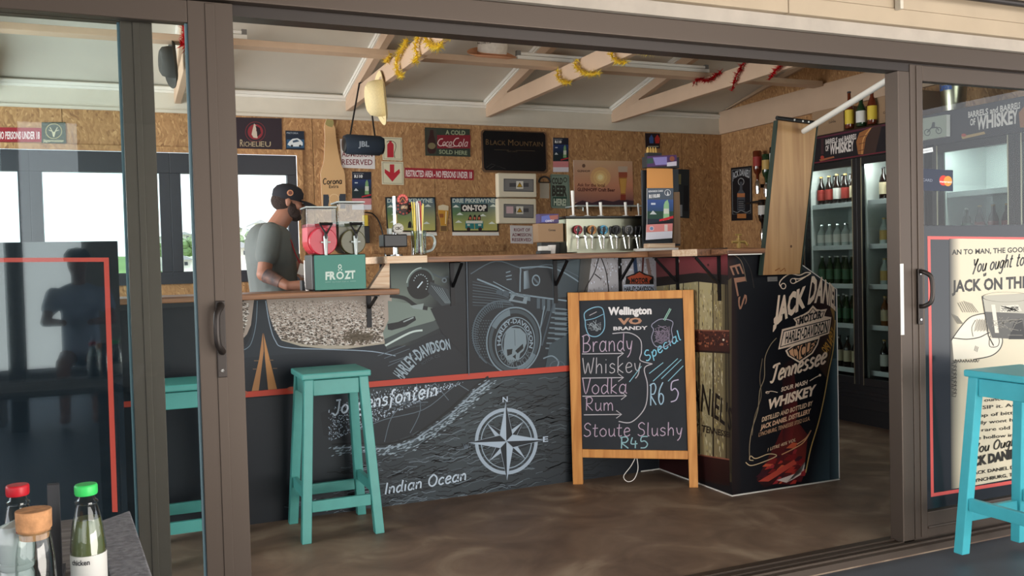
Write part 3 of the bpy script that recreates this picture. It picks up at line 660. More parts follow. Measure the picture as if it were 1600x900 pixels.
A.poly([(790, 518), (797, 512), (812, 513), (821, 522), (822, 536), (817, 548), (812, 552), (810, 562), (795, 568), (789, 558), (786, 548), (787, 530)], (150, 158, 156))
A.poly([(791, 546), (800, 545), (799, 553), (792, 556)], D_); A.poly([(804, 548), (816, 537), (817, 544), (808, 552)], D_); A.poly([(800, 557), (805, 553), (805, 561)], D_)
A.line([(803, 515), (804, 540)], .8, (100, 108, 108)); A.lines([[(794+i*3, 562), (795+i*3, 567)] for i in range(5)], .8, D_)
# right end of the main panel: pale cracked planks with shield
A.grad([(906, 400), (918, 400), (920, 470), (906, 470)], [(70, 80, 80), (90, 92, 88), (110, 104, 96), (60, 70, 72)])
A.poly([(918, 398), (1024, 392), (1026, 480), (914, 480)], (196, 186, 178))
P_ = []
for i in range(190): 
    x = random.uniform(915, 1022); y = random.uniform(398, 478); h = random.uniform(1, 6); P_.append([(x, y), (x+random.uniform(.6, 1.8), y+h*.4), (x+.4, y+h)])
A.many(P_, (140, 124, 112)); A.many([[(x+5 if x < 1010 else x-7, y+2), (x+7 if x < 1010 else x-5, y+3), (x+5.5 if x < 1010 else x-6, y+6)] for (x, y), _, _ in P_[:80]], (226, 220, 216))
A.grad([(906, 402), (924, 400), (914, 480), (900, 480)], [(98, 96, 90), (120, 112, 100), (96, 86, 76), (70, 72, 70)])
A.lines([[(935, 400), (928, 425), (914, 450), (910, 470)], [(938, 402), (946, 425), (950, 455), (953, 480)], [(928, 428), (938, 436)]], 1.6, (40, 30, 28), 4)
A.line([(990, 400), (994, 440)], 6, (64, 84, 110)); A.line([(1004, 400), (1002, 436)], 3, (120, 60, 50)); A.line([(1010, 404), (1016, 440)], 5, (170, 140, 124))
sh = [(979, 434), (985, 431), (990, 430), (998, 425), (1006, 430), (1012, 431), (1018, 434), (1013, 439), (1014, 443), (983, 443), (984, 439)]
A.poly([(976, 442), (977, 432), (988, 428), (998, 423), (1008, 428), (1020, 432), (1020, 444), (976, 444)], (28, 24, 24)); A.poly(sh, (196, 100, 60))
A.text('MOTOR', (985, 442), (1012, 441.5), 7, (30, 24, 22), bold=.05)
A.rect(973, 445, 1021, 457, (225, 222, 220)); A.text('HARLEY-DAVIDSON', (974, 455), (1020, 454.5), 7, (34, 30, 32), bold=.04)
# stripe
A.poly([(150, stripe_y(150)-4.5), (916, stripe_y(916)-4.5), (916, stripe_y(916)+4.5), (150, stripe_y(150)+4.5)], (212, 92, 66))
for x in (380, 456): A.disc(x, stripe_y(x)-3, 8, 3.5, (190, 110, 80), 12)
# map half
sea = []
random.seed(11)
for i in range(900):
    y0 = random.uniform(590, 800); x0 = random.uniform(440, 960)
    if y0 < 690-.55*(x0-600) - 0 or y0 > base_y(x0)-4: continue
    pl = []; ph = random.random()*6; L = random.uniform(10, 44)
    for j in range(7):
        x = x0+L*j/6
        pl.append((x, y0-.18*(x-x0)+2.2*math.sin(ph+x*.16)+.9*math.sin(x*.41+ph)))
    if all(stripe_y(x)+6 < y < base_y(x)-2 for x, y in pl): sea.append(pl)
A.grad([(366, stripe_y(366)+6), (740, stripe_y(740)+6), (1000, stripe_y(1000)+6), (1000, base_y(1000)), (700, base_y(700)), (366, base_y(366))], [(36, 42, 50), (84, 92, 92), (40, 46, 52), (32, 36, 44), (86, 92, 92), (32, 38, 46)])
A.lines(sea[::2], 1.5, (30, 34, 38)); A.lines([p for p in sea[1::2] if p[0][0] < 860], 1.0, (112, 118, 118)); A.lines([[(x+6, y+4) for x, y in p] for p in sea[1::5] if p[-1][0] < 830 and p[0][1] > 640], .8, (150, 156, 156)); A.lines(sea[3::4], 1.2, (44, 50, 54))
land = [(500, 645), (560, 625), (640, stripe_y(640)+6), (768, stripe_y(768)+6), (745, 606), (720, 622), (695, 643), (672, 662), (640, 680), (600, 694), (540, 690), (505, 680)]
A.poly(land, (50, 56, 60))
P_ = []; Q_ = []
for i in range(1500):
    t_ = random.random(); x = 512+250*t_; y = 690-.44*(x-520)-random.random()**1.3*50+(-4)
    if y < stripe_y(x)+8: continue
    (P_ if i % 3 else Q_).append([(x, y), (x+random.uniform(.7, 2.4), y-.8), (x+random.uniform(.8, 2.2), y+1.1), (x+.3, y+1.1)])
A.many(P_, (150, 156, 158)); A.many(Q_, (216, 218, 218))
A.lines([[(560, 672), (600, 655), (660, 640), (700, 610), (716, 596)], [(600, 690), (612, 650), (640, 625), (680, 598)], [(640, 676), (656, 640), (650, 600)], [(680, 600), (700, 625)], [(560, 640), (620, 630), (668, 628)], [(715, 600), (735, 612)]], 1.1, (130, 138, 140), 4)
sh1 = [(520, 700), (560, 698), (600, 700), (640, 690), (668, 672), (700, 650), (722, 630), (742, 610), (764, 594)]
A.line(sh1, 2.4, (160, 166, 166), 5); A.line([(x+3, y+4) for x, y in sh1], 4, (92, 100, 100), 5); A.line([(x-2, y-6) for x, y in sh1], 3, (34, 38, 42), 5); A.line([(x+4, y+8) for x, y in sh1], 1.6, (120, 128, 128), 5)
P_ = []
for i in range(300):
    t_ = random.random()*(len(sh1)-1.01); k = int(t_); r_ = t_-k; x = sh1[k][0]*(1-r_)+sh1[k+1][0]*r_+random.gauss(2, 4.5); y = sh1[k][1]*(1-r_)+sh1[k+1][1]*r_+random.gauss(5, 4.5)
    P_.append([(x-2.6, y+.9), (x-.4, y-.5), (x+3, y-1.5), (x+.8, y+.5)])
A.many([p for p in P_ if p[1][1] > stripe_y(p[1][0])+7], (186, 192, 190))
A.line([(596, 694), (640, 684), (690, 648), (730, 612)], 2, (26, 30, 34), 5)
A.script('Jongensfontein', (519, 648), (684, 617), 22, 2.6, (226, 226, 222), .12)
A.script('Indian Ocean', (600, 772), (729, 749), 18, 2.4, (214, 216, 214), .12)
A.text('MELKHOUTFONTEIN', (632, 634), (666, 629), 2.4, (120, 126, 128)); A.text('BEACH RESORT', (634, 638), (664, 633), 2.2, (120, 126, 128))
# compass
cx, cy = 790, 689
A.ring(cx, cy, 49, 52, 5.2, (190, 194, 194), 80, rot=.1); A.ring(cx, cy, 40, 43, 1.6, (176, 182, 182), 80, rot=.1)
def star(ang, L, w, c1, c2):
    a_ = math.radians(ang); tip = (cx+L*math.sin(a_), cy-L*1.03*math.cos(a_)); l = (cx+w*math.sin(a_-.785), cy-w*math.cos(a_-.785)); r = (cx+w*math.sin(a_+.785), cy-w*math.cos(a_+.785))
    A.poly([(cx, cy), l, tip], c1); A.poly([(cx, cy), tip, r], c2); A.lines([[(cx, cy), r, tip, l, (cx, cy)]], .9, (186, 190, 190))
for a_ in (43, 133, 223, 313): star(a_-1, 40, 12, (196, 200, 200), (44, 50, 56))
for a_ in (0, 90, 180, 270): star(a_-2 if a_ in (90, 270) else a_-1, 59, 14, (198, 202, 202), (44, 50, 56))
for t_, x, y, c in (('N', 788, 628, (206, 208, 208)), ('E', 851, 690, (206, 208, 208)), ('S', 792, 764, (74, 80, 84)), ('W', 727, 702, (140, 146, 148))): A.text(t_, (x-4, y), (x+4, y-.8), 8, c, bold=.02)
A.line([(728, 407), (731.5, 586)], 1.2, (120, 128, 132)); 
A.obj('mural_print', bar)
# ------------------------------------------------------------------ barrel print
random.seed(5)
B = Art((XB, 0, 0), (-1, 0, 0))
B.poly([(1023, 392), (1137, 387), (1145, 776), (1030, 735)], (20, 20, 25))
xs_ = [1025, 1046, 1068, 1092, 1114, 1134, 1144]
cols = [(158, 148, 116), (176, 166, 130), (160, 150, 112), (176, 164, 124), (138, 124, 90), (80, 70, 52)]
def yb(x): return 733+(x-1030)*.372
for i in range(6):
    a_, b_ = xs_[i]+.5, xs_[i+1]-.5
    B.grad([(a_, 440), (b_, 434), (b_, yb(b_)-22), (a_, yb(a_)-18)], [cols[i], cols[i], tuple(int(v*.8) for v in cols[i]), cols[i]])
def streaks(ART, n, x0, x1, y0, y1, cols_, w=1.4, hmax=16):
    for c in cols_:
        P_ = []
        for i in range(n):
            x = random.uniform(x0, x1); y = random.uniform(y0, y1); h = random.uniform(2, hmax); ww = random.uniform(.4, w); P_.append([(x, y), (x+ww, y+h*.3), (x+ww*.7, y+h), (x-ww*.2, y+h*.6)])
        ART.many(P_, c)
streaks(B, 260, 1027, 1130, 440, 735, [(196, 186, 150), (128, 114, 82), (208, 198, 166), (180, 164, 104)], 1.2, 14); streaks(B, 110, 1027, 1140, 440, 735, [(84, 72, 52), (60, 50, 40)], 1.1, 12); B.grad([(1128, 440), (1138, 440), (1143, 740), (1133, 736)], [(110, 98, 70), (40, 34, 28), (36, 30, 26), (100, 88, 62)])
for x in xs_[1:-1]: B.line([(x, 432), (x+1.5, yb(x)-20)], 1.3, (34, 28, 22))
B.grad([(1022, 396), (1137, 390), (1138, 432), (1090, 428), (1022, 436)], [(128, 62, 66), (140, 60, 64), (70, 30, 34), (116, 58, 60), (96, 54, 54)])
B.poly([(1022, 434), (1090, 426), (1138, 430), (1138, 445), (1090, 440), (1022, 448)], (36, 30, 28)); B.disc(1060, 408, 2, 3.5, (210, 190, 180)); B.disc(1107, 414, 1.6, 2, (60, 20, 22))
for (y, h, c) in ((515, 34, (100, 52, 44)), (700, 40, (58, 20, 22))):
    y2 = y+ (18 if y > 600 else 2)
    B.grad([(1026, y), (1140, y2), (1141, y2+h), (1027, y+h*.9)], [c, tuple(int(v*.7) for v in c), tuple(int(v*.5) for v in c), c])
    B.line([(1027, y+h*.9), (1141, y2+h)], 3, (34, 18, 18)); B.line([(1026, y), (1140, y2)], 2, (140, 84, 66))
streaks(B, 110, 1028, 1139, 516, 540, [(150, 90, 66), (52, 30, 28)], 3, 5); B.disc(1131, 531, 1.6, 1.8, (220, 200, 180))
B.text("DANIEL'S", 0, 0, 0, (26, 22, 20), base=[(1060, 632), (1086, 638), (1108, 648), (1126, 659), (1143, 674)], top=[(1061, 592), (1088, 596), (1110, 608), (1128, 622), (1144, 640)], bold=.01)
B.text('NO.7 TENNESSEE', 0, 0, 0, (40, 32, 26), base=[(1050, 662), (1096, 674), (1120, 679), (1142, 684)], top=[(1050, 654), (1097, 664), (1121, 670), (1142, 676)], bold=.03)
B.obj('barrel_print', bar)
# ------------------------------------------------------------------ bottle print
random.seed(6)
J = Art((0, YJ, 0), (0, -1, 0)); Z = lambda x, y: (1160+x/5, 400+y/5)
J.poly([(1137.5, 389), (1226, 404), (1304.5, 453), (1311, 749), (1144.5, 775)], (15, 17, 24))
J.grad([(1137.5, 389), (1152, 391), (1158, 772), (1144.5, 775)], [(50, 32, 30), (18, 18, 24), (16, 16, 22), (24, 14, 18)])
for c, (x, y) in (((150, 110, 90), (1150, 418)),): J.text('ELS', 0, 0, 0, c, base=[(1140, 416), (1146, 432), (1152, 462), (1155, 486)], top=[(1156, 412), (1163, 430), (1167, 456), (1166, 474)], bold=.01)
J.line([(1142, 396), (1158, 408), (1166, 440)], 1.2, (110, 96, 80), 5); J.line([(1160, 400), (1172, 420), (1178, 450)], .9, (60, 56, 52), 5)
J.grad([(1306, 455), (1311, 748), (1262, 756), (1276, 690), (1292, 600), (1302, 520)], [(60, 82, 92), (74, 98, 108), (18, 22, 30), (16, 22, 30), (22, 34, 42), (40, 56, 64)])
J.grad([(1297, 560), (1307, 560), (1311, 748), (1296, 751)], [(40, 58, 68), (84, 108, 118), (86, 110, 120), (34, 48, 58)])
# red glow inside the bottle
J.grad([(1213, 690), (1226, 660), (1240, 650), (1262, 680), (1258, 720), (1250, 742), (1195, 762), (1182, 750)], [(80, 24, 26), (120, 34, 34), (90, 30, 30), (70, 24, 26), (110, 40, 34), (60, 22, 26), (30, 16, 22), (60, 24, 26)])
for i in range(70):
    x = random.uniform(1190, 1252); y = random.uniform(690, 755)
    if y < 740-(x-1185)*.9: continue
    a_ = random.uniform(4, 13); c = random.choice([(170, 52, 44), (120, 30, 32), (196, 90, 60), (84, 24, 30), (60, 24, 34), (150, 44, 50)])
    J.poly([(x-a_, y+3), (x, y-a_*.6), (x+a_*.7, y-a_*.5), (x+a_*.4, y+a_*.3)], c)
J.grad([(1222, 570), (1238, 560), (1246, 640), (1236, 690), (1222, 690)], [(24, 16, 20), (36, 20, 24), (80, 30, 30), (110, 36, 36), (70, 24, 28)])
J.poly([(1213, 750), (1255, 735), (1257, 722), (1250, 742), (1228, 754)], (210, 196, 190)); J.poly([(1184, 752), (1240, 718), (1244, 724), (1200, 752)], (180, 70, 56))
# shoulder pattern at the right
J.grad([(1268, 432), (1303, 454), (1303, 520), (1290, 590), (1268, 560)], [(40, 22, 24), (60, 40, 40), (120, 90, 50), (60, 44, 34), (24, 18, 22)])
J.text('Old No.7', 0, 0, 0, (196, 148, 70), base=[(1282, 545), (1292, 530), (1299, 508)], top=[(1290, 552), (1299, 540), (1303, 520)], bold=.03)
J.line([(1304, 500), (1301, 545), (1294, 580), (1287, 620), (1278, 660), (1266, 700), (1258, 738)], 1.6, (190, 160, 100), 5)
J.lines([[(1297, 470+i*3), (1303, 490+i*3)] for i in range(5)], 1, (150, 120, 70))
cr = (236, 214, 192)
J.line([Z(300, 245), Z(285, 215), Z(310, 175), Z(370, 140), Z(440, 150), Z(490, 130), Z(528, 133), Z(500, 155), Z(440, 178), Z(400, 175)], 1.6, cr, 6)
J.ring(*Z(315, 235), 4.5, 5, 1.3, cr, 20); J.ring(*Z(392, 195), 5, 4.5, 1.3, cr, 20); J.line([Z(395, 215), Z(460, 180), Z(520, 140)], 1.5, cr, 5)
J.text('JACK', 0, 0, 0, cr, base=[(1208, 503), (1225, 497), (1240, 488), (1257, 478)], top=[(1213, 464), (1227, 463), (1242, 456), (1259, 448)], bold=.05)
J.text('DANIEL', 0, 0, 0, cr, base=[(1261, 474), (1275, 471), (1288, 473), (1298, 478), (1304.5, 485)], top=[(1267, 434), (1280, 434), (1292, 441), (1300, 448), (1304.5, 456)], bold=.04)
J.poly([(1208, 498), (1212, 493), (1217, 498), (1222, 490), (1221, 500), (1214, 507), (1208, 505)], cr)
# black over the cut edge
up = [Z(*p) for p in ((545, 385), (575, 415), (605, 420), (657, 412), (640, 445), (635, 470), (690, 478), (672, 605), (600, 630), (585, 690), (545, 760), (440, 835), (350, 780), (330, 738), (380, 705), (275, 730), (305, 572), (410, 545), (415, 520), (392, 488), (470, 455), (510, 430))]
J.poly(up, cr)
J.poly([Z(*p) for p in ((545, 405), (570, 432), (600, 438), (640, 430), (626, 460), (622, 478), (425, 535), (425, 512), (408, 492), (470, 470), (515, 445))], (18, 18, 22))
J.poly([Z(*p) for p in ((545, 412), (566, 437), (600, 444), (632, 437), (620, 462), (616, 474), (432, 528), (432, 512), (418, 496), (472, 476), (520, 450))], (226, 206, 186))
J.poly([Z(*p) for p in ((315, 585), (682, 492), (662, 598), (288, 715))], (18, 18, 22)); J.poly([Z(*p) for p in ((321, 592), (676, 501), (657, 592), (296, 706))], (236, 216, 196))
J.poly([Z(*p) for p in ((345, 738), (400, 702), (590, 645), (574, 690), (535, 755), (440, 820), (362, 776))], (18, 18, 22)); J.poly([Z(*p) for p in ((358, 742), (400, 712), (578, 658), (562, 692), (528, 748), (440, 810), (370, 772))], (220, 170, 130))
J.text('MOTOR', Z(436, 534), Z(612, 482), 11.5, (22, 20, 24), bold=.04, slant=.1)
J.text('HARLEY-DAVIDSON', Z(326, 682), Z(655, 588), 16, (22, 20, 24), bold=.03, slant=.12)
J.text('CYCLES', 0, 0, 0, (22, 20, 24), base=[Z(400, 792), Z(440, 800), Z(500, 765), Z(560, 700)], top=[Z(385, 715), Z(440, 700), Z(510, 682), Z(585, 655)], bold=.03)
J.script('Tennessee', (1202, 598), (1290, 566), 27, 3.0, cr, .22)
J.text('SOUR MASH', (1219, 612), (1260, 600), 6.5, cr, bold=.03, slant=.15); J.line([(1196, 613), (1204, 611), (1214, 613)], 1, cr, 4); J.ring(1198, 613, 3, 2, .8, cr, 12); J.line([(1264, 595), (1274, 589), (1281, 586)], 1.2, cr, 4); J.disc(1280, 586, 2, 2, cr, 10)
J.text('WHISKEY', (1197, 640), (1272, 616), 15, cr, bold=.045, slant=.18)
J.text('DISTILLED AND BOTTLED BY', (1189, 659), (1268, 633), 7, (220, 190, 160), bold=.02, slant=.15)
J.text('JACK DANIEL DISTILLERY', (1187, 671), (1265, 645), 7, (220, 180, 150), bold=.035, slant=.15)
J.text('LYNCHBURG, TENNESSEE 37352 U.S.A.', (1184, 682), (1264, 656), 6, (190, 150, 120), bold=.02, slant=.15)
J.text('1 LITRE 40% VOL', (1198, 705), (1242, 689), 5, (210, 180, 150), bold=.02, slant=.2)
J.line([(1212, 528), (1202, 540), (1194, 560), (1193, 590), (1186, 610), (1183, 640), (1174, 670), (1170, 695), (1170, 715)], 1.1, (150, 136, 112), 6); J.line([(1190, 560), (1186, 590), (1188, 620), (1178, 650), (1174, 680)], .8, (130, 118, 98), 6)
J.line([(1164, 722), (1172, 727), (1190, 722), (1212, 712), (1200, 709), (1180, 716), (1172, 712), (1170, 718), (1176, 719)], 1.4, (200, 176, 140), 6); J.line([(1220, 710), (1240, 700), (1255, 690), (1266, 672), (1258, 684), (1244, 694)], 1.6, (200, 150, 110), 6)
J.obj('bottle_print', bar)
# ------------------------------------------------------------------ signs on the back wall
YS = YB-.02
def sign(name, label, quad, c, cat='sign', th=.008, y=None, x=None, edge='sign_metal', rounded=0, frame=None):
    """flat board at its place on the wall; returns thing, Art"""
    if x is None:
        yy = (y if y is not None else YS)-th; pts = [on(a, b, Y=yy) for a, b in quad]; n = (0, -1, 0); o = (0, yy, 0); vec = (0, th-.0005, 0)
    else:
        xx = x-th; pts = [on(a, b, X=xx) for a, b in quad]; n = (-1, 0, 0); o = (xx, 0, 0); vec = (th-.0005, 0, 0)
    c0 = sum(pts, Vector())/len(pts)
    t = thing(name, label, cat, c0)
    if rounded:
        q = []
        for i in range(4):
            p, a_, b_ = pts[i], pts[i-1], pts[(i+1) % 4]
            for k in range(5):
                s_ = k/4*math.pi/2; q.append(p+(a_-p).normalized()*rounded*(1-math.sin(s_))+(b_-p).normalized()*rounded*(1-math.cos(s_)))
        pts = q
    obj('board', G().prism(pts, vec), edge, t)
    A = Art(o, n); A.t = t
    if c: A.poly(quad if not rounded else [(800+FPX*(p-CAM).dot(CR)/(p-CAM).dot(CF), 450-FPX*(p-CAM).dot(CU)/(p-CAM).dot(CF)) for p in pts], c)
    return A
def done(A, m_=PRINT): return A.obj('print', A.t, m_)
def hill(A, x0, x1, y0, y1, c): A.poly([(x0, y1), ((x0*.7+x1*.3), y0+(y1-y0)*.35), ((x0+x1)/2, y0), (x1*.75+x0*.25, y0+(y1-y0)*.5), (x1, y1)], c)
A = sign('bar_sign', 'dark maroon brandy sign with a red portrait roundel above the window', [(356, 183), (440, 185), (441, 234), (356, 232)], (44, 34, 42))
A.ring(399, 206, 16, 16, 1, (110, 44, 48)); A.disc(399, 206, 12, 12, (132, 42, 50)); A.poly([(397, 193), (401, 197), (400, 204), (404, 210), (402, 216), (396, 215), (393, 210), (395, 201)], (190, 176, 160)); A.poly([(399, 196), (406, 200), (408, 208), (402, 214), (401, 204)], (40, 26, 34))
A.text('R', (375, 229), (380, 229), 11, (176, 160, 128)); A.text('ICH', (381, 229), (393, 229), 7.5, (176, 160, 128)); A.text('E', (394, 229), (399, 229), 7.5, (176, 160, 128)); A.text('LI', (400, 229), (406, 229), 8, (176, 160, 128)); A.text('EU', (407, 229), (423, 229.5), 8, (176, 160, 128)); done(A)
A = sign('picture_plaque', 'small dark blue plaque with a pale vintage car beside the window head', [(446, 204), (475, 205), (476, 234), (447, 233)], (26, 36, 52))
A.text('PRETORIA', (448, 209), (466, 209.5), 2.6, (170, 180, 190)); A.rect(448, 218, 475, 231, (44, 84, 116)); A.poly([(449, 226), (452, 221), (457, 217), (465, 216), (470, 219), (473, 223), (473, 227), (468, 229), (455, 229)], (206, 212, 214)); A.poly([(457, 220), (464, 218), (468, 221), (458, 223)], (60, 80, 100)); A.disc(456, 228, 2, 2, (40, 44, 50), 10); A.disc(469, 228, 2, 2, (40, 44, 50), 10); done(A)
bottle_out = [(510, 186), (520, 187), (522, 192), (521, 195), (524, 200), (525, 215), (527, 228), (530, 245), (533, 258), (537, 265), (539, 272), (541, 330), (504, 330), (502, 290), (501, 270), (503, 262), (506, 254), (507, 240), (508, 215), (507, 197), (508, 192)]
A = sign('bottle_cutout', 'tall bottle-shaped wooden board with black lettering between window and speaker', bottle_out, (206, 166, 118), th=.02, edge='light_wood')
A.poly([(510, 186.5), (520, 187.5), (522, 192), (519, 199), (512, 197), (508, 194)], (150, 140, 90)); A.script('Corona', (505, 288), (535, 287), 9, 1.6, (56, 44, 34)); A.script('Extra'.replace('x', 's'), (0, 0), (0, 0), 0, 0, (0, 0, 0)) if 0 else A.text('Extra', (514, 294), (529, 293.5), 5, (56, 44, 34), bold=.02)
A.poly([(505, 304), (513, 304), (515, 311), (513, 320), (514, 326), (505, 326)], (54, 60, 70)); A.poly([(540, 303), (531, 303), (529, 311), (532, 320), (531, 326), (540, 326)], (54, 60, 70)); A.ring(522, 311, 8, 8, 1, (224, 196, 150)); done(A)
A = sign('notice', 'white notice with maroon admission lettering half hidden by the hanging speaker', [(531, 217), (585, 219), (586, 264), (534, 262)], (216, 210, 208), th=.003, edge='paper_white')
for i, s_ in enumerate(('RIGHT OF', 'ADMISSION', 'RESERVED')): A.text(s_, (534 if i else 540, 232+i*12.6), (582 if i else 576, 232.5+i*12.6), 8.2, (112, 40, 50), bold=.015)
done(A)
def promo(label, x0, y0, x1, y1, yc, y2):
    A = sign('promotion_card', label, [(x0, y0), (x1, y0+.5), (x1+.5, y2), (x0+.5, y2-.5)], (26, 30, 46), th=.003, edge='paper_white')
    w = x1-x0; h = yc-y0
    A.grad([(x0, y0+h*.3), (x1, y0+h*.3), (x1, y0+h*.65), (x0, y0+h*.65)], [(30, 50, 100), (34, 54, 104), (24, 40, 56), (24, 40, 56)]); A.rect(x0, y0+h*.65, x1, yc, (24, 40, 44))
    A.text('PROMOTION', (x0+w*.08, y0+h*.1), (x0+w*.6, y0+h*.1), 1.6, (170, 174, 180)); A.text('R110', (x0+w*.12, y0+h*.23), (x0+w*.55, y0+h*.23), h*.1, (230, 230, 230), bold=.04)
    A.poly([(x0+w*.7, y0+h*.4), (x0+w*.78, y0+h*.3), (x0+w*.84, y0+h*.4), (x0+w*.88, y0+h*.85), (x0+w*.66, y0+h*.85)], (120, 160, 110)); A.rect(x0+w*.68, y0+h*.55, x0+w*.87, y0+h*.72, (200, 206, 190))
    A.poly([(x0+w*.1, y0+h*.72), (x0+w*.2, y0+h*.62), (x0+w*.34, y0+h*.72)], (190, 196, 200)); A.rect(x0+w*.14, y0+h*.4, x0+w*.3, y0+h*.44, (190, 200, 210))
    A.poly([(x0+w*.5, y0+h*.92), (x1, y0+h*.84), (x1, y0+h*.89), (x0+w*.5, y0+h*.97)], (176, 40, 48)); A.rect(x0, yc, x1+.3, yc+(y2-yc)*.55, (202, 128, 130)); A.rect(x0, yc+(y2-yc)*.55, x1+.4, y2-.3, (214, 208, 214)); done(A)
promo('dark promotion card with pink foot under the admission notice', 550, 268, 580, 0, 310, 328)
promo('dark promotion card with pink foot beside the black rounded sign', 864, 215, 888, 0, 252, 269)
A = sign('safety_sign', 'pale safety sign showing a red fire extinguisher', [(597, 214), (628, 215), (629, 251), (598, 250)], (206, 200, 172), th=.003, edge='paper_white'); R_ = (176, 36, 50); K_ = (60, 56, 50)
A.lines([[(599, 216), (626.5, 217), (627, 249), (600, 248), (599, 216)]], .6, K_); A.poly([(605, 226), (607, 223), (613, 223), (615, 226), (615, 246), (605, 246)], R_); A.rect(608, 220.5, 612, 224, R_); A.line([(604, 222), (610, 220), (617, 223), (618.5, 230), (616, 240), (617, 247)], .9, K_, 4); done(A)
A = sign('safety_sign', 'pale safety sign with a red arrow pointing down', [(596, 252), (630, 253), (631, 289), (597, 288)], (206, 200, 172), th=.003, edge='paper_white')
A.lines([[(598, 254), (628, 255), (629, 287), (599, 286), (598, 254)]], .6, K_); A.poly([(609, 257), (616, 257), (616, 270), (624, 264), (625, 270), (613, 284), (601, 270), (601, 264), (609, 269)], R_); done(A)
A = sign('notice', 'long narrow red notice with white capitals about a restricted area', [(632, 262), (740, 265.5), (740, 281.5), (632, 278)], (150, 28, 44), th=.003, edge='paper_white')
A.text('RESTRICTED AREA - NO PERSONS UNDER 18', (634, 275.5), (737.5, 278.5), 9.5, (222, 206, 204), bold=.03); done(A)
A = sign('notice', 'red notice strip with white capitals seen through the left glass door', [(-60, 198), (65, 200), (65, 222), (-60, 222)], (150, 40, 50), th=.003, edge='paper_white')
A.text('RESTRICTED AREA - NO PERSONS UNDER 18', (-58, 217), (62, 217), 11, (222, 206, 204), bold=.03); done(A)
A = sign('bar_sign', 'small green stag sign seen through the left glass door', [(65, 191), (102, 191), (103, 224), (65, 224)], (58, 70, 52))
A.ring(84, 205, 13, 12, 1.2, (170, 160, 110)); A.lines([[(78, 199), (81, 204), (84, 209), (87, 204), (90, 199)], [(76, 203), (81, 205)], [(92, 203), (87, 205)]], 1.3, (190, 184, 150)); A.poly([(81, 206), (87, 206), (85, 214), (83, 214)], (190, 184, 150)); A.text('Jägermeister', (67, 222), (100, 222), 4.5, (190, 184, 150), bold=.02); done(A)
A = sign('cola_sign', 'dark green and red cola sign with a bottle at its left', [(664, 199), (734, 202), (735, 245), (665, 243)], (48, 58, 48))
A.rect(683, 211, 735, 232, (124, 28, 42)); A.rect(666, 201, 682, 241, (60, 58, 50)); A.poly([(672, 203), (677, 203), (678, 212), (681, 222), (681, 236), (678, 240), (671, 240), (668, 236), (668, 222), (671, 212)], (52, 24, 24)); A.disc(674.5, 228, 6, 5, (120, 110, 80), 16)
A.text('A COLD', (696, 210), (727, 211), 6.5, (150, 160, 130), bold=.03); A.text('SOLD HERE', (686, 240), (730, 242), 6, (150, 160, 130), bold=.02)
A.line([(692, 217), (687, 218), (684, 224), (688, 228), (694, 226)], 1.5, (214, 190, 186), 5); A.script('oca', (691, 228), (706, 228), 11, 1.2, (214, 190, 186), .2); A.line([(717, 216), (712, 217), (708, 224), (712, 228.5), (718, 227)], 1.5, (214, 190, 186), 5); A.script('ola', (716, 229), (731, 229), 12, 1.2, (214, 190, 186), .2); A.line([(694, 226), (702, 230), (712, 228)], 1, (214, 190, 186), 4); done(A)
A = sign('bar_sign', 'large black rounded sign with thin copper edge and spaced capitals', [(752, 202), (854, 206), (856, 271), (754, 269)], (104, 78, 58), rounded=.03)
A.poly([(757, 204), (849, 207.5), (852, 211), (853.5, 264), (850, 268), (759, 266), (756, 262), (754, 209)], (19, 20, 23)); c = (104, 82, 54)
A.text('B', (759, 226), (764, 226.2), 8.5, c); A.text('LACK', (766, 226.2), (790, 227), 7, c); A.text('M', (794, 227), (802, 227.5), 9, c); A.text('OUNTAIN', (803.5, 227.5), (848, 229), 7, c); A.lines([[(772, 234), (795, 234.5)], [(806, 235), (836, 236)]], .8, (70, 60, 46)); A.text('CRAFT SPIRITS', (792, 237.5), (808, 238), 2.2, (80, 68, 50)); A.lines([[(760, 262), (768, 256), (780, 260)], [(764, 264), (774, 258), (790, 264)]], .8, (60, 58, 56)); done(A, PRINTG)
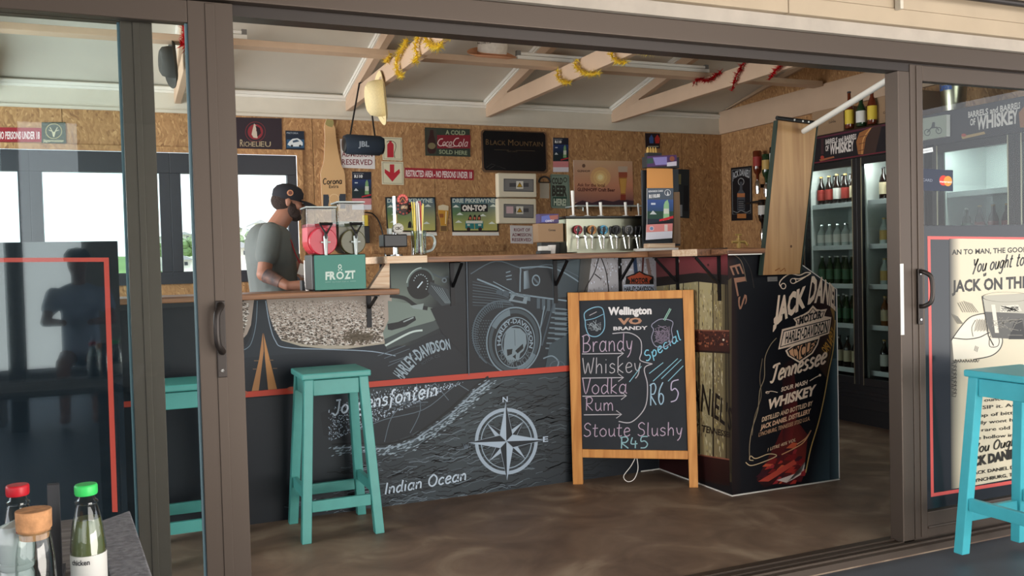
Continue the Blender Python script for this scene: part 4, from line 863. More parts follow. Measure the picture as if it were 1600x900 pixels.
def drie(x0, y0, x1, y1, lab, on_top):
    A = sign('picture_sign', lab, [(x0, y0), (x1, y0), (x1+2, y1), (x0+3, y1)], (28, 32, 30))
    A.grad([(x0+2, y0+2), (x1-2, y0+2), (x1, y0+26), (x1, y1-2), (x0+5, y1-2), (x0+3, y0+26)], [(62, 90, 120), (62, 90, 120), (104, 134, 84), (190, 184, 106), (190, 184, 106), (96, 128, 84)])
    A.text('DRIE PIKKEWYNE', (x0+3, y0+8.5), (x1-4, y0+8.5), 6, (190, 200, 190), bold=.04)
    for x, y in ((8, 15), (66, 14), (14, 27), (50, 29), (12, 39), (64, 41)): hill(A, x0+x-5, x0+x+6, y0+y-3, y0+y+1, (214, 222, 212))
    if on_top:
        A.rect(x0+16, y0+11, x0+58, y0+23, (24, 24, 26)); A.text('ON-TOP', (x0+18, y0+21), (x0+56, y0+21), 8, (226, 220, 212), bold=.06)
        for k in range(3): A.poly([(x0+27+k*7, y0+36), (x0+29+k*7, y0+29), (x0+31+k*7, y0+27), (x0+33+k*7, y0+30), (x0+33+k*7, y0+36)], (30, 26, 30)); A.rect(x0+29+k*7, y0+31, x0+32+k*7, y0+35, (196, 110, 80))
        A.poly([(x0+23, y0+38), (x0+36, y0+36), (x0+37, y0+50), (x0+23, y0+49)], (46, 122, 122)); A.poly([(x0+38, y0+36), (x0+51, y0+38), (x0+51, y0+49), (x0+38, y0+50)], (46, 122, 122)); A.rect(x0+24, y0+37, x0+50, y0+41, (214, 214, 200))
        A.rect(x0+26, y0+42, x0+30, y0+45, (190, 200, 190)); A.rect(x0+43, y0+42, x0+48, y0+45, (190, 200, 190))
        for k in (28, 46): A.disc(x0+k, y0+50, 3, 3, (60, 40, 36), 12)
    else:
        for k in range(2): A.poly([(x0+35+k*7, y0+48), (x0+36+k*7, y0+40), (x0+39+k*7, y0+37), (x0+41+k*7, y0+41), (x0+41+k*7, y0+48)], (30, 26, 30))
    done(A)
    tag(obj('label_strip', G().prism([on(x, y, Y=YS-.006) for x, y in ((x0+3, y1+.8), (x1+2, y1+.8), (x1+3, y1+6), (x0+3, y1+6))], (0, .005, 0)), 'white_plastic'), 'white strip under the '+('right' if on_top else 'left')+' green pictorial sign', 'strip')
drie(602, 308, 680, 362, 'green pictorial sign partly hidden behind the drinking straws', False)
drie(704, 308, 777, 362, 'green pictorial sign with a camper van and ON-TOP lettering', True)
gl = [(684, 322), (687, 320), (696, 319.5), (701, 322), (701, 334), (699, 345), (698, 354), (700, 361), (687, 362), (688, 353), (687, 344), (684, 334)]
A = sign('beer_glass_cutout', 'beer-glass shaped sign between the two green pictorial signs', gl, (190, 150, 84), th=.006)
A.poly([(685, 328), (700, 328), (698.5, 342), (697, 352), (689, 352), (688, 342), (685.5, 334)], (196, 142, 50)); A.poly([(684.5, 322), (692, 319.5), (701, 322), (700.5, 329), (685, 328)], (214, 200, 170)); A.poly([(686, 334), (693, 334), (693, 340), (687, 340)], (150, 90, 44)); A.rect(688.5, 353, 698, 361, (110, 84, 54)); A.line([(697, 330), (696, 350)], 1.4, (236, 220, 170)); done(A)
# distribution boards
for k, (y0, y1) in enumerate(((270, 308), (309.5, 361) if 0 else (309.5, 349))):
    q = [on(x, y, Y=YS-.07) for x, y in ((778, y0), (838, y0+1), (839, y1), (779, y1))]
    t = thing('distribution_board', ('upper' if k == 0 else 'lower')+' cream electrical box with a grey window and warning sticker', 'electrical box', q[0])
    obj('case', G().prism([Vector((p.x, YS-.07, p.z)) for p in q], (0, .069, 0)), 'cream_plastic', t, bevel=.008)
    w = [on(x, y, Y=YS-.072) for x, y in ((787, y0+9), (834, y0+10), (834, y1-8), (787, y1-9))]
    obj('window', G().prism(w, (0, .003, 0)), 'grey_plastic', t, bevel=.002)
    A = Art((0, YS-.0725, 0), (0, -1, 0)); cx, cy = (811.5, y0+19)
    A.lines([[(788, y0+9.8), (833, y0+10.8), (833, y1-9), (788, y1-9.8), (788, y0+9.8)]], .8, (50, 48, 48)); A.rect(796 if not k else 804, cy-3, 826, cy+3, (74, 72, 74))
    A.rect(cx-5, cy-6, cx+6, cy+6, (222, 218, 206)); A.poly([(cx-4, cy+3.5), (cx+.5, cy-4.5), (cx+5, cy+3.5)], (40, 34, 20)); A.poly([(cx-2.8, cy+2.7), (cx+.5, cy-3), (cx+3.8, cy+2.7)], (206, 160, 40)); A.line([(cx+1, cy-1.5), (cx, cy+.5), (cx+1, cy+.5), (cx+.2, cy+2.3)], .6, (40, 34, 20))
    if k: A.rect(791, cy-6, 802, cy+5, (206, 176, 180))
    A.obj('sticker', t)
A = sign('notice', 'small white notice with maroon admission lettering under the electrical boxes', [(797, 352), (832, 353), (833, 381), (798, 380)], (212, 206, 204), th=.003, edge='paper_white')
for i, s_ in enumerate(('RIGHT OF', 'ADMISSION', 'RESERVED')): A.text(s_, (800 if i else 803, 361.5+i*7.7), (830 if i else 828, 361.7+i*7.7), 4.8, (112, 40, 50), bold=.02)
done(A)
A = sign('cooler_sign', 'pale green cold beer sign with rounded corners', [(860, 272), (889, 273), (891, 326), (861, 325)], (122, 140, 126), rounded=.015)
A.lines([[(861.5, 274), (887.5, 275), (889, 324), (862.5, 323), (861.5, 274)]], .6, (60, 74, 66)); A.rect(863.5, 307.5, 886, 322, (40, 72, 60)); c = (54, 52, 44)
A.text('COLD', (862.5, 287), (879, 287.5), 9, c, bold=.04); A.ring(883, 281, 3, 4, 1, c, 16); A.text('BEER', (862.5, 305.5), (886, 306), 15, c, bold=.05); A.text('HERE!', (865, 320.5), (885, 321), 9.5, (190, 200, 180), bold=.05); done(A)
A = sign('wall_note', 'small yellowed paper note left of the cold beer sign', [(843.5, 286), (858, 286.5), (858, 310), (844, 309.5)], (188, 180, 164), th=.002, edge='paper_white'); done(A)
t = thing('bottle_opener', 'half-round metal bottle opener above the yellowed note', 'bottle opener', on(851, 280, Y=YS-.01))
p = on(851, 285, Y=YS-.01); g = G()
g.tube([p+Vector((.055*math.cos(a_*math.pi/10), 0, .05*math.sin(a_*math.pi/10))) for a_ in range(11)], .008, 6); g.tube([p-Vector((.055, 0, 0)), p+Vector((.055, 0, 0))], .005, 6); obj('arch', g, 'sign_metal', t)
A = sign('beer_poster', 'sunset poster for craft beer with a tall glass behind the taps', [(896, 250), (988, 252), (990, 323), (898, 321)], (190, 150, 120), th=.004, edge='paper_white')
A.grad([(896, 250), (942, 251), (988, 252), (989, 290), (990, 316), (944, 318), (898, 316), (897, 288)], [(190, 158, 134), (200, 166, 130), (196, 160, 130), (206, 140, 110), (120, 80, 84), (140, 92, 84), (130, 92, 90), (196, 140, 110)])
for r_, c in ((16, (214, 168, 116)), (11, (224, 184, 124)), (6.5, (236, 206, 140)), (4, (244, 226, 170))): A.disc(938, 277, r_, r_, c, 24)
A.poly([(898, 318), (910, 313), (925, 317), (940, 312), (958, 315), (972, 311), (990, 314), (990, 323), (898, 321)], (74, 52, 62)); A.disc(912, 259, 2.6, 3, (110, 84, 70), 12); A.text('GLENHOFF', (902, 268.5), (922, 269), 3, (90, 66, 56), bold=.03)
A.text('Ask for the local', (902, 291), (945, 292), 4.8, (100, 54, 44), bold=.02); A.text('GLENHOFF Craft Beer', (902, 298.5), (961, 299.5), 5, (90, 44, 40), bold=.03)
A.poly([(966, 262), (980, 262), (979, 285), (977, 303), (978, 313), (969, 313), (970, 303), (967, 285)], (170, 110, 60)); A.poly([(965.5, 260), (980.5, 260), (980, 269), (966, 269)], (190, 170, 150)); A.rect(966.5, 269, 980, 277, (160, 84, 60)); A.poly([(968, 279), (979, 279), (977, 302), (970, 302)], (206, 156, 80)); A.rect(969.5, 304, 977.5, 313, (140, 60, 44)); done(A)
# dark framed sign right of the display stand
A = sign('menu_plaque', 'narrow dark plaque on the wall behind the promotion stand', [(1057, 264), (1077, 265), (1077, 341), (1058, 340)], (44, 50, 54)); A.rect(1059, 272, 1064, 288, (120, 116, 80)); A.rect(1060, 320, 1066, 338, (150, 156, 160)); A.rect(1068, 290, 1075, 330, (30, 34, 38)); done(A)
A = sign('picture_plaque', 'small poster with blue and red bottle caps under the wall plate', [(1008, 208), (1031, 208.5), (1031, 232), (1009, 231)], (38, 28, 34), th=.004); A.poly([(1014, 216), (1018, 210), (1021, 216), (1021, 224), (1015, 224)], (60, 90, 150)); A.poly([(1023, 216), (1027, 210), (1031, 216), (1030, 224), (1024, 224)], (180, 50, 44)); A.rect(1012, 228, 1029, 230, (150, 150, 130)); done(A)
# whiskey plaque on the right wall
A = sign('whiskey_plaque', 'tall black whiskey plaque with white lettering on the right wall', [(1142, 262.5), (1174, 259), (1175, 344), (1143, 345)], (22, 22, 26), x=XR-.02)
A.lines([[(1144, 266), (1172.5, 262.5), (1173, 333), (1145, 335), (1144, 266)]], .7, (130, 134, 136)); A.text('JACK DANIELS', 0, 0, 0, (170, 174, 176), base=[(1145, 280), (1158, 274), (1171, 278)], top=[(1145, 270), (1158, 265), (1172, 266)], bold=.03)
A.ring(1158, 284, 5, 6, 1, (150, 150, 150), 20); A.poly([(1156, 284), (1160, 284), (1160, 296), (1164, 302), (1164, 329), (1152, 329), (1152, 302), (1156, 296)], (70, 74, 80)); A.rect(1152, 302, 1164, 308, (170, 110, 70)); A.rect(1153, 312, 1163, 326, (40, 42, 46)); A.lines([[(1154, 315+i*3), (1162, 315+i*3)] for i in range(4)], .6, (150, 150, 150)); A.lines([[(1146, 330), (1152, 332), (1158, 329), (1166, 332), (1172, 329)]], 1, (130, 134, 136), 4); A.rect(1152, 334, 1166, 341, (170, 110, 60)); done(A)

# ------------------------------------------------------------------ spirits on the right wall
def lathebottle(p, prof, mname, seg=12, flip=False, parent=None, name='body'):
    g = G(); pr = [(r_, -z if flip else z) for r_, z in prof]
    if flip: pr = pr[::-1]
    g.lathe(pr, seg, p); return obj(name, g, mname, parent, smooth=True)
mat('whisky_glass', (96, 40, 22), .1, coat=.5); mat('green_glass', (34, 58, 34), .1, coat=.5); mat('dark_glass', (28, 20, 18), .1, coat=.5); mat('clear_glass', (176, 186, 184), .08, coat=.5); mat('amber_glass', (110, 62, 26), .1, coat=.5)
mat('label_cream', (206, 190, 160), .6); mat('label_red', (150, 50, 44), .6); mat('label_yellow', (212, 184, 60), .6); mat('label_white', (214, 212, 206), .6); mat('label_black', (30, 30, 34), .5); mat('label_green', (70, 110, 80), .5); mat('label_gold', (196, 160, 90), .5); mat('label_blue', (70, 110, 190), .5)
OPT = [(1183, 236, 275, 'whisky_glass', 'label_red', 'amber spirit bottle hanging upside down nearest the whiskey plaque'),
       (1197, 241, 280, 'green_glass', 'label_gold', 'green spirit bottle with gold label hanging upside down beside the plank'),
       (1209, 230, 270, 'dark_glass', 'label_white', 'dark spirit bottle hanging upside down half hidden by the plank'),
       (1191, 312, 350, 'dark_glass', 'label_white', 'dark spirit bottle in the lower row hanging upside down by the plank')]
for x, y0, y1, mg, ml, lab in OPT:
    p0 = on(x, y0, X=XR-.12); p1 = on(x, y1, X=XR-.12); h = p0.z-p1.z; s_ = h/.21
    t = thing('spirit_bottle', lab, 'bottle', p0, 'upside-down spirit bottles on the right wall')
    pr = [(.0, 0), (.034*s_, 0), (.037*s_, .01*s_), (.037*s_, .15*s_), (.03*s_, .18*s_), (.014*s_, .20*s_), (.013*s_, .26*s_), (.0, .26*s_)]
    lathebottle(p0, pr, mg, 14, True, t)
    obj('label', G().lathe([(.0375*s_, -.13*s_), (.0375*s_, -.05*s_)], 14, p0), ml, t, smooth=True)
    obj('optic', G().lathe([(.02*s_, -.36*s_), (.024*s_, -.30*s_), (.024*s_, -.27*s_), (.015*s_, -.25*s_)], 12, p0), 'chrome', t, smooth=True)
    obj('clamp', G().box(p0.x, XR-.021, p0.y-.012, p0.y+.012, p0.z-.31*s_, p0.z-.28*s_), 'black_metal', t)
p = on(1182, 335, X=XR-.1); obj_ = tag(obj('spirit_shelf', G().box(XR-.16, XR-.021, p.y-.14, p.y+.1, p.z+.1, p.z+.115), 'black_plastic'), 'narrow black shelf between the hanging spirit bottles', 'shelf')
# brass tap behind the high top
p = on(1154, 384, Y=5.6); z0 = p.z
t = thing('water_tap', 'small brass tap standing behind the bar top', 'tap', (p.x, 5.6, z0-.02)); g = G().tube([(p.x, 5.6, z0-.02), (p.x, 5.6, z0+.06)], .014).tube([(p.x-.06, 5.6, z0+.03), (p.x+.06, 5.6, z0+.03), (p.x+.07, 5.58, z0)], .011); obj('body', g, 'label_gold', t, smooth=True)
obj('handle', G().tube([(p.x, 5.6, z0+.06), (p.x, 5.6, z0+.085)], .006).tube([(p.x-.03, 5.6, z0+.085), (p.x+.03, 5.6, z0+.085)], .006), 'label_gold', t)
tag(obj('back_counter', G().box(3.6, XR-.03, 5.4, 5.95, z0-.06, z0-.022).box(3.65, XR-.08, 5.45, 5.9, 0, z0-.061), 'counter_wood'), 'wooden work counter against the right wall behind the bar', 'counter')
# ------------------------------------------------------------------ things on the high bar top
ZU = zu+.0305
Yt = 4.47
# beer tap tower
c = [on(x, y, Y=Yt) for x, y in ((885, 341), (1008, 342), (1008, 389), (885, 391))]
t = thing('beer_tap_tower', 'stainless steel beer font with six taps and round badges', 'beer tap', (c[0].x, Yt, ZU))
x0, x1 = c[0].x, c[1].x; zt = c[0].z
obj('casing', G().box(x0, x1, Yt, Yt+.14, ZU, zt), 'steel', t, bevel=.004)
obj('top_cover', G().box(x0-.008, x1+.008, Yt-.01, Yt+.15, zt, zt+.012), 'steel_dark', t, bevel=.003)
obj('drip_pan', G().box(x0, x1, Yt-.12, Yt-.001, ZU, ZU+.008), 'steel', t)
bc = [((150, 40, 50), 'G'), ((186, 126, 70), 'A'), ((70, 150, 190), 'CBC'), ((40, 40, 42), ''), ((120, 122, 124), 'CBC'), ((34, 34, 38), '')]
xx = [903, 925, 943, 963, 982.5, 999.5]
for k, xp in enumerate(xx):
    yy = 360+k*.2; b0 = on(xp, 360, Y=Yt-.005); q = b0.x
    bd = obj('badge', G().tube([(q, Yt-.001, b0.z), (q, Yt-.012, b0.z)], .023, 20), 'black_plastic', t)
    A = Art((0, Yt-.0121, 0), (0, -1, 0)); r_ = 7.2; (A.disc(xp, 359, r_, r_, bc[k][0], 20), A.ring(xp, 359, r_-1, r_-1, 1.2, tuple(min(255, v+50) for v in bc[k][0]), 20))
    if bc[k][1]: A.text(bc[k][1], (xp-3.6, 361), (xp+3.6, 361), 4, (226, 222, 214), bold=.04)
    A.obj('badge_print', bd)
    zf = on(xp, 371, Y=Yt-.03).z
    for s_ in (-1, 1):
        xs2 = q+s_*.024
        f_ = obj('tap', G().tube([(xs2, Yt-.001, zf), (xs2, Yt-.05, zf)], .007, 8).tube([(xs2, Yt-.045, zf), (xs2+s_*.006, Yt-.055, zf-.065)], [.007, .0045], 8).tube([(xs2, Yt-.04, zf), (xs2, Yt-.04, zf+.012)], .006, 8), 'chrome', t, smooth=True)
        obj('lever', G().tube([(xs2, Yt-.042, zf+.012), (xs2-s_*.004, Yt-.05, zf+.045), (xs2-s_*.004, Yt-.052, zf+.062)], [.004, .009, .006], 8), 'black_plastic', f_, smooth=True)
    obj('crossbar', G().tube([(q-.03, Yt-.03, zf), (q+.03, Yt-.03, zf)], .0035, 6), 'chrome', t)
# tall white spouts above
for k, (xp, y0) in enumerate(((894, 298), (917, 316), (938, 316), (977, 316), (997, 318))):
    p0 = on(xp, y0, Y=Yt+.08); w = .009 if k in (0, 2, 3) else .006
    g = G().tube([(p0.x, Yt+.08, zt+.012), (p0.x, Yt+.08, zt+.02)], .018, 12).tube([(p0.x+.004, Yt+.08, zt+.02), (p0.x, Yt+.08, p0.z)], [w*.7, w], 10)
    obj('tap_handle', g, 'white_plastic', t, smooth=True, label='tall white handle on top of the font')
p0 = on(897, 321, Y=YB-.2); p1 = on(1000, 323, Y=YB-.2)
t = thing('glass_shelf', 'clear glass shelf on the back wall under the sunset poster', 'shelf', (p0.x, YB-.15, p0.z)); obj('plate', G().box(p0.x, p1.x+.05, YB-.25, YB-.03, p0.z-.012, p0.z), 'clear_glass', t)
for q in (p0.x+.08, p1.x-.1): obj('support', G().box(q, q+.012, YB-.2, YB-.021, p0.z-.05, p0.z-.013), 'chrome', t)
# promotion stand
Ys = 4.30
def P3(x, y, Y=Ys): return on(x, y, Y=Y)
t = thing('promotion_stand', 'wooden promotion stand with price card at the corner of the high bar top', 'display stand', (P3(1030, 388).x, Ys, ZU))
def slab(n, quad, y, th, m_, par): return obj(n, G().prism([Vector(on(a, b, Y=y)) for a, b in quad], (0, th, 0)), m_, par, bevel=.001)
slab('back_board', [(1003, 266), (1060, 264), (1063, 384), (1005, 386)], Ys+.05, .012, 'dark_panel', t)
slab('side_post', [(1053, 300), (1062, 300), (1064, 381), (1054, 381)], Ys+.03, .02, 'pole_wood', t)
slab('orange_sheet', [(1011, 262), (1051, 261), (1052, 294), (1011, 294)], Ys+.02, .003, mat('orange_paper', (214, 150, 84), .7), t)
pc = slab('price_card', [(1011, 294), (1052, 294), (1052, 354), (1011, 354)], Ys+.01, .004, 'paper_white', t)
A = Art((0, Ys+.01, 0), (0, -1, 0)); A.rect(1011, 294, 1052, 354, (36, 44, 58)); A.rect(1011, 294, 1052, 312, (84, 94, 108)); A.grad([(1011, 312), (1052, 312), (1052, 330), (1011, 330)], [(60, 84, 150), (70, 96, 160), (50, 80, 120), (50, 76, 110)]); A.rect(1011, 330, 1052, 342, (44, 74, 62))
A.text('REWARDS CARD', (1013, 300.5), (1036, 299.5), 2.6, (226, 228, 232), bold=.03); A.text('R110.00', (1014, 309.5), (1031, 308), 5, (236, 236, 238), bold=.05); A.ring(1043, 301, 5, 5, .8, (220, 224, 228), 20); A.poly([(1042, 305), (1043, 298), (1045, 305)], (230, 232, 236))
A.poly([(1039, 315), (1043, 312), (1045, 318), (1046, 350), (1036, 350), (1037, 320)], (150, 196, 150)); A.rect(1037, 326, 1045, 334, (216, 220, 206)); A.rect(1037, 343, 1046, 349, (190, 60, 40)); A.poly([(1030, 343), (1052, 337), (1052, 341), (1030, 346)], (206, 44, 56)); A.poly([(1012, 350), (1052, 342), (1052, 354), (1012, 354)], (30, 28, 36)); A.poly([(1015, 335), (1020, 329), (1026, 335)], (200, 206, 208)); A.rect(1017, 317, 1024, 320, (200, 210, 226)); A.obj('print', pc)
fc = slab('foot_card', [(1010, 351), (1051, 349), (1050, 372), (1009, 375)], Ys-.01, .002, 'paper_white', t)
A = Art((0, Ys-.01, 0), (0, -1, 0)); A.poly([(1010, 351), (1051, 349), (1050.6, 361), (1009.6, 363)], (220, 140, 138)); A.poly([(1009.6, 363), (1050.6, 361), (1050, 372), (1009, 375)], (222, 222, 234)); A.disc(1018, 357, 4, 4, (226, 190, 196), 16); A.disc(1018, 357, 2.6, 2.6, (110, 140, 180), 16); A.rect(1038, 351, 1043, 361, (226, 210, 206)); A.obj('print', fc)
obj('wood_foot', G().box(P3(1011, 378).x, P3(1052, 378).x, Ys-.02, Ys+.04, ZU+.02, ZU+.045), 'light_wood', t, bevel=.002)
tag(obj('white_carton', G().box(P3(1004, 384, Ys-.03).x, P3(1057, 384, Ys-.03).x, Ys-.05, Ys+.07, ZU+.0005, ZU+.0185), 'white_plastic', bevel=.002), 'flat white carton under the promotion stand', 'carton')
# snack boxes on top
q = on(1034, 262, Y=Ys+.05)
t = thing('snack_box', 'purple and blue picture box lying on top of the promotion stand', 'box', q)
xa_, xb_ = on(1009, 262, Y=Ys).x, on(1060, 262, Y=Ys).x; z0_ = on(1030, 263, Y=Ys).z+.002
obj('carton', G().box(xa_, xb_, Ys-.01, Ys+.04, z0_, z0_+.062), 'label_black', t, bevel=.002)
A = Art((0, Ys-.01, 0), (0, -1, 0)); A.poly([(1011, 244), (1057, 242), (1058, 258), (1011, 261)], (80, 50, 96)); A.poly([(1020, 246), (1042, 245), (1042, 257), (1024, 258)], (140, 130, 190)); A.poly([(1011, 248), (1020, 247), (1021, 255), (1011, 256)], (50, 80, 70)); A.disc(1050, 248, 4, 4, (140, 80, 60), 12); A.poly([(1042, 254), (1057, 252), (1057, 259), (1042, 260)], (206, 200, 214)); A.obj('print', t)
t = thing('snack_box', 'small dark box of miniature bottles standing on the picture box', 'box', (q.x, Ys+.03, z0_+.063)); xc_ = on(1012, 240, Y=Ys).x; xd_ = on(1034, 240, Y=Ys).x
obj('carton', G().box(xc_, xd_, Ys+.0, Ys+.035, z0_+.0625, z0_+.085), 'label_black', t)
for k in range(4): obj('miniature', G().lathe([(.008, 0), (.008, .018), (.004, .024), (.004, .032)], 8, (xc_+.012+k*.017, Ys+.018, z0_+.085)), 'label_gold', t, smooth=True)
# cartons left of the taps
def carton(lab, x0_, y0_, x1_, y1_, Y, m_, zbase=None, d=.12, name='carton'):
    a_ = on(x0_, y1_, Y=Y); b_ = on(x1_, y0_, Y=Y); z = a_.z if zbase is None else zbase
    return tag(obj(name, G().box(a_.x, b_.x, Y, Y+d, z, b_.z), m_, bevel=.002), lab, 'box')
t = thing('card_reader', 'white card reader in a black cradle left of the beer font', 'card reader', on(852, 391, Y=4.45)); p = on(852, 391, Y=4.45)
obj('cradle', G().box(p.x-.035, p.x+.03, 4.44, 4.5, ZU, ZU+.018), 'black_plastic', t, bevel=.003); obj('body', G().box(p.x-.028, p.x+.02, 4.445, 4.49, ZU+.018, ZU+.045), 'white_plastic', t, bevel=.004)
t = thing('cup_stack', 'short stack of white paper cups beside the card reader', 'cups', (p.x+.065, 4.5, ZU)); obj('cup', G().lathe([(.018, 0), (.023, .05), (.021, .05), (.017, .003)], 14, (p.x+.065, 4.5, ZU+.0)), 'paper_white', t, smooth=True)
zc = on(860, 378, Y=4.5).z
tag(obj('box_riser', G().box(on(846, 380, Y=4.56).x, on(884, 380, Y=4.56).x, 4.56, 4.62, ZU, zc-.001), 'black_plastic'), 'black riser holding the brown carton beside the beer font', 'riser')
bx = carton('plain brown carton left of the beer font', 841, 349, 880, 378, 4.5, 'cardboard', zc, .07)
A = Art((0, 4.5, 0), (0, -1, 0)); A.text('Corona', (857, 361), (868, 361), 3.2, (70, 56, 44), bold=.04); A.obj('print', bx)
zc2 = on(860, 349, Y=4.5).z+.001; b2 = carton('small purple printed box on the brown carton', 843, 334, 873, 349, 4.5, mat('purple_print', (66, 50, 96), .5), zc2, .05, 'snack_box')
A = Art((0, 4.5, 0), (0, -1, 0)); A.poly([(846, 338), (858, 336), (862, 346), (846, 347)], (90, 100, 170)); A.poly([(858, 337), (872, 336), (872, 342), (860, 344)], (150, 90, 80)); A.text('CANDY', (852, 347), (866, 346), 3, (200, 196, 210), bold=.04); A.obj('print', b2)
# mug with straws
p = on(655, 398, Y=4.36); mx = p.x+.0
t = thing('straw_mug', 'glass beer mug filled with coloured drinking straws', 'mug', (mx, 4.36, ZU+.005))
glassmat('mug_glass', (225, 232, 230), 1.5)
obj('glass', G().lathe([(.036, 0), (.04, .004), (.037, .03), (.039, .1), (.041, .125), (.037, .125), (.034, .012), (.0, .012)], 18, (mx, 4.36, ZU+.0055)), 'mug_glass', t, smooth=True)
hx = mx+.038
obj('handle', G().tube(smooth_poly([(hx, 4.36, ZU+.11), (hx+.035, 4.355, ZU+.105), (hx+.045, 4.35, ZU+.07), (hx+.03, 4.355, ZU+.035), (hx, 4.36, ZU+.025)], 4), .007, 8), 'clear_glass', t, smooth=True)
random.seed(3)
for k, c in enumerate(((226, 200, 60), (214, 210, 200), (232, 232, 226), (170, 70, 110), (206, 90, 80), (120, 80, 150), (230, 214, 110))):
    m_ = mat('straw_%s' % ('yellow', 'ivory', 'white', 'magenta', 'coral', 'violet', 'lemon')[k], c, .4); cn = ('yellow', 'ivory', 'white', 'magenta', 'coral red', 'violet', 'pale lemon')[k]
    for j in range(5):
        a_ = random.random()*6.28; r_ = random.random()*.026; tx = mx+(k-3)*.008+random.uniform(-.008, .008)
        tag(obj('drinking_straw', G().tube([(mx+r_*math.cos(a_)*.6+(k-3)*.005, 4.36+r_*math.sin(a_)*.7, ZU+.02), (tx, 4.36+r_*math.sin(a_), ZU+.27+random.uniform(-.012, .012))], .0033, 5), m_), '%s drinking straw standing in the glass mug' % cn, 'straw', '%s straws in the glass mug' % cn)
# old tap column with badges at the left end
bx0 = on(624, 398, Y=4.34).x
t = thing('counter_scale', 'black and chrome till device at the left end of the high bar top', 'till', (bx0, 4.34, ZU+.005))
z_ = ZU+.005
obj('head', G().box(on(600, 380, Y=4.3).x, on(637, 380, Y=4.3).x, 4.30, 4.40, on(620, 386, Y=4.3).z, on(620, 366, Y=4.3).z), 'black_plastic', t, bevel=.006)
obj('neck', G().tube([(bx0-.02, 4.35, z_+.01), (bx0-.02, 4.35, on(620, 386, Y=4.3).z)], .008), 'chrome', t); obj('base', G().tube([(bx0-.025, 4.35, z_), (bx0-.025, 4.35, z_+.008)], .045, 20), 'chrome', t)
obj('bottle_cap', G().tube([(bx0-.045, 4.35, on(612, 366, Y=4.35).z), (bx0-.045, 4.35, on(612, 357, Y=4.35).z)], .013, 12), 'clear_glass', t)
t = thing('tap_badge_column', 'tap column carrying three round beer badges beside the straws', 'beer tap', (bx0, 4.42, ZU+.005))
bz = [on(628, y, Y=4.40).z for y in (306, 324, 357)]
obj('column', G().tube([(bx0+.01, 4.43, z_), (bx0+.01, 4.43, bz[0])], .012, 12), 'chrome', t)
for (xp, yp, r_, c, c2, tx) in ((629, 312, 9, (196, 70, 64), (226, 110, 100), ''), (631.5, 324, 12.5, (30, 24, 24), (150, 60, 50), 'AFRICAN'), (622.5, 357, 8.5, (206, 204, 198), (160, 160, 156), 'CBC')):
    p = on(xp, yp, Y=4.40); bd = obj('badge', G().tube([(p.x, 4.405, p.z), (p.x, 4.42, p.z)], r_/313, 18), 'black_plastic', t); A = Art((0, 4.405, 0), (0, -1, 0)); A.disc(xp, yp, r_-.3, r_-.3, c, 24)
    for i in range(11):
        a_ = i*.571; A.disc(xp+(r_-2.5)*math.cos(a_), yp+(r_-2.5)*math.sin(a_), 1.7, 1.7, c2, 8)
    if tx == 'CBC': A.disc(xp, yp, 6.5, 6.5, c, 20)
    else: A.disc(xp, yp, r_*.52, r_*.52, (60, 30, 26), 16); A.lines([[(xp-4, yp+3), (xp, yp-3), (xp+4, yp+3)]], 1.3, (190, 110, 50))
    if tx: A.text(tx, (xp-5, yp+2), (xp+5, yp+1.6), 4.2, (60, 50, 46) if tx == 'CBC' else (210, 190, 160), bold=.04)
    A.obj('badge_print', bd)

# ------------------------------------------------------------------ slush machine on the low bar top
ZL = 1.104; Ym = 4.235
xl, xr2 = on(493, 452, Y=Ym).x, on(572, 452, Y=Ym).x; zb_ = on(530, 397, Y=Ym).z
t = thing('slush_machine', 'twin-tank slush machine with red and olive slush and green front panel', 'slush machine', ((xl+xr2)/2, Ym, ZL))
obj('base', G().box(xl-.012, xr2+.006, Ym+.01, Ym+.2, ZL+.004, zb_), 'black_plastic', t, bevel=.006)
obj('foot', G().box(xl, xl+.03, Ym+.03, Ym+.06, ZL, ZL+.004).box(xr2-.03, xr2, Ym+.03, Ym+.06, ZL, ZL+.004).box(xl, xl+.03, Ym+.15, Ym+.18, ZL, ZL+.004).box(xr2-.03, xr2, Ym+.15, Ym+.18, ZL, ZL+.004), 'black_plastic', t)
fp = obj('front_panel', G().box(xl, xr2, Ym, Ym+.009, ZL+.006, zb_-.004), mat('slush_green', (44, 122, 108), .45), t)
A = Art((0, Ym, 0), (0, -1, 0)); w_ = (196, 212, 204); A.text('FR', (508.5, 437), (524.5, 436), 11.5, w_, bold=.045); A.ring(531.3, 430.3, 5.8, 6.1, 2.3, w_, 28); A.text('ZT', (538.2, 435.6), (555, 434.5), 11.5, w_, bold=.045); A.disc(529.2, 421.8, 1.1, 1.1, w_, 10); A.disc(533.6, 421.6, 1.1, 1.1, w_, 10); A.ring(531, 416.5, 2.8, 3.6, 1.2, w_, 20); A.text('the frozen slush co', (519, 441.5), (545, 440.5), 2.2, (140, 176, 166)); A.lines([[(508, 441), (517, 440.6)], [(547, 439.4), (556, 439)]], .6, (140, 176, 166)); A.obj('print', fp)
glassmat('tank_plastic', (228, 236, 236), 1.2); mat('slush_red', (168, 12, 34), .35, coat=.3, noise=.2, scale=9, c2=(190, 40, 64)); mat('slush_olive', (78, 74, 34), .35, coat=.4, noise=.15, scale=9)
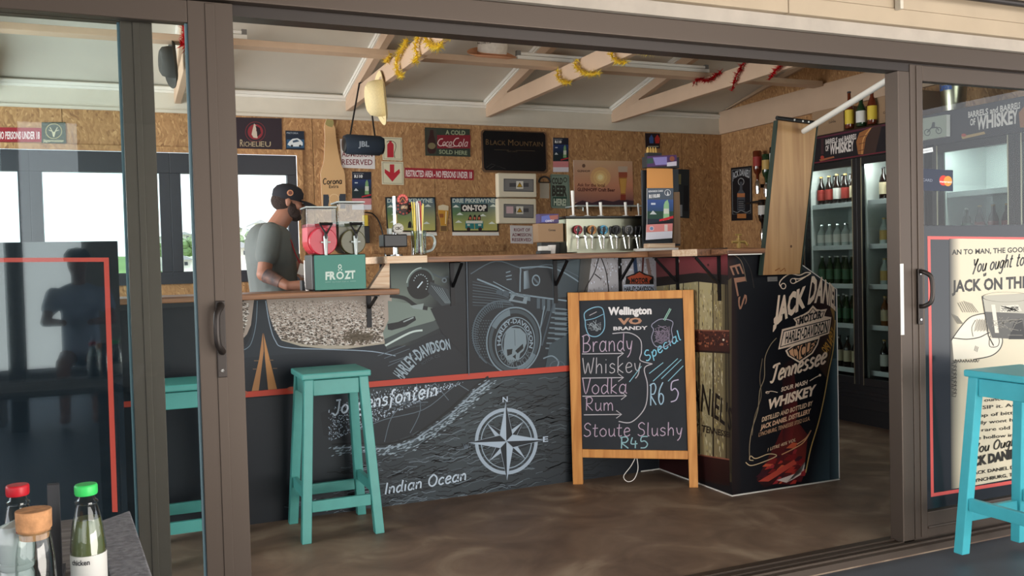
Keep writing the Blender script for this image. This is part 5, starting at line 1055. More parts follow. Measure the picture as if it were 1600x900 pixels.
for k, (xa_, xb_, ytop, ylev, ms_) in enumerate(((480, 527, 325, 350, 'slush_red'), (529, 571, 317, 346, 'slush_olive'))):
    a_, b_ = on(xa_, 397, Y=Ym+.06).x, on(xb_, 397, Y=Ym+.06).x; zt_ = on(xa_, ytop, Y=Ym+.06).z; zl_ = on(xa_, ylev, Y=Ym+.06).z; zb2 = zb_+.001; y0_, y1_ = Ym+.05, Ym+.2; xm = (a_+b_)/2; R_ = (b_-a_)/2
    tk = obj('tank', G().prism([(a_, y0_, zb2+.13), (b_, y0_, zb2+.13), (b_, y0_, zt_), (a_, y0_, zt_)], (0, y1_-y0_, 0)), 'tank_plastic', t, bevel=.004)
    g = G(); zc_ = zb2+R_*.86
    pr = [(xm+R_*.97*math.cos(s_), y0_+.004, zc_+R_*.97*math.sin(s_)) for s_ in [math.pi+i*math.pi/10 for i in range(11)]]
    g.prism([(a_+.004, y0_+.004, zl_)]+[(p[0], p[1], max(p[2], zb2+.002)) for p in pr]+[(b_-.004, y0_+.004, zl_)], (0, .14, 0)); obj('slush', g, ms_, t, smooth=False)
    g = G().tube([(xm, y0_-.025, zc_+.0), (xm, y0_+.003, zc_+.0)], R_*.93, 28); fb = obj('front_drum', g, ms_, t, smooth=True, bevel=.004)
    obj('tank_lid', G().box(a_-.003, b_+.003, y0_-.004, y1_+.004, zt_, zt_+.008), 'clear_glass', tk, bevel=.003)
    fx = xm+.008; zf = zb2+.085; yf = y0_-.04
    fa = obj('dispensing_tap', G().tube([(fx, y0_-.024, zf-.03), (fx, yf, zf-.03)], .011, 10).tube([(fx, yf, zf+.0), (fx, yf, zb2-.012)], [.012, .007], 10).tube([(fx-.022, yf, zf-.028), (fx+.022, yf, zf-.028)], .004, 8), 'clear_glass', t, smooth=True)
    obj('tap_handle', G().tube([(fx, yf-.004, zf-.035), (fx, yf-.008, zf+.012), (fx-.028, yf-.012, zf+.058), (fx+.03, yf-.012, zf+.058), (fx+.003, yf-.008, zf+.012)], .0055, 8).tube([(fx-.03, yf-.012, zf+.058), (fx+.032, yf-.012, zf+.058)], .007, 8).tube([(fx, yf, zf-.035), (fx, yf-.006, zf+.01)], .0085, 8), 'black_plastic', fa, smooth=True)
# cups behind, cable and yellow socket
p = on(481, 450, Y=4.50)
t = thing('foam_cup_stack', 'white foam cups stacked between the barman and the slush machine', 'cups', (p.x, 4.46, ZL), None)
for k in range(9): obj('cup', G().lathe([(.02, 0), (.024, .02), (.025, .021), (.023, .022)], 12, (p.x, 4.46, ZL+.036+k*.0115)), 'paper_white', t, smooth=True)
obj('cup', G().lathe([(.018, 0), (.022, .035)], 12, (p.x, 4.46, ZL)), 'paper_white', t)
tag(obj('worktop_box', G().box(p.x-.03, p.x+.02, 4.49, 4.55, ZL, ZL+.05), 'dark_panel'), 'small dark box behind the foam cups', 'box')
t = thing('wall_socket', 'yellow and black power outlet with cable beside the slush machine', 'socket', on(572, 352, Y=YS))
a_ = on(568, 336, Y=YS-.05); b_ = on(576, 370, Y=YS-.05)
obj('cover', G().box(a_.x, b_.x, YS-.05, YS-.001, (a_.z+b_.z)/2, a_.z), 'label_yellow', t, bevel=.003); obj('lower_cover', G().box(a_.x, b_.x+.01, YS-.05, YS-.001, b_.z-.05, (a_.z+b_.z)/2-.001), 'black_plastic', t, bevel=.003)
obj('cable', G().tube(smooth_poly([on(x, y, Y=YS-.02) for x, y in ((570, 332), (582, 334), (592, 346), (598, 366), (601, 392), (604, 420))], 5), .006, 6), 'black_plastic', t)
# ------------------------------------------------------------------ bar stools
def stool(name_label, cx, cy, m_, rot=0.0, grp=None, st=.745, half=(.145, .135), foot=(.186, .192)):
    t = thing('bar_stool', name_label, 'stool', (cx, cy, 0), grp); t.rotation_euler = (0, 0, rot)
    o = lambda n, g, **k: obj(n, g, m_, t, world=False, **k)
    o('seat', G().box(-half[0]-.012, half[0]+.012, -half[1]-.012, half[1]+.012, st-.028, st), bevel=.006)
    ap = .07; lw = .042
    T = {}; 
    for sx in (-1, 1):
        for sy in (-1, 1):
            top = Vector((sx*(half[0]-lw/2), sy*(half[1]-lw/2), st-.0285)); bot = Vector((sx*(foot[0]-lw/2), sy*(foot[1]-lw/2), 0)); T[sx, sy] = (top, bot)
            v = [p+Vector((i*lw/2, j*lw/2, 0)) for p in (bot, top) for i, j in ((-1, -1), (1, -1), (1, 1), (-1, 1))]
            o('leg', G().add(v, [(3, 2, 1, 0), (4, 5, 6, 7)]+[(i, (i+1) % 4, (i+1) % 4+4, i+4) for i in range(4)]), bevel=.003)
    def at(sx, sy, z): a, b = T[sx, sy]; return b+(a-b)*(z/(st-.0285))
    for z0, h_, n in ((st-.0285-ap/2-.004, ap, 'apron'), (.155, .05, 'stretcher')):
        for s_ in (-1, 1):
            a, b = at(-1, s_, z0), at(1, s_, z0); o(n, G().box(a.x+lw/2+.001, b.x-lw/2-.001, a.y-.011, a.y+.011, z0-h_/2, z0+h_/2), bevel=.003)
            z1 = z0+(.05 if n == 'stretcher' else 0); a, b = at(s_, -1, z1), at(s_, 1, z1); o(n, G().box(a.x-.011, a.x+.011, a.y+lw/2+.001, b.y-lw/2-.001, z1-h_/2, z1+h_/2), bevel=.003)
    return t
stool('teal wooden bar stool standing in front of the mural', .842, 4.135, 'teal_paint', 0)
stool('teal wooden bar stool seen through the glass between the two left door stiles', .17, 4.08, 'teal_paint', 0)
stool('bright turquoise bar stool outside the right glass door', 3.21, 2.40, 'teal_bright', 0, half=(.15, .145))

# ------------------------------------------------------------------ chalkboard
bl, br_ = on(900, 757, Z=0), on(1085, 762, Z=0)
xd = (br_-bl).normalized(); out = Vector((xd.y, -xd.x, 0)); out = out if out.y < 0 else -out
tilt = math.radians(3.2); upv = (Vector((0, 0, 1))*math.cos(tilt) - out*math.sin(tilt)).normalized(); nrm = xd.cross(upv).normalized(); nrm = nrm if nrm.dot(out) > 0 else -nrm
t = thing('chalkboard', 'wood-framed chalkboard sign advertising brandy, whiskey, vodka and rum', 'chalkboard', (bl+br_)/2)
def cb(x, y): return onp(x, y, bl, nrm)
def cslab(n, q, th, m_, back=0, par=t): return obj(n, G().prism([cb(*p)-nrm*back for p in q], -nrm*th), m_, par, bevel=.003)
cslab('frame_stile', [(886.5, 457), (904, 457), (910.5, 757), (895, 757)], .03, 'chalk_frame_wood')
cslab('frame_stile', [(1066.5, 453), (1083.5, 452.5), (1091, 762), (1077, 762)], .03, 'chalk_frame_wood')
cslab('top_rail', [(904.3, 457), (1066.2, 453), (1066.6, 466), (904.6, 470)], .028, 'chalk_frame_wood')
cslab('bottom_rail', [(909.3, 702), (1074.8, 704.5), (1075, 718), (909.6, 715)], .028, 'chalk_frame_wood')
bd = cslab('blackboard', [(903, 468), (1067, 464), (1075, 706), (909, 704)], .008, mat('slate', (40, 44, 50), .8, noise=.12, scale=9), .012)
C = Art(bl-nrm*.012, nrm)
wh = (186, 182, 188); pk = (188, 168, 188); bl_ = (144, 182, 190)
def Y(x, y): return (870+x*240/635, 440+y*340/900)
random.seed(8)
sm_ = [[(905+random.uniform(0, 160), 470+random.uniform(0, 230)) for _ in range(3)] for k in range(14)]
C.many([[(x, y), (x+9, y-1), (x+11, y+2), (x+2, y+3)] for p in sm_ for x, y in p if x < 1055], (48, 52, 58))
C.text('Wellington', Y(212, 137), Y(392, 133), 11, (226, 222, 222), bold=.05); C.text('VO', Y(253, 177), Y(352, 174), 9, (176, 134, 110), bold=.05); C.text('BRANDY', Y(234, 201), Y(375, 198), 5.2, (214, 210, 212), bold=.03)
C.script('Brandy', Y(104, 292), Y(322, 285), 27, 1.35, pk, 0); C.script('Whiskey', Y(106, 382), Y(356, 374), 25, 1.35, wh, 0); C.script('Vodka', Y(106, 465), Y(296, 462), 24, 1.35, pk, 0); C.script('Rum', Y(118, 533), Y(240, 534), 21, 1.35, pk, 0)
C.script('Stoute Slushy', Y(112, 641), Y(528, 636), 21, 1.4, pk, 0); C.script('R45', Y(262, 690), Y(384, 688), 18, 1.8, bl_, 0)
C.script('R6', Y(384, 513), Y(450, 505), 34, 1.8, (160, 190, 210), 0); C.script('65', Y(428, 505), Y(510, 490), 33, 1.8, (206, 170, 206), 0) if 0 else C.script('5', Y(468, 500), Y(512, 488), 32, 1.8, (190, 180, 206), 0)
C.script('Special', (1010, 565), (1066, 529), 15, 1.7, (130, 196, 220), -.3)
for (a_, b_, c_) in ((104, 299, 276), (104, 399, 276), (106, 474, 288), (112, 551, 268)):
    C.line([Y(a_, b_), Y(c_, b_-2)], 1.4, wh); C.line([Y(c_-22, b_-18), Y(c_, b_-2), Y(c_-22, b_+14)], 1.3, wh)
C.line([Y(230, 215), Y(300, 212), Y(345, 240), Y(350, 290), Y(345, 325), Y(395, 340)], 1.4, wh, 6); C.line([Y(395, 340), Y(362, 360), Y(375, 430), Y(365, 520), Y(310, 580), Y(256, 578)], 1.5, wh, 6)
C.lines([[Y(382, 380), Y(440, 335)], [Y(398, 412), Y(500, 318)], [Y(432, 402), Y(515, 322)], [Y(460, 412), Y(523, 348)], [Y(300, 415), Y(350, 350)]], 1.2, (140, 190, 206), 3)
C.line([Y(118, 165), Y(115, 130), Y(150, 108), Y(185, 108), Y(196, 140), Y(196, 195), Y(170, 225), Y(135, 222), Y(120, 190), Y(118, 165)], 1.5, (130, 176, 200), 5); C.line([Y(118, 160), Y(155, 152), Y(192, 135)], 1.1, (130, 176, 200), 4)
C.lines([[Y(124+random.random()*60, 158+random.random()*50) for _ in range(6)] for k in range(5)], .8, (160, 170, 176)); C.line([Y(135, 140), Y(165, 125)], 1, wh)
C.line([Y(395, 175), Y(430, 155), Y(478, 165), Y(474, 200), Y(478, 240), Y(450, 268), Y(410, 268), Y(392, 235), Y(400, 200), Y(392, 185), Y(395, 175)], 1.3, (150, 150, 170), 5)
C.lines([[Y(400+random.random()*70, 175+random.random()*84) for _ in range(9)] for k in range(7)], .9, (140, 128, 146)); C.line([Y(444, 160), Y(470, 112)], 3.4, (150, 190, 176)); C.line([Y(444, 160), Y(470, 112)], 1, (70, 80, 78))
C.obj('chalk_writing', bd, CHALK)
rp_ = cb(985, 480)-nrm*.031
# cord hanging below and rear strut
tag(obj('loose_cord', G().tube(smooth_poly([cb(994, 716)-nrm*.045, cb(996, 735)-nrm*.04, cb(990, 750)-nrm*.02, cb(980, 753)-nrm*.012, cb(974, 745)-nrm*.02, cb(985, 730)-nrm*.03, cb(992, 717)-nrm*.045], 6), .0022, 6), 'paper_white'), 'thin white cord looping below the chalkboard', 'cord')

# ------------------------------------------------------------------ raised flap and white pole
yp = 3.665
q = [on(x, y, Y=yp) for x, y in ((1216, 188), (1276, 196), (1250, 428), (1192, 430))]
t = thing('counter_flap', 'raised bare wooden counter flap standing upright at the bar gap', 'counter flap', q[3])
obj('board', G().prism(q, (0, .022, 0)), 'plank_wood', t, bevel=.002)
obj('dark_edge', G().bar(q[0]+Vector((-.006, .011, 0)), q[3]+Vector((-.006, .011, 0)), .008, .026, (0, 1, 0)).bar(q[1]+Vector((.005, .011, 0)), q[2]+Vector((.005, .011, 0)), .007, .026, (0, 1, 0)), mat('flap_edge', (34, 48, 38), .6), t)
obj('top_strip', G().tube([q[0]+Vector((-.01, .0, .012)), q[1]+Vector((.005, .0, .012))], .011, 8), 'black_plastic', t)
obj('screw_head', G().tube([q[0].lerp(q[1], .38)+Vector((0, -.013, .01)), q[0].lerp(q[1], .38)+Vector((0, -.01, .01))], .005).tube([q[0].lerp(q[1], .6)+Vector((0, -.013, .01)), q[0].lerp(q[1], .6)+Vector((0, -.01, .01))], .005).tube([q[0].lerp(q[1], .75)+Vector((0, -.013, .01)), q[0].lerp(q[1], .75)+Vector((0, -.01, .01))], .005), 'white_plastic', t)
A = Art((0, yp, 0), (0, -1, 0)); A.line([(1211, 423), (1218, 419), (1219, 424), (1226, 419), (1227, 424)], 1.6, (130, 80, 36)); A.obj('burn_mark', t); A = Art((0, yp, 0), (0, -1, 0)); A.disc(1236, 385, 1.6, 2.2, (80, 50, 30), 10); A.obj('knot', t)
hb = on(1207, 436, Y=3.70); tag(obj('bar_latch', G().box(hb.x-.03, hb.x+.03, YJ-.012, YJ-.0055, hb.z-.012, hb.z+.012).tube([(hb.x-.018, YJ-.016, hb.z), (hb.x+.018, YJ-.016, hb.z)], .004), 'grey_plastic'), 'small grey latch plate under the raised flap', 'latch')
a_ = on(1256, 205, Y=yp-.03); b_ = on(1407, 113, Y=YD+.03)
tag(obj('white_pole', G().tube([a_, b_], .0145, 14), 'cornice_white', smooth=True), 'white round pole slanting from the raised flap up to the door jamb', 'pole')

# ------------------------------------------------------------------ drinks fridges
XF = 4.72
mat('fridge_black', (24, 24, 27), .35); mat('fridge_inner', (196, 202, 200), .5); mat('fridge_shelf', (214, 220, 222), .4)
SHZ = [on(1362, y, X=XF+.12).z for y in (316, 384, 446, 509, 579)]
def fridge(lab, y0, y1):
    t = thing('drinks_fridge', lab, 'fridge', (XF+.25, (y0+y1)/2, 0)); ym = (y0+y1)/2; zb, zt = .12, 2.11; zg = 1.885
    obj('cabinet', G().box(XF, XR-.06, y0, y1, zb, SHZ[4]-.09).box(XF+.42, XR-.06, y0, y1, SHZ[4]-.09, zt).box(XF+.002, XF+.42, y0, y0+.03, SHZ[4]-.09, zg).box(XF+.002, XF+.42, y1-.03, y1, SHZ[4]-.09, zg), 'fridge_black', t, bevel=.003)
    obj('foot_plinth', G().box(XF+.05, XR-.08, y0+.03, y1-.03, 0, zb), 'fridge_black', t)
    obj('liner', G().box(XF+.405, XF+.4195, y0+.031, y1-.031, SHZ[4]-.06, zg).box(XF+.04, XF+.405, y0+.0301, y0+.04, SHZ[4]-.06, zg).box(XF+.04, XF+.405, y1-.04, y1-.0301, SHZ[4]-.06, zg).box(XF+.05, XF+.4, ym-.006, ym+.006, SHZ[4]-.05, zg), 'fridge_inner', t)
    obj('header_box', G().box(XF-.012, XF+.42, y0, y1, zg, 2.09), 'fridge_black', t, bevel=.004)
    for k in range(12):
        z = zb+.06+k*.028
        if z < SHZ[4]-.13: obj('grille_slat', G().box(XF-.008, XF-.001, y0+.06, y1-.06, z, z+.012), 'fridge_black', t)
    for k, z in enumerate(SHZ):
        for s_ in (0, 1):
            ya, yb_ = (y0+.042, ym-.02) if s_ == 0 else (ym+.02, y1-.042)
            obj('shelf', G().box(XF+.06, XF+.40, ya, yb_, z-.012, z).box(XF+.052, XF+.06, ya, yb_, z-.022, z+.012), 'fridge_shelf', t, bevel=.001)
            if k < 4: obj('shelf_strip', G().box(XF+.045, XF+.051, ya-.012 if 0 else ya, ya+.02, z-.2, z-.02), 'fridge_inner', t)
    for s_ in (0, 1):
        ya, yb_ = (y0, ym-.001) if s_ == 0 else (ym+.001, y1); z0 = SHZ[4]-.085; f = .045
        d = obj('door', G().box(XF-.03, XF-.001, ya, ya+f, z0, zg-.003).box(XF-.03, XF-.001, yb_-f, yb_, z0, zg-.003).box(XF-.03, XF-.001, ya+f, yb_-f, z0, z0+.05).box(XF-.03, XF-.001, ya+f, yb_-f, zg-.05, zg-.003), 'fridge_black', t, bevel=.002)
        obj('door_glass', G().box(XF-.018, XF-.013, ya+f, yb_-f, z0+.05, zg-.05), 'fridge_glass', d)
        obj('door_trim', G().box(XF-.033, XF-.030, ya+f-.008, ya+f, z0, zg-.003).box(XF-.033, XF-.03, yb_-f, yb_-f+.008, z0, zg-.003), 'steel', d)
    l = bpy.data.lights.new('fridge_lamp', 'AREA'); l.shape = 'RECTANGLE'; l.size = .05; l.size_y = .95; l.energy = 6.5; l.color = (1, 1, .96)
    lo_ = bpy.data.objects.new('fridge_lamp', l); COL.objects.link(lo_); lo_.location = (XF+.035-t.location.x, 0, zg-.03); lo_.rotation_euler = (0, -.45, 0); lo_.parent = t
    return t
f1 = fridge('black two-door drinks fridge under the whiskey banner seen past the raised flap', 4.21, 5.36)
f2 = fridge('black two-door drinks fridge seen through the right glass door', 3.0, 4.15)
def banner(t, x0, x1, tx, full=True):
    A = Art((XF-.012, 0, 0), (-1, 0, 0)); 
    return A
A = Art((XF-.012, 0, 0), (-1, 0, 0))
def zl(x, z):   # photo height of world height z at photo column x on the banner plane
    lo, hi = -300., 900.
    for _ in range(40):
        mid = (lo+hi)/2
        if onp(x, mid, A.o, A.n).z > z: lo = mid
        else: hi = mid
    return lo
def bq(x0, x1, t0=0, t1=1): 
    f = lambda x, t_: (x, zl(x, 1.895)*(1-t_)+zl(x, 2.085)*t_)
    return [f(x0, t0), f(x1, t0), f(x1, t1), f(x0, t1)]
def bp(x, t_): return (x, zl(x, 1.895)*(1-t_)+zl(x, 2.085)*t_)
A.poly(bq(1257, 1424), (24, 20, 26)); A.poly(bq(1257, 1424, .93, 1), (84, 34, 50)); A.poly(bq(1257, 1424, 0, .04), (110, 36, 50))
c = (214, 206, 200)
def tx_(s_, x0, x1, t0, t1, c, **k): A.text(s_, 0, 0, 0, c, base=[bp(x0, t0), bp((x0+x1)/2, t0), bp(x1, t0)], top=[bp(x0, t1), bp((x0+x1)/2, t1), bp(x1, t1)], **k)
tx_('BARRELS and BARRELS', 1290, 1338, .66, .84, c, bold=.03); tx_('OF', 1290, 1295, .40, .6, c, bold=.03); tx_('WHISKEY', 1297, 1334, .26, .62, c, bold=.04)
A.poly([bp(1341, .08), bp(1349, .05), bp(1354, .55), bp(1364, .98), bp(1352, .92), bp(1343, .86), bp(1338, .55)], (150, 96, 54)); A.poly([bp(1349, .05), bp(1368, .04), bp(1378, .98), bp(1362, .96), bp(1353, .62)], (60, 42, 36)); A.line([bp(1347, .07), bp(1349, .6), bp(1361, .95)], 1.6, (206, 150, 90), 4)
for a_ in range(3): A.line([bp(1341+a_, .2+a_*.25), bp(1350+a_*2, .22+a_*.25)], 1, (90, 54, 34))
A.poly([bp(1280, .12), bp(1303, .16), bp(1304, .10), bp(1282, .04)], (150, 90, 60)); A.poly([bp(1283, .3), bp(1287, .3), bp(1287, .9), bp(1283, .9)], (60, 36, 40)); A.disc(*bp(1285, .18), 3, 3, (160, 60, 46), 10)
random.seed(4)
A.lines([[bp(1395+random.uniform(-4, 5), random.uniform(.15, .9)) for _ in range(3)] for k in range(16)], .8, (176, 176, 180))
A.obj('banner_print', f1)
A = Art((XF-.012, 0, 0), (-1, 0, 0))
A.poly(bq(1436, 1780), (44, 42, 46)); tx_('BARRELS and BARRELS', 1513, 1594, .68, .86, c, bold=.03); tx_('OF', 1516, 1524, .42, .62, c, bold=.03); tx_('WHISKEY', 1527, 1590, .26, .64, c, bold=.04)
A.poly([bp(1594, .1), bp(1612, .06), bp(1640, .98), bp(1610, .9), bp(1592, .55)], (150, 96, 54)); A.poly([bp(1502, .12), bp(1538, .16), bp(1540, .08), bp(1504, .03)], (170, 140, 90)); A.disc(*bp(1506, .15), 4, 2.6, (160, 60, 46), 10)
A.obj('banner_print', f2)
# fridge bottles: one of each kind with parts, then copies
def proto(nm, h, r_, body, label, cap, neck=.3, lab_z=(.2, .55), cat='bottle', can=False):
    t = thing(nm, 'x', cat, (0, 0, 0))
    if can: pr = [(0, 0), (r_*.8, 0), (r_, .01), (r_, h-.012), (r_*.8, h), (0, h)]
    else: pr = [(0, 0), (r_*.9, 0), (r_, .006), (r_, h*(1-neck)*.85), (r_*.8, h*(1-neck)), (r_*.4, h*(1-neck*.62)), (r_*.36, h*.97), (0, h*.97)]
    obj('body', G().lathe(pr, 12), body, t, smooth=True, world=False)
    if label: obj('label', G().lathe([(r_+.0006, h*lab_z[0]), (r_+.0006, h*lab_z[1])], 12), label, t, smooth=True, world=False)
    if cap: obj('cap', G().lathe([(r_*.42, h*.955), (r_*.42, h), (0, h)], 10), cap, t, world=False)
    return t
KINDS = {
 'red': ('beer_bottle', .225, .03, 'dark_glass', 'label_red', 'label_gold'), 'white': ('beer_bottle', .23, .03, 'dark_glass', 'label_white', 'label_gold'),
 'dark': ('beer_bottle', .235, .03, 'dark_glass', 'label_cream', 'label_black'), 'clear': ('cider_bottle', .17, .034, 'clear_glass', 'label_white', 'chrome'),
 'mix': ('mixer_bottle', .19, .03, 'clear_glass', 'label_gold', 'label_gold'), 'green': ('beer_bottle', .215, .03, 'green_glass', 'label_green', 'label_white'),
 'gold': ('cider_bottle', .215, .03, 'amber_glass', 'label_cream', 'label_gold'), 'blue': ('mixer_bottle', .2, .031, 'clear_glass', 'label_blue', 'label_blue'),
 'spirit': ('spirit_bottle', .26, .036, 'whisky_glass', 'label_red', 'label_black'), 'wine': ('wine_bottle', .28, .037, 'dark_glass', 'label_white', 'label_red')}
PR = {}; 
kn = {'red': 'dark beer bottles with red labels', 'white': 'dark beer bottles with white labels', 'dark': 'dark beer bottles with cream labels', 'clear': 'squat clear bottles with white labels', 'mix': 'clear mixer bottles with gold labels', 'green': 'green beer bottles', 'gold': 'amber cider bottles with cream labels', 'blue': 'clear mixer bottles with blue labels', 'spirit': 'reddish spirit bottles', 'wine': 'dark wine bottles with white labels'}
sh_n = ['top shelf', 'second shelf', 'third shelf', 'fourth shelf', 'bottom shelf']
def row(kinds, door, sh, ys, x=XF+.11):
    for i, y in enumerate(ys):
        k = kinds[i % len(kinds)] if isinstance(kinds, list) else kinds
        back = x > XF+.2
        one = kn[k].replace('bottles', 'bottle').replace('labels', 'label').replace('caps', 'cap')
        sing = one+', %s from the left, %s%s, %s fridge door' % tuple([('first', 'second', 'third', 'fourth', 'fifth', 'sixth')[i], sh_n[sh], ' back row' if back else '', door])
        if back: sing = sing.replace(' fridge door', ' door')
        gr = '%s, %s%s, %s fridge door' % (kn[k], 'back row of the ' if back else '', sh_n[sh], door)
        z = SHZ[sh]+.0005
        if k not in PR: PR[k] = o = proto(*KINDS[k]); o.location = (x, y, z); o['label'] = sing; o['group'] = gr; continue
        copy_tree(PR[k], (x, y, z), label=sing, group=gr)
def yr(a, b, n): return [a+(b-a)*i/(n-1) for i in range(n)]
L_ = (5.285, 4.875); R2 = (4.68, 4.30)
row(['red', 'red', 'white', 'red', 'dark', 'dark'], 'left', 0, yr(*L_, 6)); row('clear', 'left', 1, yr(*L_, 6)); row('green', 'left', 2, yr(*L_, 6)); row('green', 'left', 3, yr(*L_, 6)); row('dark', 'left', 4, yr(*L_, 6))
row('dark', 'right', 0, yr(*R2, 6)); row(['mix', 'clear'], 'right', 1, yr(*R2, 6)); row(['mix', 'mix', 'mix', 'blue', 'blue', 'blue'], 'right', 2, yr(*R2, 6)); row('gold', 'right', 3, yr(*R2, 6)); row(['white', 'wine', 'wine', 'spirit', 'spirit', 'spirit'], 'right', 4, yr(4.69, 4.31, 5))
row('dark', 'left', 0, yr(*L_, 6), XF+.24); row('green', 'left', 2, yr(*L_, 6), XF+.24); row('green', 'left', 3, yr(*L_, 6), XF+.24); row('gold', 'right', 3, yr(*R2, 6), XF+.24); row('mix', 'right', 2, yr(*R2, 6), XF+.24); row('dark', 'right', 0, yr(*R2, 6), XF+.24)
for sh, k in ((0, 'green'), (0, 'red')):
    pass
for i, y in enumerate(yr(4.02, 3.65, 5)): copy_tree(PR['green' if i == 0 else 'red'], (XF+.12, y, SHZ[1]+.0005), label='%s-capped bottle inside the fridge behind the right glass door' % ('green' if i == 0 else 'red'), group='bottles in the fridge behind the right glass door')
# on top of the fridges
zt = 2.111
for (x0, x1, lab) in ((1228, 1318, 'plain brown carton on the fridge top left of the spirit bottles'), (1365, 1425, 'plain brown carton on the fridge top right of the spirit bottles')):
    ya = on(x0, 190, X=XF+.08).y; yb_ = on(x1, 180, X=XF+.08).y; ya = min(ya, 5.34)
    tag(obj('carton', G().box(XF+.08, XF+.36, yb_, ya, zt, zt+.185), 'cardboard', bevel=.003), lab, 'box')
A = Art((XF+.08, 0, 0), (-1, 0, 0)); A.text('Corona', (1295, 193), (1306, 190.5), 3, (80, 64, 50), bold=.04); A.ring(1301, 188, 2.4, 1.4, .6, (80, 64, 50), 12); A.text('Corona', (1380, 178), (1393, 175), 3.4, (80, 64, 50), bold=.04); A.ring(1386, 172, 3, 1.8, .7, (80, 64, 50), 12)
A.obj('carton_print', bpy.data.objects['carton'])
for (xp, ytop, body, lb, cap, lab, r_) in ((1327.5, 143, 'whisky_glass', 'label_yellow', 'label_black', 'amber liqueur bottle with yellow label left of the green bottle', .032), (1346, 150, 'green_glass', 'label_white', 'label_black', 'square green herbal liqueur bottle between two yellow-labelled bottles', .036), (1363, 137, 'whisky_glass', 'label_yellow', 'label_gold', 'amber liqueur bottle with yellow label right of the green bottle', .032)):
    p = on(xp, 200, X=XF+.05); h = on(xp, ytop, X=XF+.05).z-zt
    t = proto('liqueur_bottle', h, r_, body, lb, cap, .38, (.12, .5)); t.location = (XF+.05, p.y, zt); t['label'] = lab
p = on(1490, 160, X=XF+.15); t = thing('ice_bucket', 'shiny steel ice bucket standing on the fridge behind the right glass door', 'bucket', (XF+.15, p.y, zt))
obj('bucket', G().lathe([(.0, 0), (.065, 0), (.085, .2), (.088, .205), (.08, .2), (.06, .01), (0, .01)], 24, (XF+.15, p.y, zt)), 'steel', t, smooth=True)
def tb(s_, t_):
    a_ = math.pi-.9+1.8*(1-s_)-0; return a_
g = G(); v, f_ = text_mesh('Corona', .04); R_ = .084
for x, y in v: a_ = math.pi+.55-1.1*(1-x); a_ = math.pi+ .6 - 1.2*x if 0 else math.pi-.6+1.2*(x); g.v.append((XF+.15+R_*math.cos(a_), p.y+R_*math.sin(a_)*-1 if 0 else p.y-R_*math.sin(a_-math.pi)*-1*-1, zt+.12+.045*y))
g.v = [(XF+.15-.0815*math.cos(-.6+1.2*x), p.y-.0815*math.sin(-.6+1.2*x), zt+.13+.04*y) for x, y in v]; g.f = f_
obj('lettering', g, 'label_blue', t)

# ------------------------------------------------------------------ hanging and roof decorations
def tinsel(lab, paths, c, n=None):
    g = G(); random.seed(len(lab))
    for pth in paths:
        P_ = smooth_poly([tuple(p) for p in pth], 8); g.tube(P_, .004, 4)
        for i in range(len(P_)-1):
            a_, b_ = Vector(P_[i]), Vector(P_[i+1]); L = (b_-a_).length
            for j in range(max(2, int(L/.0011))):
                p = a_.lerp(b_, random.random()); d = Vector((random.gauss(0, 1), random.gauss(0, 1), random.gauss(0, 1))).normalized(); e = d.orthogonal().normalized()*.0052; L2 = random.uniform(.022, .048)
                g.add([p-e, p+e, p+d*L2+e*.5], [(0, 1, 2)])
    return tag(obj('tinsel_garland', g, c), lab, 'tinsel', kind='stuff')
mat('gold_tinsel', (255, 232, 96), .35, metal=.45); mat('red_tinsel', (206, 24, 40), .28, metal=.7)
def wrap(xt, pxs):
    """loops round the tie beam of the truss at xt, given as photo points on its near face"""
    out = []
    for pts in pxs: out.append([on(a, b, X=xt-.014)+Vector((-.012, 0, 0)) for a, b in pts])
    return out
xt = 1.63
tinsel('gold tinsel wound round the truss above the straw hat', wrap(xt, [[(612, 84), (606, 96), (604, 90)], [(640, 62), (630, 78), (622, 95), (624, 112), (632, 120)], [(668, 34), (658, 55), (652, 72), (655, 92), (650, 96)], [(672, 38), (668, 56), (674, 70), (688, 74), (694, 66)], [(700, 38), (698, 50), (708, 58), (712, 50)]]), 'gold_tinsel')
xt = 2.83
tinsel('gold tinsel wound round the middle roof truss', wrap(xt, [[(874, 108), (874, 120), (882, 128), (893, 130)], [(904, 92), (902, 102), (912, 113), (926, 116), (940, 114)], [(948, 74), (962, 66), (958, 84), (966, 96), (982, 98)], [(990, 66), (998, 76), (1010, 82), (1024, 80), (1038, 74)]]), 'gold_tinsel')
xt = 4.05
tinsel('red tinsel wound round the roof truss nearest the fridges', wrap(xt, [[(1086, 132), (1092, 124), (1108, 126), (1120, 118), (1128, 112)], [(1164, 98), (1156, 112), (1150, 126), (1146, 142)], [(1236, 84), (1226, 98), (1214, 110), (1204, 125)], [(1288, 90), (1292, 98), (1295, 102)]]), 'red_tinsel')
tinsel('red star tinsel hanging on the truss behind the left glass door', [[(.325, 4.95, 2.60), (.31, 5.0, 2.52), (.32, 5.06, 2.47), (.30, 5.1, 2.42)], [(.31, 5.0, 2.53), (.34, 5.0, 2.50), (.37, 5.0, 2.44)], [(.33, 5.15, 2.59), (.325, 5.2, 2.5), (.33, 5.25, 2.44)]], 'red_tinsel')
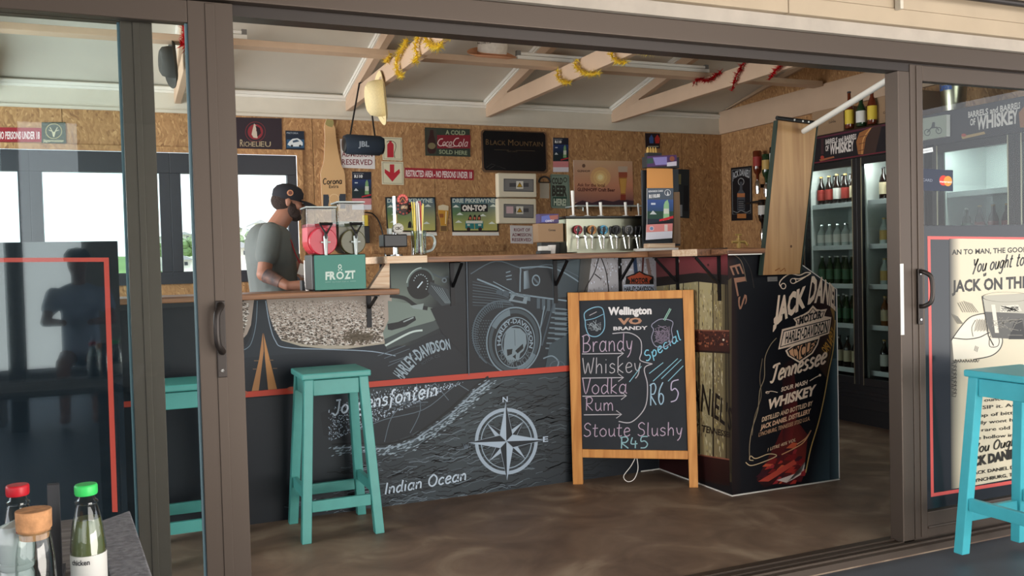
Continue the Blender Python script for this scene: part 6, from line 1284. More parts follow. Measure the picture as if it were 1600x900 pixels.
# straw hat hung on its edge
def hat(lab, c, ax_n, up, R_, m_, crown=.1, band=None, droop=.25, cr=None):
    """c brim centre, ax_n direction the crown points, up an in-plane direction"""
    n = Vector(ax_n).normalized(); u_ = (Vector(up)-n*Vector(up).dot(n)).normalized(); v_ = n.cross(u_); M = Matrix((u_, v_, n)).transposed(); t = thing('hat', lab, 'hat', c)
    cr = cr or R_*.42
    def shp(g):
        out = []
        for x, y, z in g.v:
            z2 = z+droop*(y*y)/R_*(1 if math.hypot(x, y) > cr*.9 else 0)*1.0; out.append(tuple(M @ Vector((x*1.22, y, z2)) + Vector(c)))
        g.v = out; return g
    g = G().lathe([(cr, .004), (cr*1.2, .0), (R_*.8, .004), (R_, .012), (R_*1.005, .016), (R_*.8, .008), (cr*1.2, .004), (cr*1.01, .008)], 32)
    obj('brim', shp(g), m_, t, smooth=True)
    g = G().lathe([(cr*1.0, .0), (cr*.99, crown*.5), (cr*.9, crown*.85), (cr*.7, crown), (cr*.3, crown*.9), (0.0001, crown*.84)], 28); obj('crown', shp(g), m_, t, smooth=True)
    if band: g = G().lathe([(cr*1.02, .006), (cr*1.015, .03)], 28); obj('band', shp(g), band, t, smooth=True)
    return t, M
mat('straw', (226, 208, 160), .8, noise=.08, scale=120, bump=.2); mat('felt_white', (214, 206, 194), .9, noise=.1, scale=40); mat('hat_orange', (196, 140, 104), .85); mat('felt_dark', (66, 66, 62), .9)
yh = on(592, 150, X=1.615).y
hc = on(600, 153, Y=yh)
t, M = hat('pale straw cowboy hat hanging edge-on from the truss beside the speaker', hc, (-1, .04, -.10), (-.08, -.1, 1), .15, 'straw', .12, None, .14, .102)
hp = [on(x, y, Y=yh-.07) for x, y in ((597, 134), (602, 160))]
obj('vent_eyelet', G().ell(hp[0], (.005, .005, .005), 8, 6).ell(hp[1], (.005, .005, .005), 8, 6), 'black_plastic', t)
hc = on(765, 92, Z=2.625); hc = Vector((hc.x, yb1+.05, 2.64)); hc = on(768, 89, Y=yb1-.06)
t, M = hat('white-crowned hat with an orange brim lying on the board across the trusses', hc, (0, -.45, 1), (1, 0, 0), .14, 'felt_white', .15, 'hat_orange', .15, .085)
[c for c in t.children if c.name.startswith('brim')][0].data.materials[0] = MATS['hat_orange']
A = Art((0, hc.y-.145, 0), (0, -1, 0)); A.text('NAZARE CUP', (746, 69), (768, 68), 2.8, (60, 50, 46), bold=.02); A.obj('crown_print', t)
hc = Vector((.30, 5.75, 2.47))
hat('dark felt hat hanging on the truss behind the left glass door', hc, (-1, -.15, 0), (0, .3, 1), .13, 'felt_dark', .09, None, .2, .08)
# speaker
ysp = on(565, 225, Y=6.55).y; sc_ = [on(x, y, Y=ysp) for x, y in ((536, 226), (599, 226))]; cxs = (sc_[0]+sc_[1])/2; hw = (sc_[1]-sc_[0]).length/2
t = thing('portable_speaker', 'dark blue portable speaker hung from the truss by two straps', 'speaker', cxs)
mat('speaker_blue', (34, 46, 60), .75, bump=.4, scale=300)
g = G(); prof = []
for i in range(9): prof.append
g.tube([(cxs.x-hw*.93, ysp, cxs.z-.002), (cxs.x-hw*.8, ysp, cxs.z), (cxs.x+hw*.8, ysp, cxs.z-.006), (cxs.x+hw*.93, ysp, cxs.z-.01)], [.064, .074, .074, .064], 24); obj('body', g, 'speaker_blue', t, smooth=True)
obj('end_cap', G().tube([(cxs.x-hw, ysp, cxs.z-.002), (cxs.x-hw*.93, ysp, cxs.z-.002)], [.048, .062], 24), 'black_plastic', t, smooth=True); obj('end_cap', G().tube([(cxs.x+hw*.93, ysp, cxs.z-.01), (cxs.x+hw, ysp, cxs.z-.01)], [.062, .048], 24), 'black_plastic', t, smooth=True)
A = Art((0, ysp-.0765, 0), (0, -1, 0)); A.text('JBL', (560, 229), (577, 229), 8, (150, 160, 170), bold=.03); A.obj('badge', t)
hk = Vector((1.652, 6.62, 2.575))
for (xp, yp_) in ((547, 212), (586, 214)):
    p = on(xp, yp_, Y=ysp); g = G().bar(Vector((1.652-.03 if xp < 560 else 1.652+.035, ysp+.02, 2.58)), p, .012, .004, (0, 1, 0)); obj('strap', g, 'black_plastic', t)
obj('strap_loop', G().bar((1.652-.032, ysp+.02, 2.581), (1.652+.037, ysp+.02, 2.581), .004, .02, (0, 1, 0)), 'black_plastic', t)
# ------------------------------------------------------------------ barman
YMn = 5.45
def mp(x, y, dy=0): p = on(x, y, Y=YMn); p.y += dy; return p
def fuse(name, G_, m_, parent, voxel, smooth=3, shape=None):
    o = obj(name, G_, m_, parent); r_ = o.modifiers.new('fuse', 'REMESH'); r_.mode = 'VOXEL'; r_.voxel_size = voxel; r_.use_smooth_shade = True
    s_ = o.modifiers.new('soft', 'SMOOTH'); s_.iterations = smooth; s_.factor = .6
    for p in o.data.polygons: p.use_smooth = True
    return o
def cap_(g, a, b, ra, rb, n=14):
    a = Vector(a); b = Vector(b); g.tube([a, b], [ra, rb], n); g.ell(a, (ra, ra, ra), n, 8); g.ell(b, (rb, rb, rb), n, 8)
man = thing('person', 'barman in grey T-shirt and dark cap looking down behind the low bar top', 'person', (.85, YMn, 0))
def skinmat():
    M = mat('skin', (150, 104, 84), .5); return M
skinmat(); mat('tattooed', (120, 88, 76), .55, noise=.5, scale=28, c2=(70, 66, 70)); mat('shirt_grey', (106, 112, 110), .9, noise=.06, scale=6, bump=.1); mat('denim', (44, 52, 66), .9); mat('beard', (58, 46, 42), .95, noise=.3, scale=200, bump=.8); mat('cap_black', (36, 36, 42), .9); mat('lanyard', (150, 30, 40), .7)
hip = Vector((.80, YMn, .93)); chest = Vector((.775, YMn, 1.31)); neck0 = mp(432, 354); neck1 = mp(444, 336); hd_ = mp(450.5, 316)
shR = mp(416, 366, -.17); shL = mp(428, 366, .17); elR = mp(404, 428, -.22); wrR = mp(436, 455, -.32); wrR.z = 1.118
elL = mp(470, 430, .2); elL = Vector((1.0, YMn+.12, 1.17)); wrL = Vector((1.02, YMn-.2, 1.13))
g = G()
for s_ in (-1, 1):
    h_ = hip+Vector((0, s_*.09, 0)); k_ = Vector((.86, YMn+s_*.1, .50)); a_ = Vector((.83, YMn+s_*.1, .09)); cap_(g, h_, k_, .085, .058); cap_(g, k_, a_, .056, .038); g.ell((.88, YMn+s_*.1, .045), (.13, .045, .045), 14, 8)
g.ell(hip+Vector((0, 0, .03)), (.12, .165, .13)); cap_(g, hip, chest, .12, .13); g.ell(chest, (.125, .18, .17)); g.ell(chest+Vector((.01, 0, .08)), (.1, .19, .08))
cap_(g, neck0, neck1, .058, .055)
def arm(sh, el, wr, hd):
    cap_(g, sh, el, .05, .04); cap_(g, el, wr, .042, .027)
    d = (hd-wr).normalized(); sd = d.cross(Vector((0, 0, 1))).normalized(); pc = wr+d*.05; g.ell(pc, (.04, .04, .018)) if 0 else cap_(g, wr, wr+d*.075, .025, .03)
    for i, (o_, L) in enumerate(((-.027, .06), (-.009, .072), (.009, .068), (.026, .052))):
        b0 = wr+d*.085+sd*o_; b1 = b0+d*L*.55+Vector((0, 0, -.004)); b2 = b1+d*L*.4+Vector((0, 0, -.018)); cap_(g, b0, b1, .0095, .009, 8); cap_(g, b1, b2, .009, .0075, 8)
    t0 = wr+d*.03-sd*.022; t1 = t0+d*.035-sd*.03; cap_(g, t0, t1, .012, .0105, 8); cap_(g, t1, t1+d*.028-sd*.006, .0105, .009, 8)
arm(shR, elR, wrR, wrR+Vector((.1, -.03, .0))); arm(shL, elL, wrL, wrL+Vector((.02, -.1, .0)))
# head in profile, looking right and a little down
tl = math.radians(10); F_ = Vector((math.cos(tl), 0, -math.sin(tl))); U_ = Vector((math.sin(tl), 0, math.cos(tl))); S_ = Vector((0, 1, 0)); RH = Matrix((F_, S_, U_)).transposed(); hc_ = hd_
KH = .89
def H(f_, s_, u_): return hc_+(F_*f_+S_*s_+U_*u_)*KH
def hell(g, f_, s_, u_, rad, n=14, m_=10): g.ell(H(f_, s_, u_), tuple(v*KH for v in rad), n, m_, RH)
hell(g, -.012, 0, .02, (.098, .076, .09), 20, 14); hell(g, .03, 0, -.035, (.062, .06, .085), 18, 12); hell(g, .05, 0, -.09, (.036, .038, .028))
hell(g, .076, 0, .026, (.02, .05, .016)); cap_(g, H(.086, 0, .016), H(.112, 0, -.018), .009, .0115, 10); hell(g, .10, 0, -.024, (.014, .017, .009))
hell(g, .092, 0, -.048, (.012, .024, .006)); hell(g, .09, 0, -.060, (.011, .021, .007)); hell(g, .082, 0, -.088, (.02, .022, .016))
for s_ in (-1, 1): hell(g, .058, s_*.042, -.02, (.03, .022, .024)); hell(g, -.012, s_*.082, -.008, (.018, .009, .031), 12, 10); hell(g, .082, s_*.03, .008, (.01, .014, .009))
body = fuse('body', g, 'skin', man, .006, 2)
g = G(); hell(g, .09, -.03, .007, (.006, .0085, .0055)); hell(g, .09, .03, .007, (.006, .0085, .0055)); obj('eyes', g, 'paper_white', man, smooth=True); g = G(); hell(g, .0955, -.03, .006, (.002, .004, .004)); hell(g, .0955, .03, .006, (.002, .004, .004)); obj('pupils', g, 'black_plastic', man)
g = G(); hell(g, .058, 0, -.088, (.042, .048, .033)); hell(g, .076, 0, -.092, (.028, .03, .022)); hell(g, .089, 0, -.041, (.013, .026, .0055))
for s_ in (-1, 1): hell(g, .04, s_*.046, -.068, (.046, .017, .036)); hell(g, .022, s_*.058, -.045, (.03, .014, .042)); hell(g, .006, s_*.071, -.01, (.011, .007, .03))
fuse('beard', g, 'beard', man, .0055, 2)
g = G(); hell(g, -.036, 0, .0, (.082, .0775, .07), 18, 12); fuse('hair', g, 'beard', man, .008, 1)
g = G(); P_ = [(.088, -.004), (.092, .02), (.09, .055), (.072, .085), (.04, .103), (.0001, .11)]
g.lathe([(r_*1.02*KH, z_*KH) for r_, z_ in P_], 24, hc_, RH @ Matrix.Diagonal(Vector((1.12, .92, 1)))); g.v = [tuple(Vector(v)+F_*-.008+U_*.014) for v in g.v]
cp = obj('cap', g, 'cap_black', man, smooth=True)
g = G(); rows = []
for i in range(9):
    a_ = (i-4)/4; w_ = math.sqrt(max(0, 1-a_*a_*.96)); y_ = a_*.072; x0_ = .062+.024*w_; x1_ = .078+.115*w_; rows.append((H(x0_, y_, .022-.008*a_*a_), H((x0_+x1_)/2, y_, .016-.01*a_*a_), H(x1_, y_, .002-.016*a_*a_)))
k = []
for r_ in rows: k += [*r_, *[p+U_*.005 for p in r_]]
for i in range(8):
    for j in range(2): g.f.append((i*6+j, i*6+j+1, i*6+7+j, i*6+6+j)); g.f.append((i*6+3+j, i*6+9+j, i*6+10+j, i*6+4+j))
    g.f.append((i*6+2, i*6+5, i*6+11, i*6+8))
g.v = [tuple(p) for p in k]; obj('peak', g, 'cap_black', cp, smooth=True)
bp_ = H(-.01, -.0905, .055); g = G().tube([bp_+Vector((0, .008, -.0)), bp_+Vector((0, -.003, -.0))], .018, 16); obj('cap_badge', g, 'hat_orange', cp); g = G().tube([bp_+Vector((0, .0, 0)), bp_+Vector((0, -.0045, 0))], .012, 12); obj('cap_badge_centre', g, mat('badge_brown', (110, 62, 50), .6), cp)
# clothes
g = G(); g.ell(hip+Vector((0, 0, .03)), (.14, .185, .10)); cap_(g, hip+Vector((0, 0, .0)), chest, .138, .148); g.ell(chest, (.145, .195, .185)); g.ell(chest+Vector((.01, 0, .09)), (.115, .195, .08)); g.ell(hip+Vector((0, 0, .1)), (.14, .18, .14)); g.ell(neck0+Vector((-.01, 0, -.03)), (.078, .09, .045)); g.ell(chest+Vector((-.04, 0, .03)), (.11, .15, .15))
for sh, el in ((shR, elR), (shL, elL)): m2 = sh.lerp(el, .55); cap_(g, sh, m2, .066, .067)
fuse('t_shirt', g, 'shirt_grey', man, .009, 5)
g = G()
for s_ in (-1, 1): h_ = hip+Vector((0, s_*.09, 0)); k_ = Vector((.86, YMn+s_*.1, .50)); a_ = Vector((.83, YMn+s_*.1, .13)); cap_(g, h_, k_, .1, .075); cap_(g, k_, a_, .075, .06)
g.ell(hip, (.13, .175, .12)); fuse('trousers', g, 'denim', man, .012, 4)
# tattoo sleeve patches on forearm
g = G(); a_, b_ = elR.lerp(wrR, .12), elR.lerp(wrR, .75); g.tube([a_, a_.lerp(b_, .5), b_], [.0440, .0385, .0325], 16); obj('tattoo', g, 'tattooed', man, smooth=True)
g = G(); g.tube(smooth_poly([mp(430, 362, -.06), mp(447, 372, -.10), mp(455, 395, -.13), mp(464, 415, -.13)], 5), .004, 6); ly = obj('lanyard', g, 'lanyard', man)
q = mp(468, 421, -.14); obj('lanyard_card', G().box(q.x-.03, q.x+.03, q.y-.002, q.y+.002, q.z-.035, q.z+.03, Matrix.Translation(q) @ Matrix.Rotation(.3, 4, 'Y') @ Matrix.Translation(-q)), 'paper_white', ly)

# ------------------------------------------------------------------ prints and stickers on the glass doors
yd = YD+.045-.0032
D = Art((0, yd, 0), (0, -1, 0)); xr_p = 204
q = [(-500, 377), (xr_p, 377), (xr_p+1, 420), (218, 828), (-500, 900)]
vp = [on(x, y, Y=yd) for x, y in q]
xs1 = on(205, 500, Y=YD+.045).x
g = G(); zt_, zb_ = on(150, 377, Y=yd).z, .125
o = tag(obj('door_film', G().box(-1.92, xs1-.028, yd-.0015, yd-.0002, zb_, zt_), mat('film_dark', (26, 34, 42), .06, coat=1), d2), None, None)
MATS['film_dark'].node_tree.nodes['Principled BSDF'].inputs['Coat IOR'].default_value = 1.9
D = Art((0, yd-.0015, 0), (0, -1, 0), base=.0004); D.poly([(-60, 403), (163, 402.5), (163.5, 409), (-60, 410)], (214, 84, 72)); D.poly([(162, 402.5), (170, 402.5), (184, 800), (175.5, 800)], (214, 84, 72)); D.obj('film_border', d2, PRINTG)
# right door film and poster
yd = YD+.02-.0032; xg0 = on(1444, 500, Y=yd).x
zt_ = on(1500, 352, Y=yd).z
obj('door_film', G().box(xg0-.01, 5.2, yd-.0015, yd-.0002, .125, zt_), mat('film_grey', (38, 42, 48), .08, coat=.0), d3)
K = Art((0, yd-.0015, 0), (0, -1, 0), base=.0004)
K.poly([(1449, 369), (1900, 374), (1900, 378), (1449, 374)], (206, 92, 88)); K.poly([(1449, 369), (1453.5, 369), (1459, 775), (1454.5, 775)], (206, 92, 88)); K.poly([(1454.5, 771), (1900, 700), (1900, 705), (1454.5, 776.5)], (206, 92, 88))
pr_ = (206, 196, 172); ik = (52, 50, 46)
K.grad([(1483, 373), (1500, 373), (1503, 762), (1486, 764)], [(60, 60, 62), pr_, pr_, (70, 68, 66)]); K.poly([(1500, 373), (1900, 378), (1900, 690), (1503, 762)], pr_)
K.text('MAN TO MAN, YOU TO GOOD', (1475, 398), (1612, 393), 7, ik, bold=.03) if 0 else K.text("AN TO MAN, THE GOOD", (1487, 398), (1606, 393.5), 7.5, ik, bold=.03)
K.script('You ought to', (1518, 426), (1600, 414), 21, 2.2, ik, .2); K.text('JACK ON THE ROCKS', (1487, 456), (1672, 445), 17, ik, bold=.04); K.text('"', (1536, 438), (1541, 436), 9, ik, bold=.05)
# hand holding a glass, line drawing
hand = [(1487, 530), (1500, 512), (1518, 495), (1535, 491), (1548, 494), (1556, 520), (1562, 520), (1566, 532), (1562, 545), (1548, 556), (1520, 560), (1490, 562)]
K.poly(hand, (222, 214, 196)); K.line([(1486, 532), (1500, 512), (1515, 496), (1535, 490), (1546, 491)], 1.6, ik, 5); K.line([(1488, 528), (1510, 530), (1530, 527), (1545, 520), (1558, 520), (1566, 530), (1562, 545), (1548, 556), (1520, 562)], 1.6, ik, 5); K.line([(1546, 526), (1546, 541), (1558, 541), (1561, 532), (1557, 524), (1546, 526)], 1.2, ik, 4); K.line([(1524, 500), (1518, 512), (1520, 526)], 1.1, ik, 4); K.lines([[(1524+i*2, 540+i), (1522+i*2, 548+i)] for i in range(3)], .9, ik)
for i in range(14): K.line([(1526+i*1.4, 498+(i % 3)), (1522+i*1.6, 518-(i % 3))], .7, (110, 106, 98))
K.lines([[(1496+i*3, 470+abs(i-3)), (1504+i*3.4, 488)] for i in range(8)], 1, (120, 116, 106)); K.lines([[(1487+i*2, 490+i), (1496+i*2, 506)] for i in range(5)], 1, (120, 116, 106))
K.poly([(1534, 462), (1606, 458), (1602, 530), (1548, 528), (1540, 500)], (170, 166, 152)); K.poly([(1538, 487), (1604, 490), (1600, 530), (1550, 528), (1543, 510)], (84, 82, 78)); K.ring(1572, 464, 38, 8, 1.4, ik, 40); K.line([(1534, 463), (1544, 525), (1552, 540)], 1.5, ik)
K.poly([(1548, 476), (1554, 476), (1560, 520), (1554, 520)], (210, 204, 188)); K.poly([(1562, 478), (1590, 476), (1596, 486), (1562, 488)], (200, 196, 182)); random.seed(2); K.lines([[(1562+random.random()*30, 478+random.random()*9) for _ in range(3)] for k in range(18)], .8, ik); K.poly([(1585, 500), (1596, 498), (1602, 530), (1575, 530)], (40, 38, 36)); K.lines([[(1548+random.random()*50, 494+random.random()*30), (1560+random.random()*40, 494+random.random()*30)] for k in range(16)], .7, (130, 126, 116))
K.lines([[(1486+(i % 2)*3, 568+i*6), (1494, 566+i*6), (1492, 572+i*6), (1486, 570+i*6)] for i in range(9)], 1.1, ik)
K.lines([[(1488+i*4, 563-(i % 2)*2), (1491+i*4, 566), (1493+i*4, 562)] for i in range(10)], 1, ik)
for i, s_ in enumerate(('Pour of JACK DANIELS,', 'two ounces of it over', 'and SIP it. Add a', 'drop of bitters, it', 'really wont hurt', 'the rare old taste of', 'the hollow in Tenn.')): K.text(s_, (1516-(i % 3)*3, 618+i*11.6), (1516+len(s_)*5.2, 616-len(s_)*.35+i*11.6), 5.2, (60, 58, 54), bold=.01)
K.script('You Ought to try', (1520, 708), (1640, 686), 15, 1.8, ik, .2); K.text('JACK DANIELS', (1504, 731), (1600, 712), 13, ik, bold=.06); K.text('JACK DANIEL DISTILLERY', (1517, 742), (1625, 726), 5, ik, bold=.02); K.text('LYNCHBURG, TENNESSEE', (1518, 754), (1622, 737), 5, ik, bold=.02)
K.obj('poster_print', d3, PRINTG)
# stickers on the upper glass
def sticker(lab, quad, c):
    A = Art((0, yd, 0), (0, -1, 0), base=.0003); t = obj('sticker', G().prism([on(a_, b_, Y=yd) for a_, b_ in quad], (0, .0002, 0)), 'paper_white', d3, label=lab); A.t = t; A.poly(quad, c); return A
A = sticker('dark blue payment card sticker', [(1436.5, 263), (1489, 266), (1489, 299), (1437, 298)], (50, 56, 72)); A.disc(1474, 282, 6.5, 8, (196, 60, 50), 20); A.disc(1481, 283, 6.5, 8, (216, 140, 60), 20); A.text('CARD', (1441, 283), (1457, 284), 4, (120, 126, 140), bold=.02); A.text('mastercard', (1468, 285), (1487, 286), 3, (226, 210, 200), bold=.03); A.obj('print', A.t)
A = sticker('small pale oval sticker', [(1436, 234), (1457, 230), (1458, 237), (1437, 241)], (206, 212, 214)); A.text('PAYMENTS', (1438, 239), (1456, 235.5), 3, (90, 96, 110)); A.obj('print', A.t)
A = sticker('small white sticker near the top of the door', [(1433, 146), (1438, 146.5), (1438, 159), (1433, 158.5)], (196, 192, 184)); A.obj('print', A.t)
bxp = on(1437, 200, X=XF+.0)
q = [on(x, y, X=XF-.05) for x, y in ((1436, 186), (1479, 179), (1479, 213), (1436, 220))]
A = Art((XF-.05, 0, 0), (-1, 0, 0)); t = thing('motorcycle_box', 'pale box with a motorcycle picture beside the second fridge banner', 'box', q[0]); obj('board', G().prism(q, (.03, 0, 0)), 'paper_white', t); A.poly([(1436, 186), (1479, 179), (1479, 213), (1436, 220)], (150, 156, 142))
A.ring(1449, 207, 5, 5.5, 1.2, (70, 76, 74), 16); A.ring(1467, 204, 5, 5.5, 1.2, (70, 76, 74), 16); A.line([(1449, 207), (1455, 200), (1464, 199), (1467, 204)], 2, (70, 76, 74)); A.poly([(1455, 200), (1457, 191), (1461, 191), (1461, 199)], (70, 76, 74)); A.obj('print', t)

# ------------------------------------------------------------------ table in the foreground
ZTb = .78
t = thing('slatted_table', 'grey slatted outdoor table with a rough grey end board', 'table', (-.5, 1.4, 0))
woodmat('weathered_grey', (140, 134, 130), (98, 93, 92), 0, 8, .8); mat('rough_grey', (150, 150, 156), .95, noise=.35, scale=90, bump=.8)
e0, e1 = on(203, 797, Z=ZTb), on(240, 905, Z=ZTb); e2 = on(153, 815, Z=ZTb); e3 = on(178, 905, Z=ZTb)
obj('end_board', G().prism([e0, e0+(e1-e0)*2.2, e3+(e1-e0)*1.2+Vector((0, 0, 0)), e2], (0, 0, -.035)), 'rough_grey', t, bevel=.003)
yy0 = e0.y+.0
sl = yy0; k = 0
for k in range(6):
    y1_ = yy0-.004-k*.075; xr3 = (e2+(e3-e2)*max(0, (e2.y-y1_)/max(.01, e2.y-e3.y))).x-.004
    obj('slat', G().box(-1.3, xr3 if k else e2.x-.004, y1_-.062, y1_, ZTb-.028, ZTb-.002), 'weathered_grey', t, bevel=.003)
for (x, y) in ((-1.25, 1.0), (-1.25, 1.7), (-.1, .95), (-.1, 1.7)): obj('leg', G().box(x-.03, x+.03, y-.03, y+.03, -.03, ZTb-.03), 'weathered_grey', t)
# menu holder board
pp = [on(x, y, Y=1.40) for x, y in ((73, 758), (92, 757), (98, 910), (77, 910))]
t = thing('condiment_caddy', 'dark upright board of a condiment caddy between the bottles', 'caddy', (pp[0].x, 1.4, ZTb)); obj('upright', G().prism([pp[0], pp[1], Vector((pp[2].x, 1.4, ZTb)), Vector((pp[3].x, 1.4, ZTb))], (0, .012, 0)), mat('caddy_grey', (62, 62, 66), .8, noise=.1, scale=30), t, bevel=.001)
zf_ = ZTb+.03
obj('foot', G().box(pp[0].x-.0, pp[1].x+.0, 1.412, 1.47, ZTb+.0005, ZTb+.01), 'caddy_grey', t)
mat('sauce_green', (106, 110, 62), .3, coat=.6); mat('sauce_dark', (96, 80, 70), .3, coat=.6); mat('cap_green', (60, 206, 100), .4); mat('cap_red', (196, 30, 44), .4); glassmat('bottle_glass', (226, 232, 230), 2.0)
def sauce(lab, xp, ycap, Y_, cap, liq, lvl, label=True, r_=.0225, pcol=(206, 202, 198)):
    p = on(xp, ycap, Y=Y_); zc_ = p.z; b0 = ZTb; h = zc_-b0; c = (p.x, Y_, b0)
    t = thing('sauce_bottle', lab, 'bottle', c)
    obj('glass', G().lathe([(0, 0), (r_, 0), (r_*1.02, .01), (r_*1.02, h*.42), (r_*.9, h*.6), (r_*.62, h*.8), (r_*.56, h*.815), (r_*.66, h*.825), (r_*.66, h*.84), (r_*.5, h*.86), (r_*.42, h*.92), (r_*.4, h*.93)], 20, c), 'bottle_glass', t, smooth=True)
    obj('sauce', G().lathe([(0, .004), (r_*.94, .004), (r_*.95, h*.42), (r_*.84, h*.6), (r_*.84-(lvl-.6)*r_*.9, h*lvl), (0, h*lvl)], 20, c), liq, t, smooth=True)
    obj('cap', G().lathe([(0, h*.9), (r_*.62, h*.9), (r_*.66, h*.92), (r_*.66, h*.985), (r_*.6, h), (0, h)], 20, c), cap, t, smooth=True, bevel=.0006)
    if label:
        g = G().lathe([(r_*1.035, h*.02), (r_*1.035, h*.36)], 20, c); obj('label', g, 'label_white', t, smooth=True)
        v, f_ = text_mesh('chicken', .02); g = G(); g.v = [(c[0]+r_*1.05*math.sin(-1.0+1.1*x), c[1]-r_*1.05*math.cos(-1.0+1.1*x), b0+h*.285+.007*y) for x, y in v]; g.f = f_; obj('label_print', g, 'label_black', t)
    return t
sauce('tall bottle of olive-green sauce with a bright green cap', 134, 756, 1.36, 'cap_green', 'sauce_green', .68)
sauce('tall clear bottle with a red cap at the left edge', 27, 757, 1.40, 'cap_red', 'sauce_dark', .3, False)
p = on(52, 796, Y=1.30); c = (p.x, 1.30, ZTb); h = p.z-ZTb
t = thing('corked_jar', 'clear glass jar closed with a wide cork in front of the caddy', 'jar', c)
obj('glass', G().lathe([(0, 0), (.025, 0), (.026, .01), (.023, h*.55), (.02, h*.72), (.0185, h*.78), (.021, h*.8)], 20, c), 'bottle_glass', t, smooth=True); obj('cork', G().lathe([(0, h*.72), (.017, h*.72), (.0185, h*.8), (.021, h*.82), (.0215, h), (0, h)], 20, c), 'cork', t, smooth=True, bevel=.001)
p = on(24, 838, Y=1.33); c = (p.x, 1.33, ZTb); h = on(24, 812, Y=1.33).z-ZTb
t = thing('salt_grinder', 'clear ribbed plastic grinder with a rounded top behind the corked jar', 'grinder', c)
obj('body', G().lathe([(0, 0), (.02, 0), (.021, h*.4), (.019, h*.45), (.022, h*.48), (.022, h*.52), (.0195, h*.54), (.022, h*.57), (.0215, h*.6), (.0225, h*.63), (.0235, h*.8), (.018, h*.94), (.0001, h)], 20, c), 'clear_glass', t, smooth=True)
# ------------------------------------------------------------------ outside, beyond the back windows
mat('grass', (128, 150, 84), .95, noise=.3, scale=.3); mat('house_wall', (214, 206, 194), .9); mat('roof_grey', (150, 146, 146), .9); mat('bush', (110, 130, 80), .95, noise=.4, scale=3); mat('sand', (206, 196, 170), .95)
S('ground', G().box(-120, 160, YB+.2, 260, -3.2, -3), 'sand')
S('hillside', G().add([(-90, 60, -3), (120, 60, -3), (120, 200, -3), (-90, 200, -3), (-60, 100, 3.2), (90, 100, 2.2), (90, 160, 3), (-60, 160, 4)], [(0, 1, 5, 4), (1, 2, 6, 5), (2, 3, 7, 6), (3, 0, 4, 7), (4, 5, 6, 7)]), 'grass')
def house(lab, xa, xb, yt, ybt, dist):
    a_ = on(xa, ybt, Y=dist); b_ = on(xb, yt, Y=dist); w = b_.x-a_.x; h = b_.z-a_.z; t = thing('house', lab, 'house', (a_.x, dist, a_.z))
    obj('wall', G().box(a_.x, b_.x, dist, dist+6, -3.1, a_.z+h*.6), 'house_wall', t)
    obj('roof', G().prism([(a_.x-w*.06, dist-.4, a_.z+h*.6), (b_.x+w*.06, dist-.4, a_.z+h*.6), (a_.x+w*.5, dist-.4, b_.z)], (0, 7, 0)), 'roof_grey', t)
    for q_ in (.2, .62): f_ = obj('window', G().box(a_.x+w*q_, a_.x+w*(q_+.16), dist-.05, dist, a_.z+h*.15, a_.z+h*.42), 'window_frame_dark', t)
for lab, xa, xb, yt, yb_, ds in (('pale gabled house seen through the window left of the barman', 361, 392, 378, 402, 48), ('pale house further up the slope left of the barman', 358, 378, 352, 366, 80), ('pale house with grey roof behind the left door stile', 268, 300, 398, 418, 48), ('far pale house on the ridge seen past the door stile', 250, 268, 366, 376, 90), ('pale house on the ridge seen through the narrow glass', 276, 300, 362, 374, 86), ('far house just left of the barman’s cap', 398, 416, 343, 358, 80)): house(lab.replace('’', ''), xa, xb, yt, yb_, ds)
random.seed(9)
for k, (xp, yp_, ds) in enumerate(((388, 376, 70), (404, 372, 66), (424, 380, 66), (258, 388, 66), (285, 384, 68), (299, 380, 62))):
    c = on(xp, yp_, Y=ds); g = G()
    for i in range(26): g.ell(c+Vector((random.uniform(-1, 1)*.8, random.uniform(-.5, .5), random.uniform(-.6, .3))), (.35, .35, .28), 6, 4)
    tag(obj('bush', g, 'bush'), 'rounded green bush on the slope %s' % ('left of the barman', 'above the nearest gabled house', 'behind the barman shoulder', 'at the left of the narrow glass', 'in the middle of the narrow glass', 'at the right of the narrow glass')[k], 'bush')
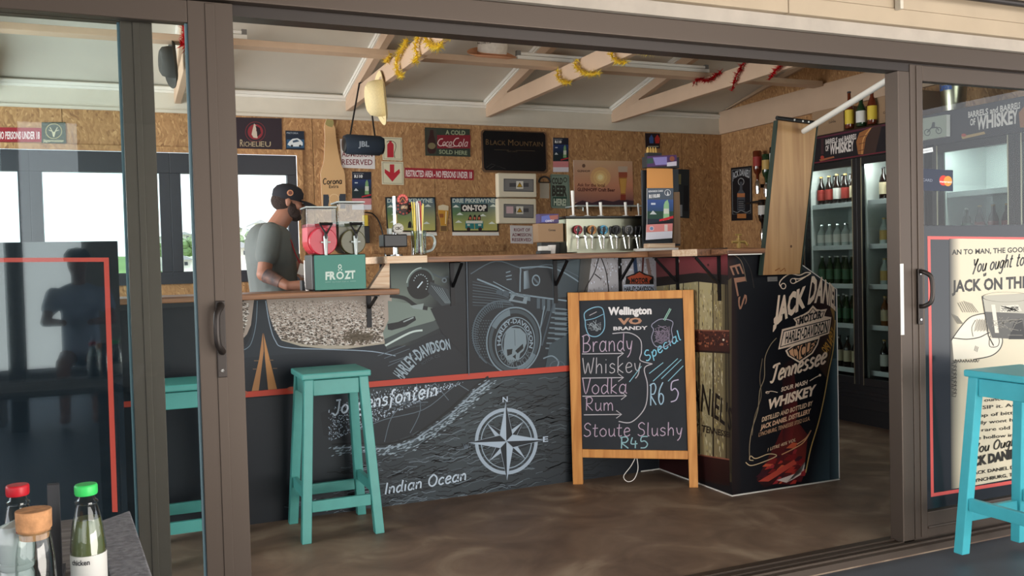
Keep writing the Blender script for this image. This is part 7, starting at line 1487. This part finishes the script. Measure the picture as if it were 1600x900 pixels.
# ------------------------------------------------------------------ terrace behind the viewer (seen as reflections in the glass)
S('terrace_roof', G().box(-12, 9, -6, YD-.1, 2.95, 3.05), mat('terrace_soffit', (110, 98, 84), .8))
S('terrace_wall', G().box(-.5, 1.8, -6, -5.9, -.03, 2.95), 'plaster_grey')
for x in (-4.5, -.9, 3.4): tag(obj('terrace_post', G().box(x, x+.12, -2.6, -2.48, -.03, 2.95), 'aluminium_dark', bevel=.004), 'dark terrace post %s' % {-4.5: 'far left behind the viewer', -.9: 'behind the viewer', 3.4: 'right behind the viewer'}[x], 'post')
pz = Vector((-.40, -3.0, 0)); t = thing('person', 'seated guest in a blue-grey T-shirt and dark cap reflected in the left glass door', 'person', pz)
mat('shirt_blue', (176, 188, 212), .9); g = G(); bx_ = Vector((-.40, -3.0, 0))
def B3(x, y, z): return bx_+Vector((x, y, z))
cap_(g, B3(0, 0, .55), B3(0, .12, .98), .14, .13); g.ell(B3(0, .12, 1.0), (.19, .12, .13)); cap_(g, B3(0, .14, 1.12), B3(.0, .17, 1.2), .055, .055); g.ell(B3(0, .2, 1.3), (.076, .095, .115), 18, 12); g.ell(B3(0, .28, 1.27), (.02, .03, .02)); 
for s_ in (-1, 1):
    cap_(g, B3(s_*.19, .12, 1.04), B3(s_*.25, .25, .82), .05, .04); cap_(g, B3(s_*.25, .25, .82), B3(s_*.12, .46, .82), .04, .028); cap_(g, B3(s_*.12, .46, .82), B3(s_*.1, .54, .82), .03, .028)
    for i in range(4): cap_(g, B3(s_*(.08+i*.018), .55, .82), B3(s_*(.08+i*.018), .6, .81), .009, .008, 8)
    cap_(g, B3(s_*.1, 0, .5), B3(s_*.12, .42, .48), .08, .058); cap_(g, B3(s_*.12, .42, .48), B3(s_*.12, .4, .06), .056, .04); g.ell(B3(s_*.12, .47, .03), (.045, .12, .04))
fuse('body', g, 'skin', t, .012, 2); g = G(); cap_(g, B3(0, 0, .56), B3(0, .12, .98), .155, .145); g.ell(B3(0, .12, 1.0), (.205, .135, .145))
for s_ in (-1, 1): cap_(g, B3(s_*.19, .12, 1.04), B3(s_*.22, .18, .93), .066, .066)
fuse('t_shirt', g, 'shirt_blue', t, .014, 3); g = G(); g.lathe([(.1, 0), (.102, .05), (.07, .1), (0.0001, .115)], 20, B3(0, .19, 1.32)); g.box(-.06+bx_.x, .06+bx_.x, bx_.y+.26, bx_.y+.38, 1.325, 1.335); obj('cap', g, 'cap_black', t, smooth=True)
tag(obj('bench_seat', G().box(-1.1, .3, -3.25, -2.82, .34, .395).box(-1.05, -1.0, -3.2, -2.88, -.03, .34).box(.2, .25, -3.2, -2.88, -.03, .34), 'weathered_grey'), 'grey bench on the terrace behind the viewer', 'bench')
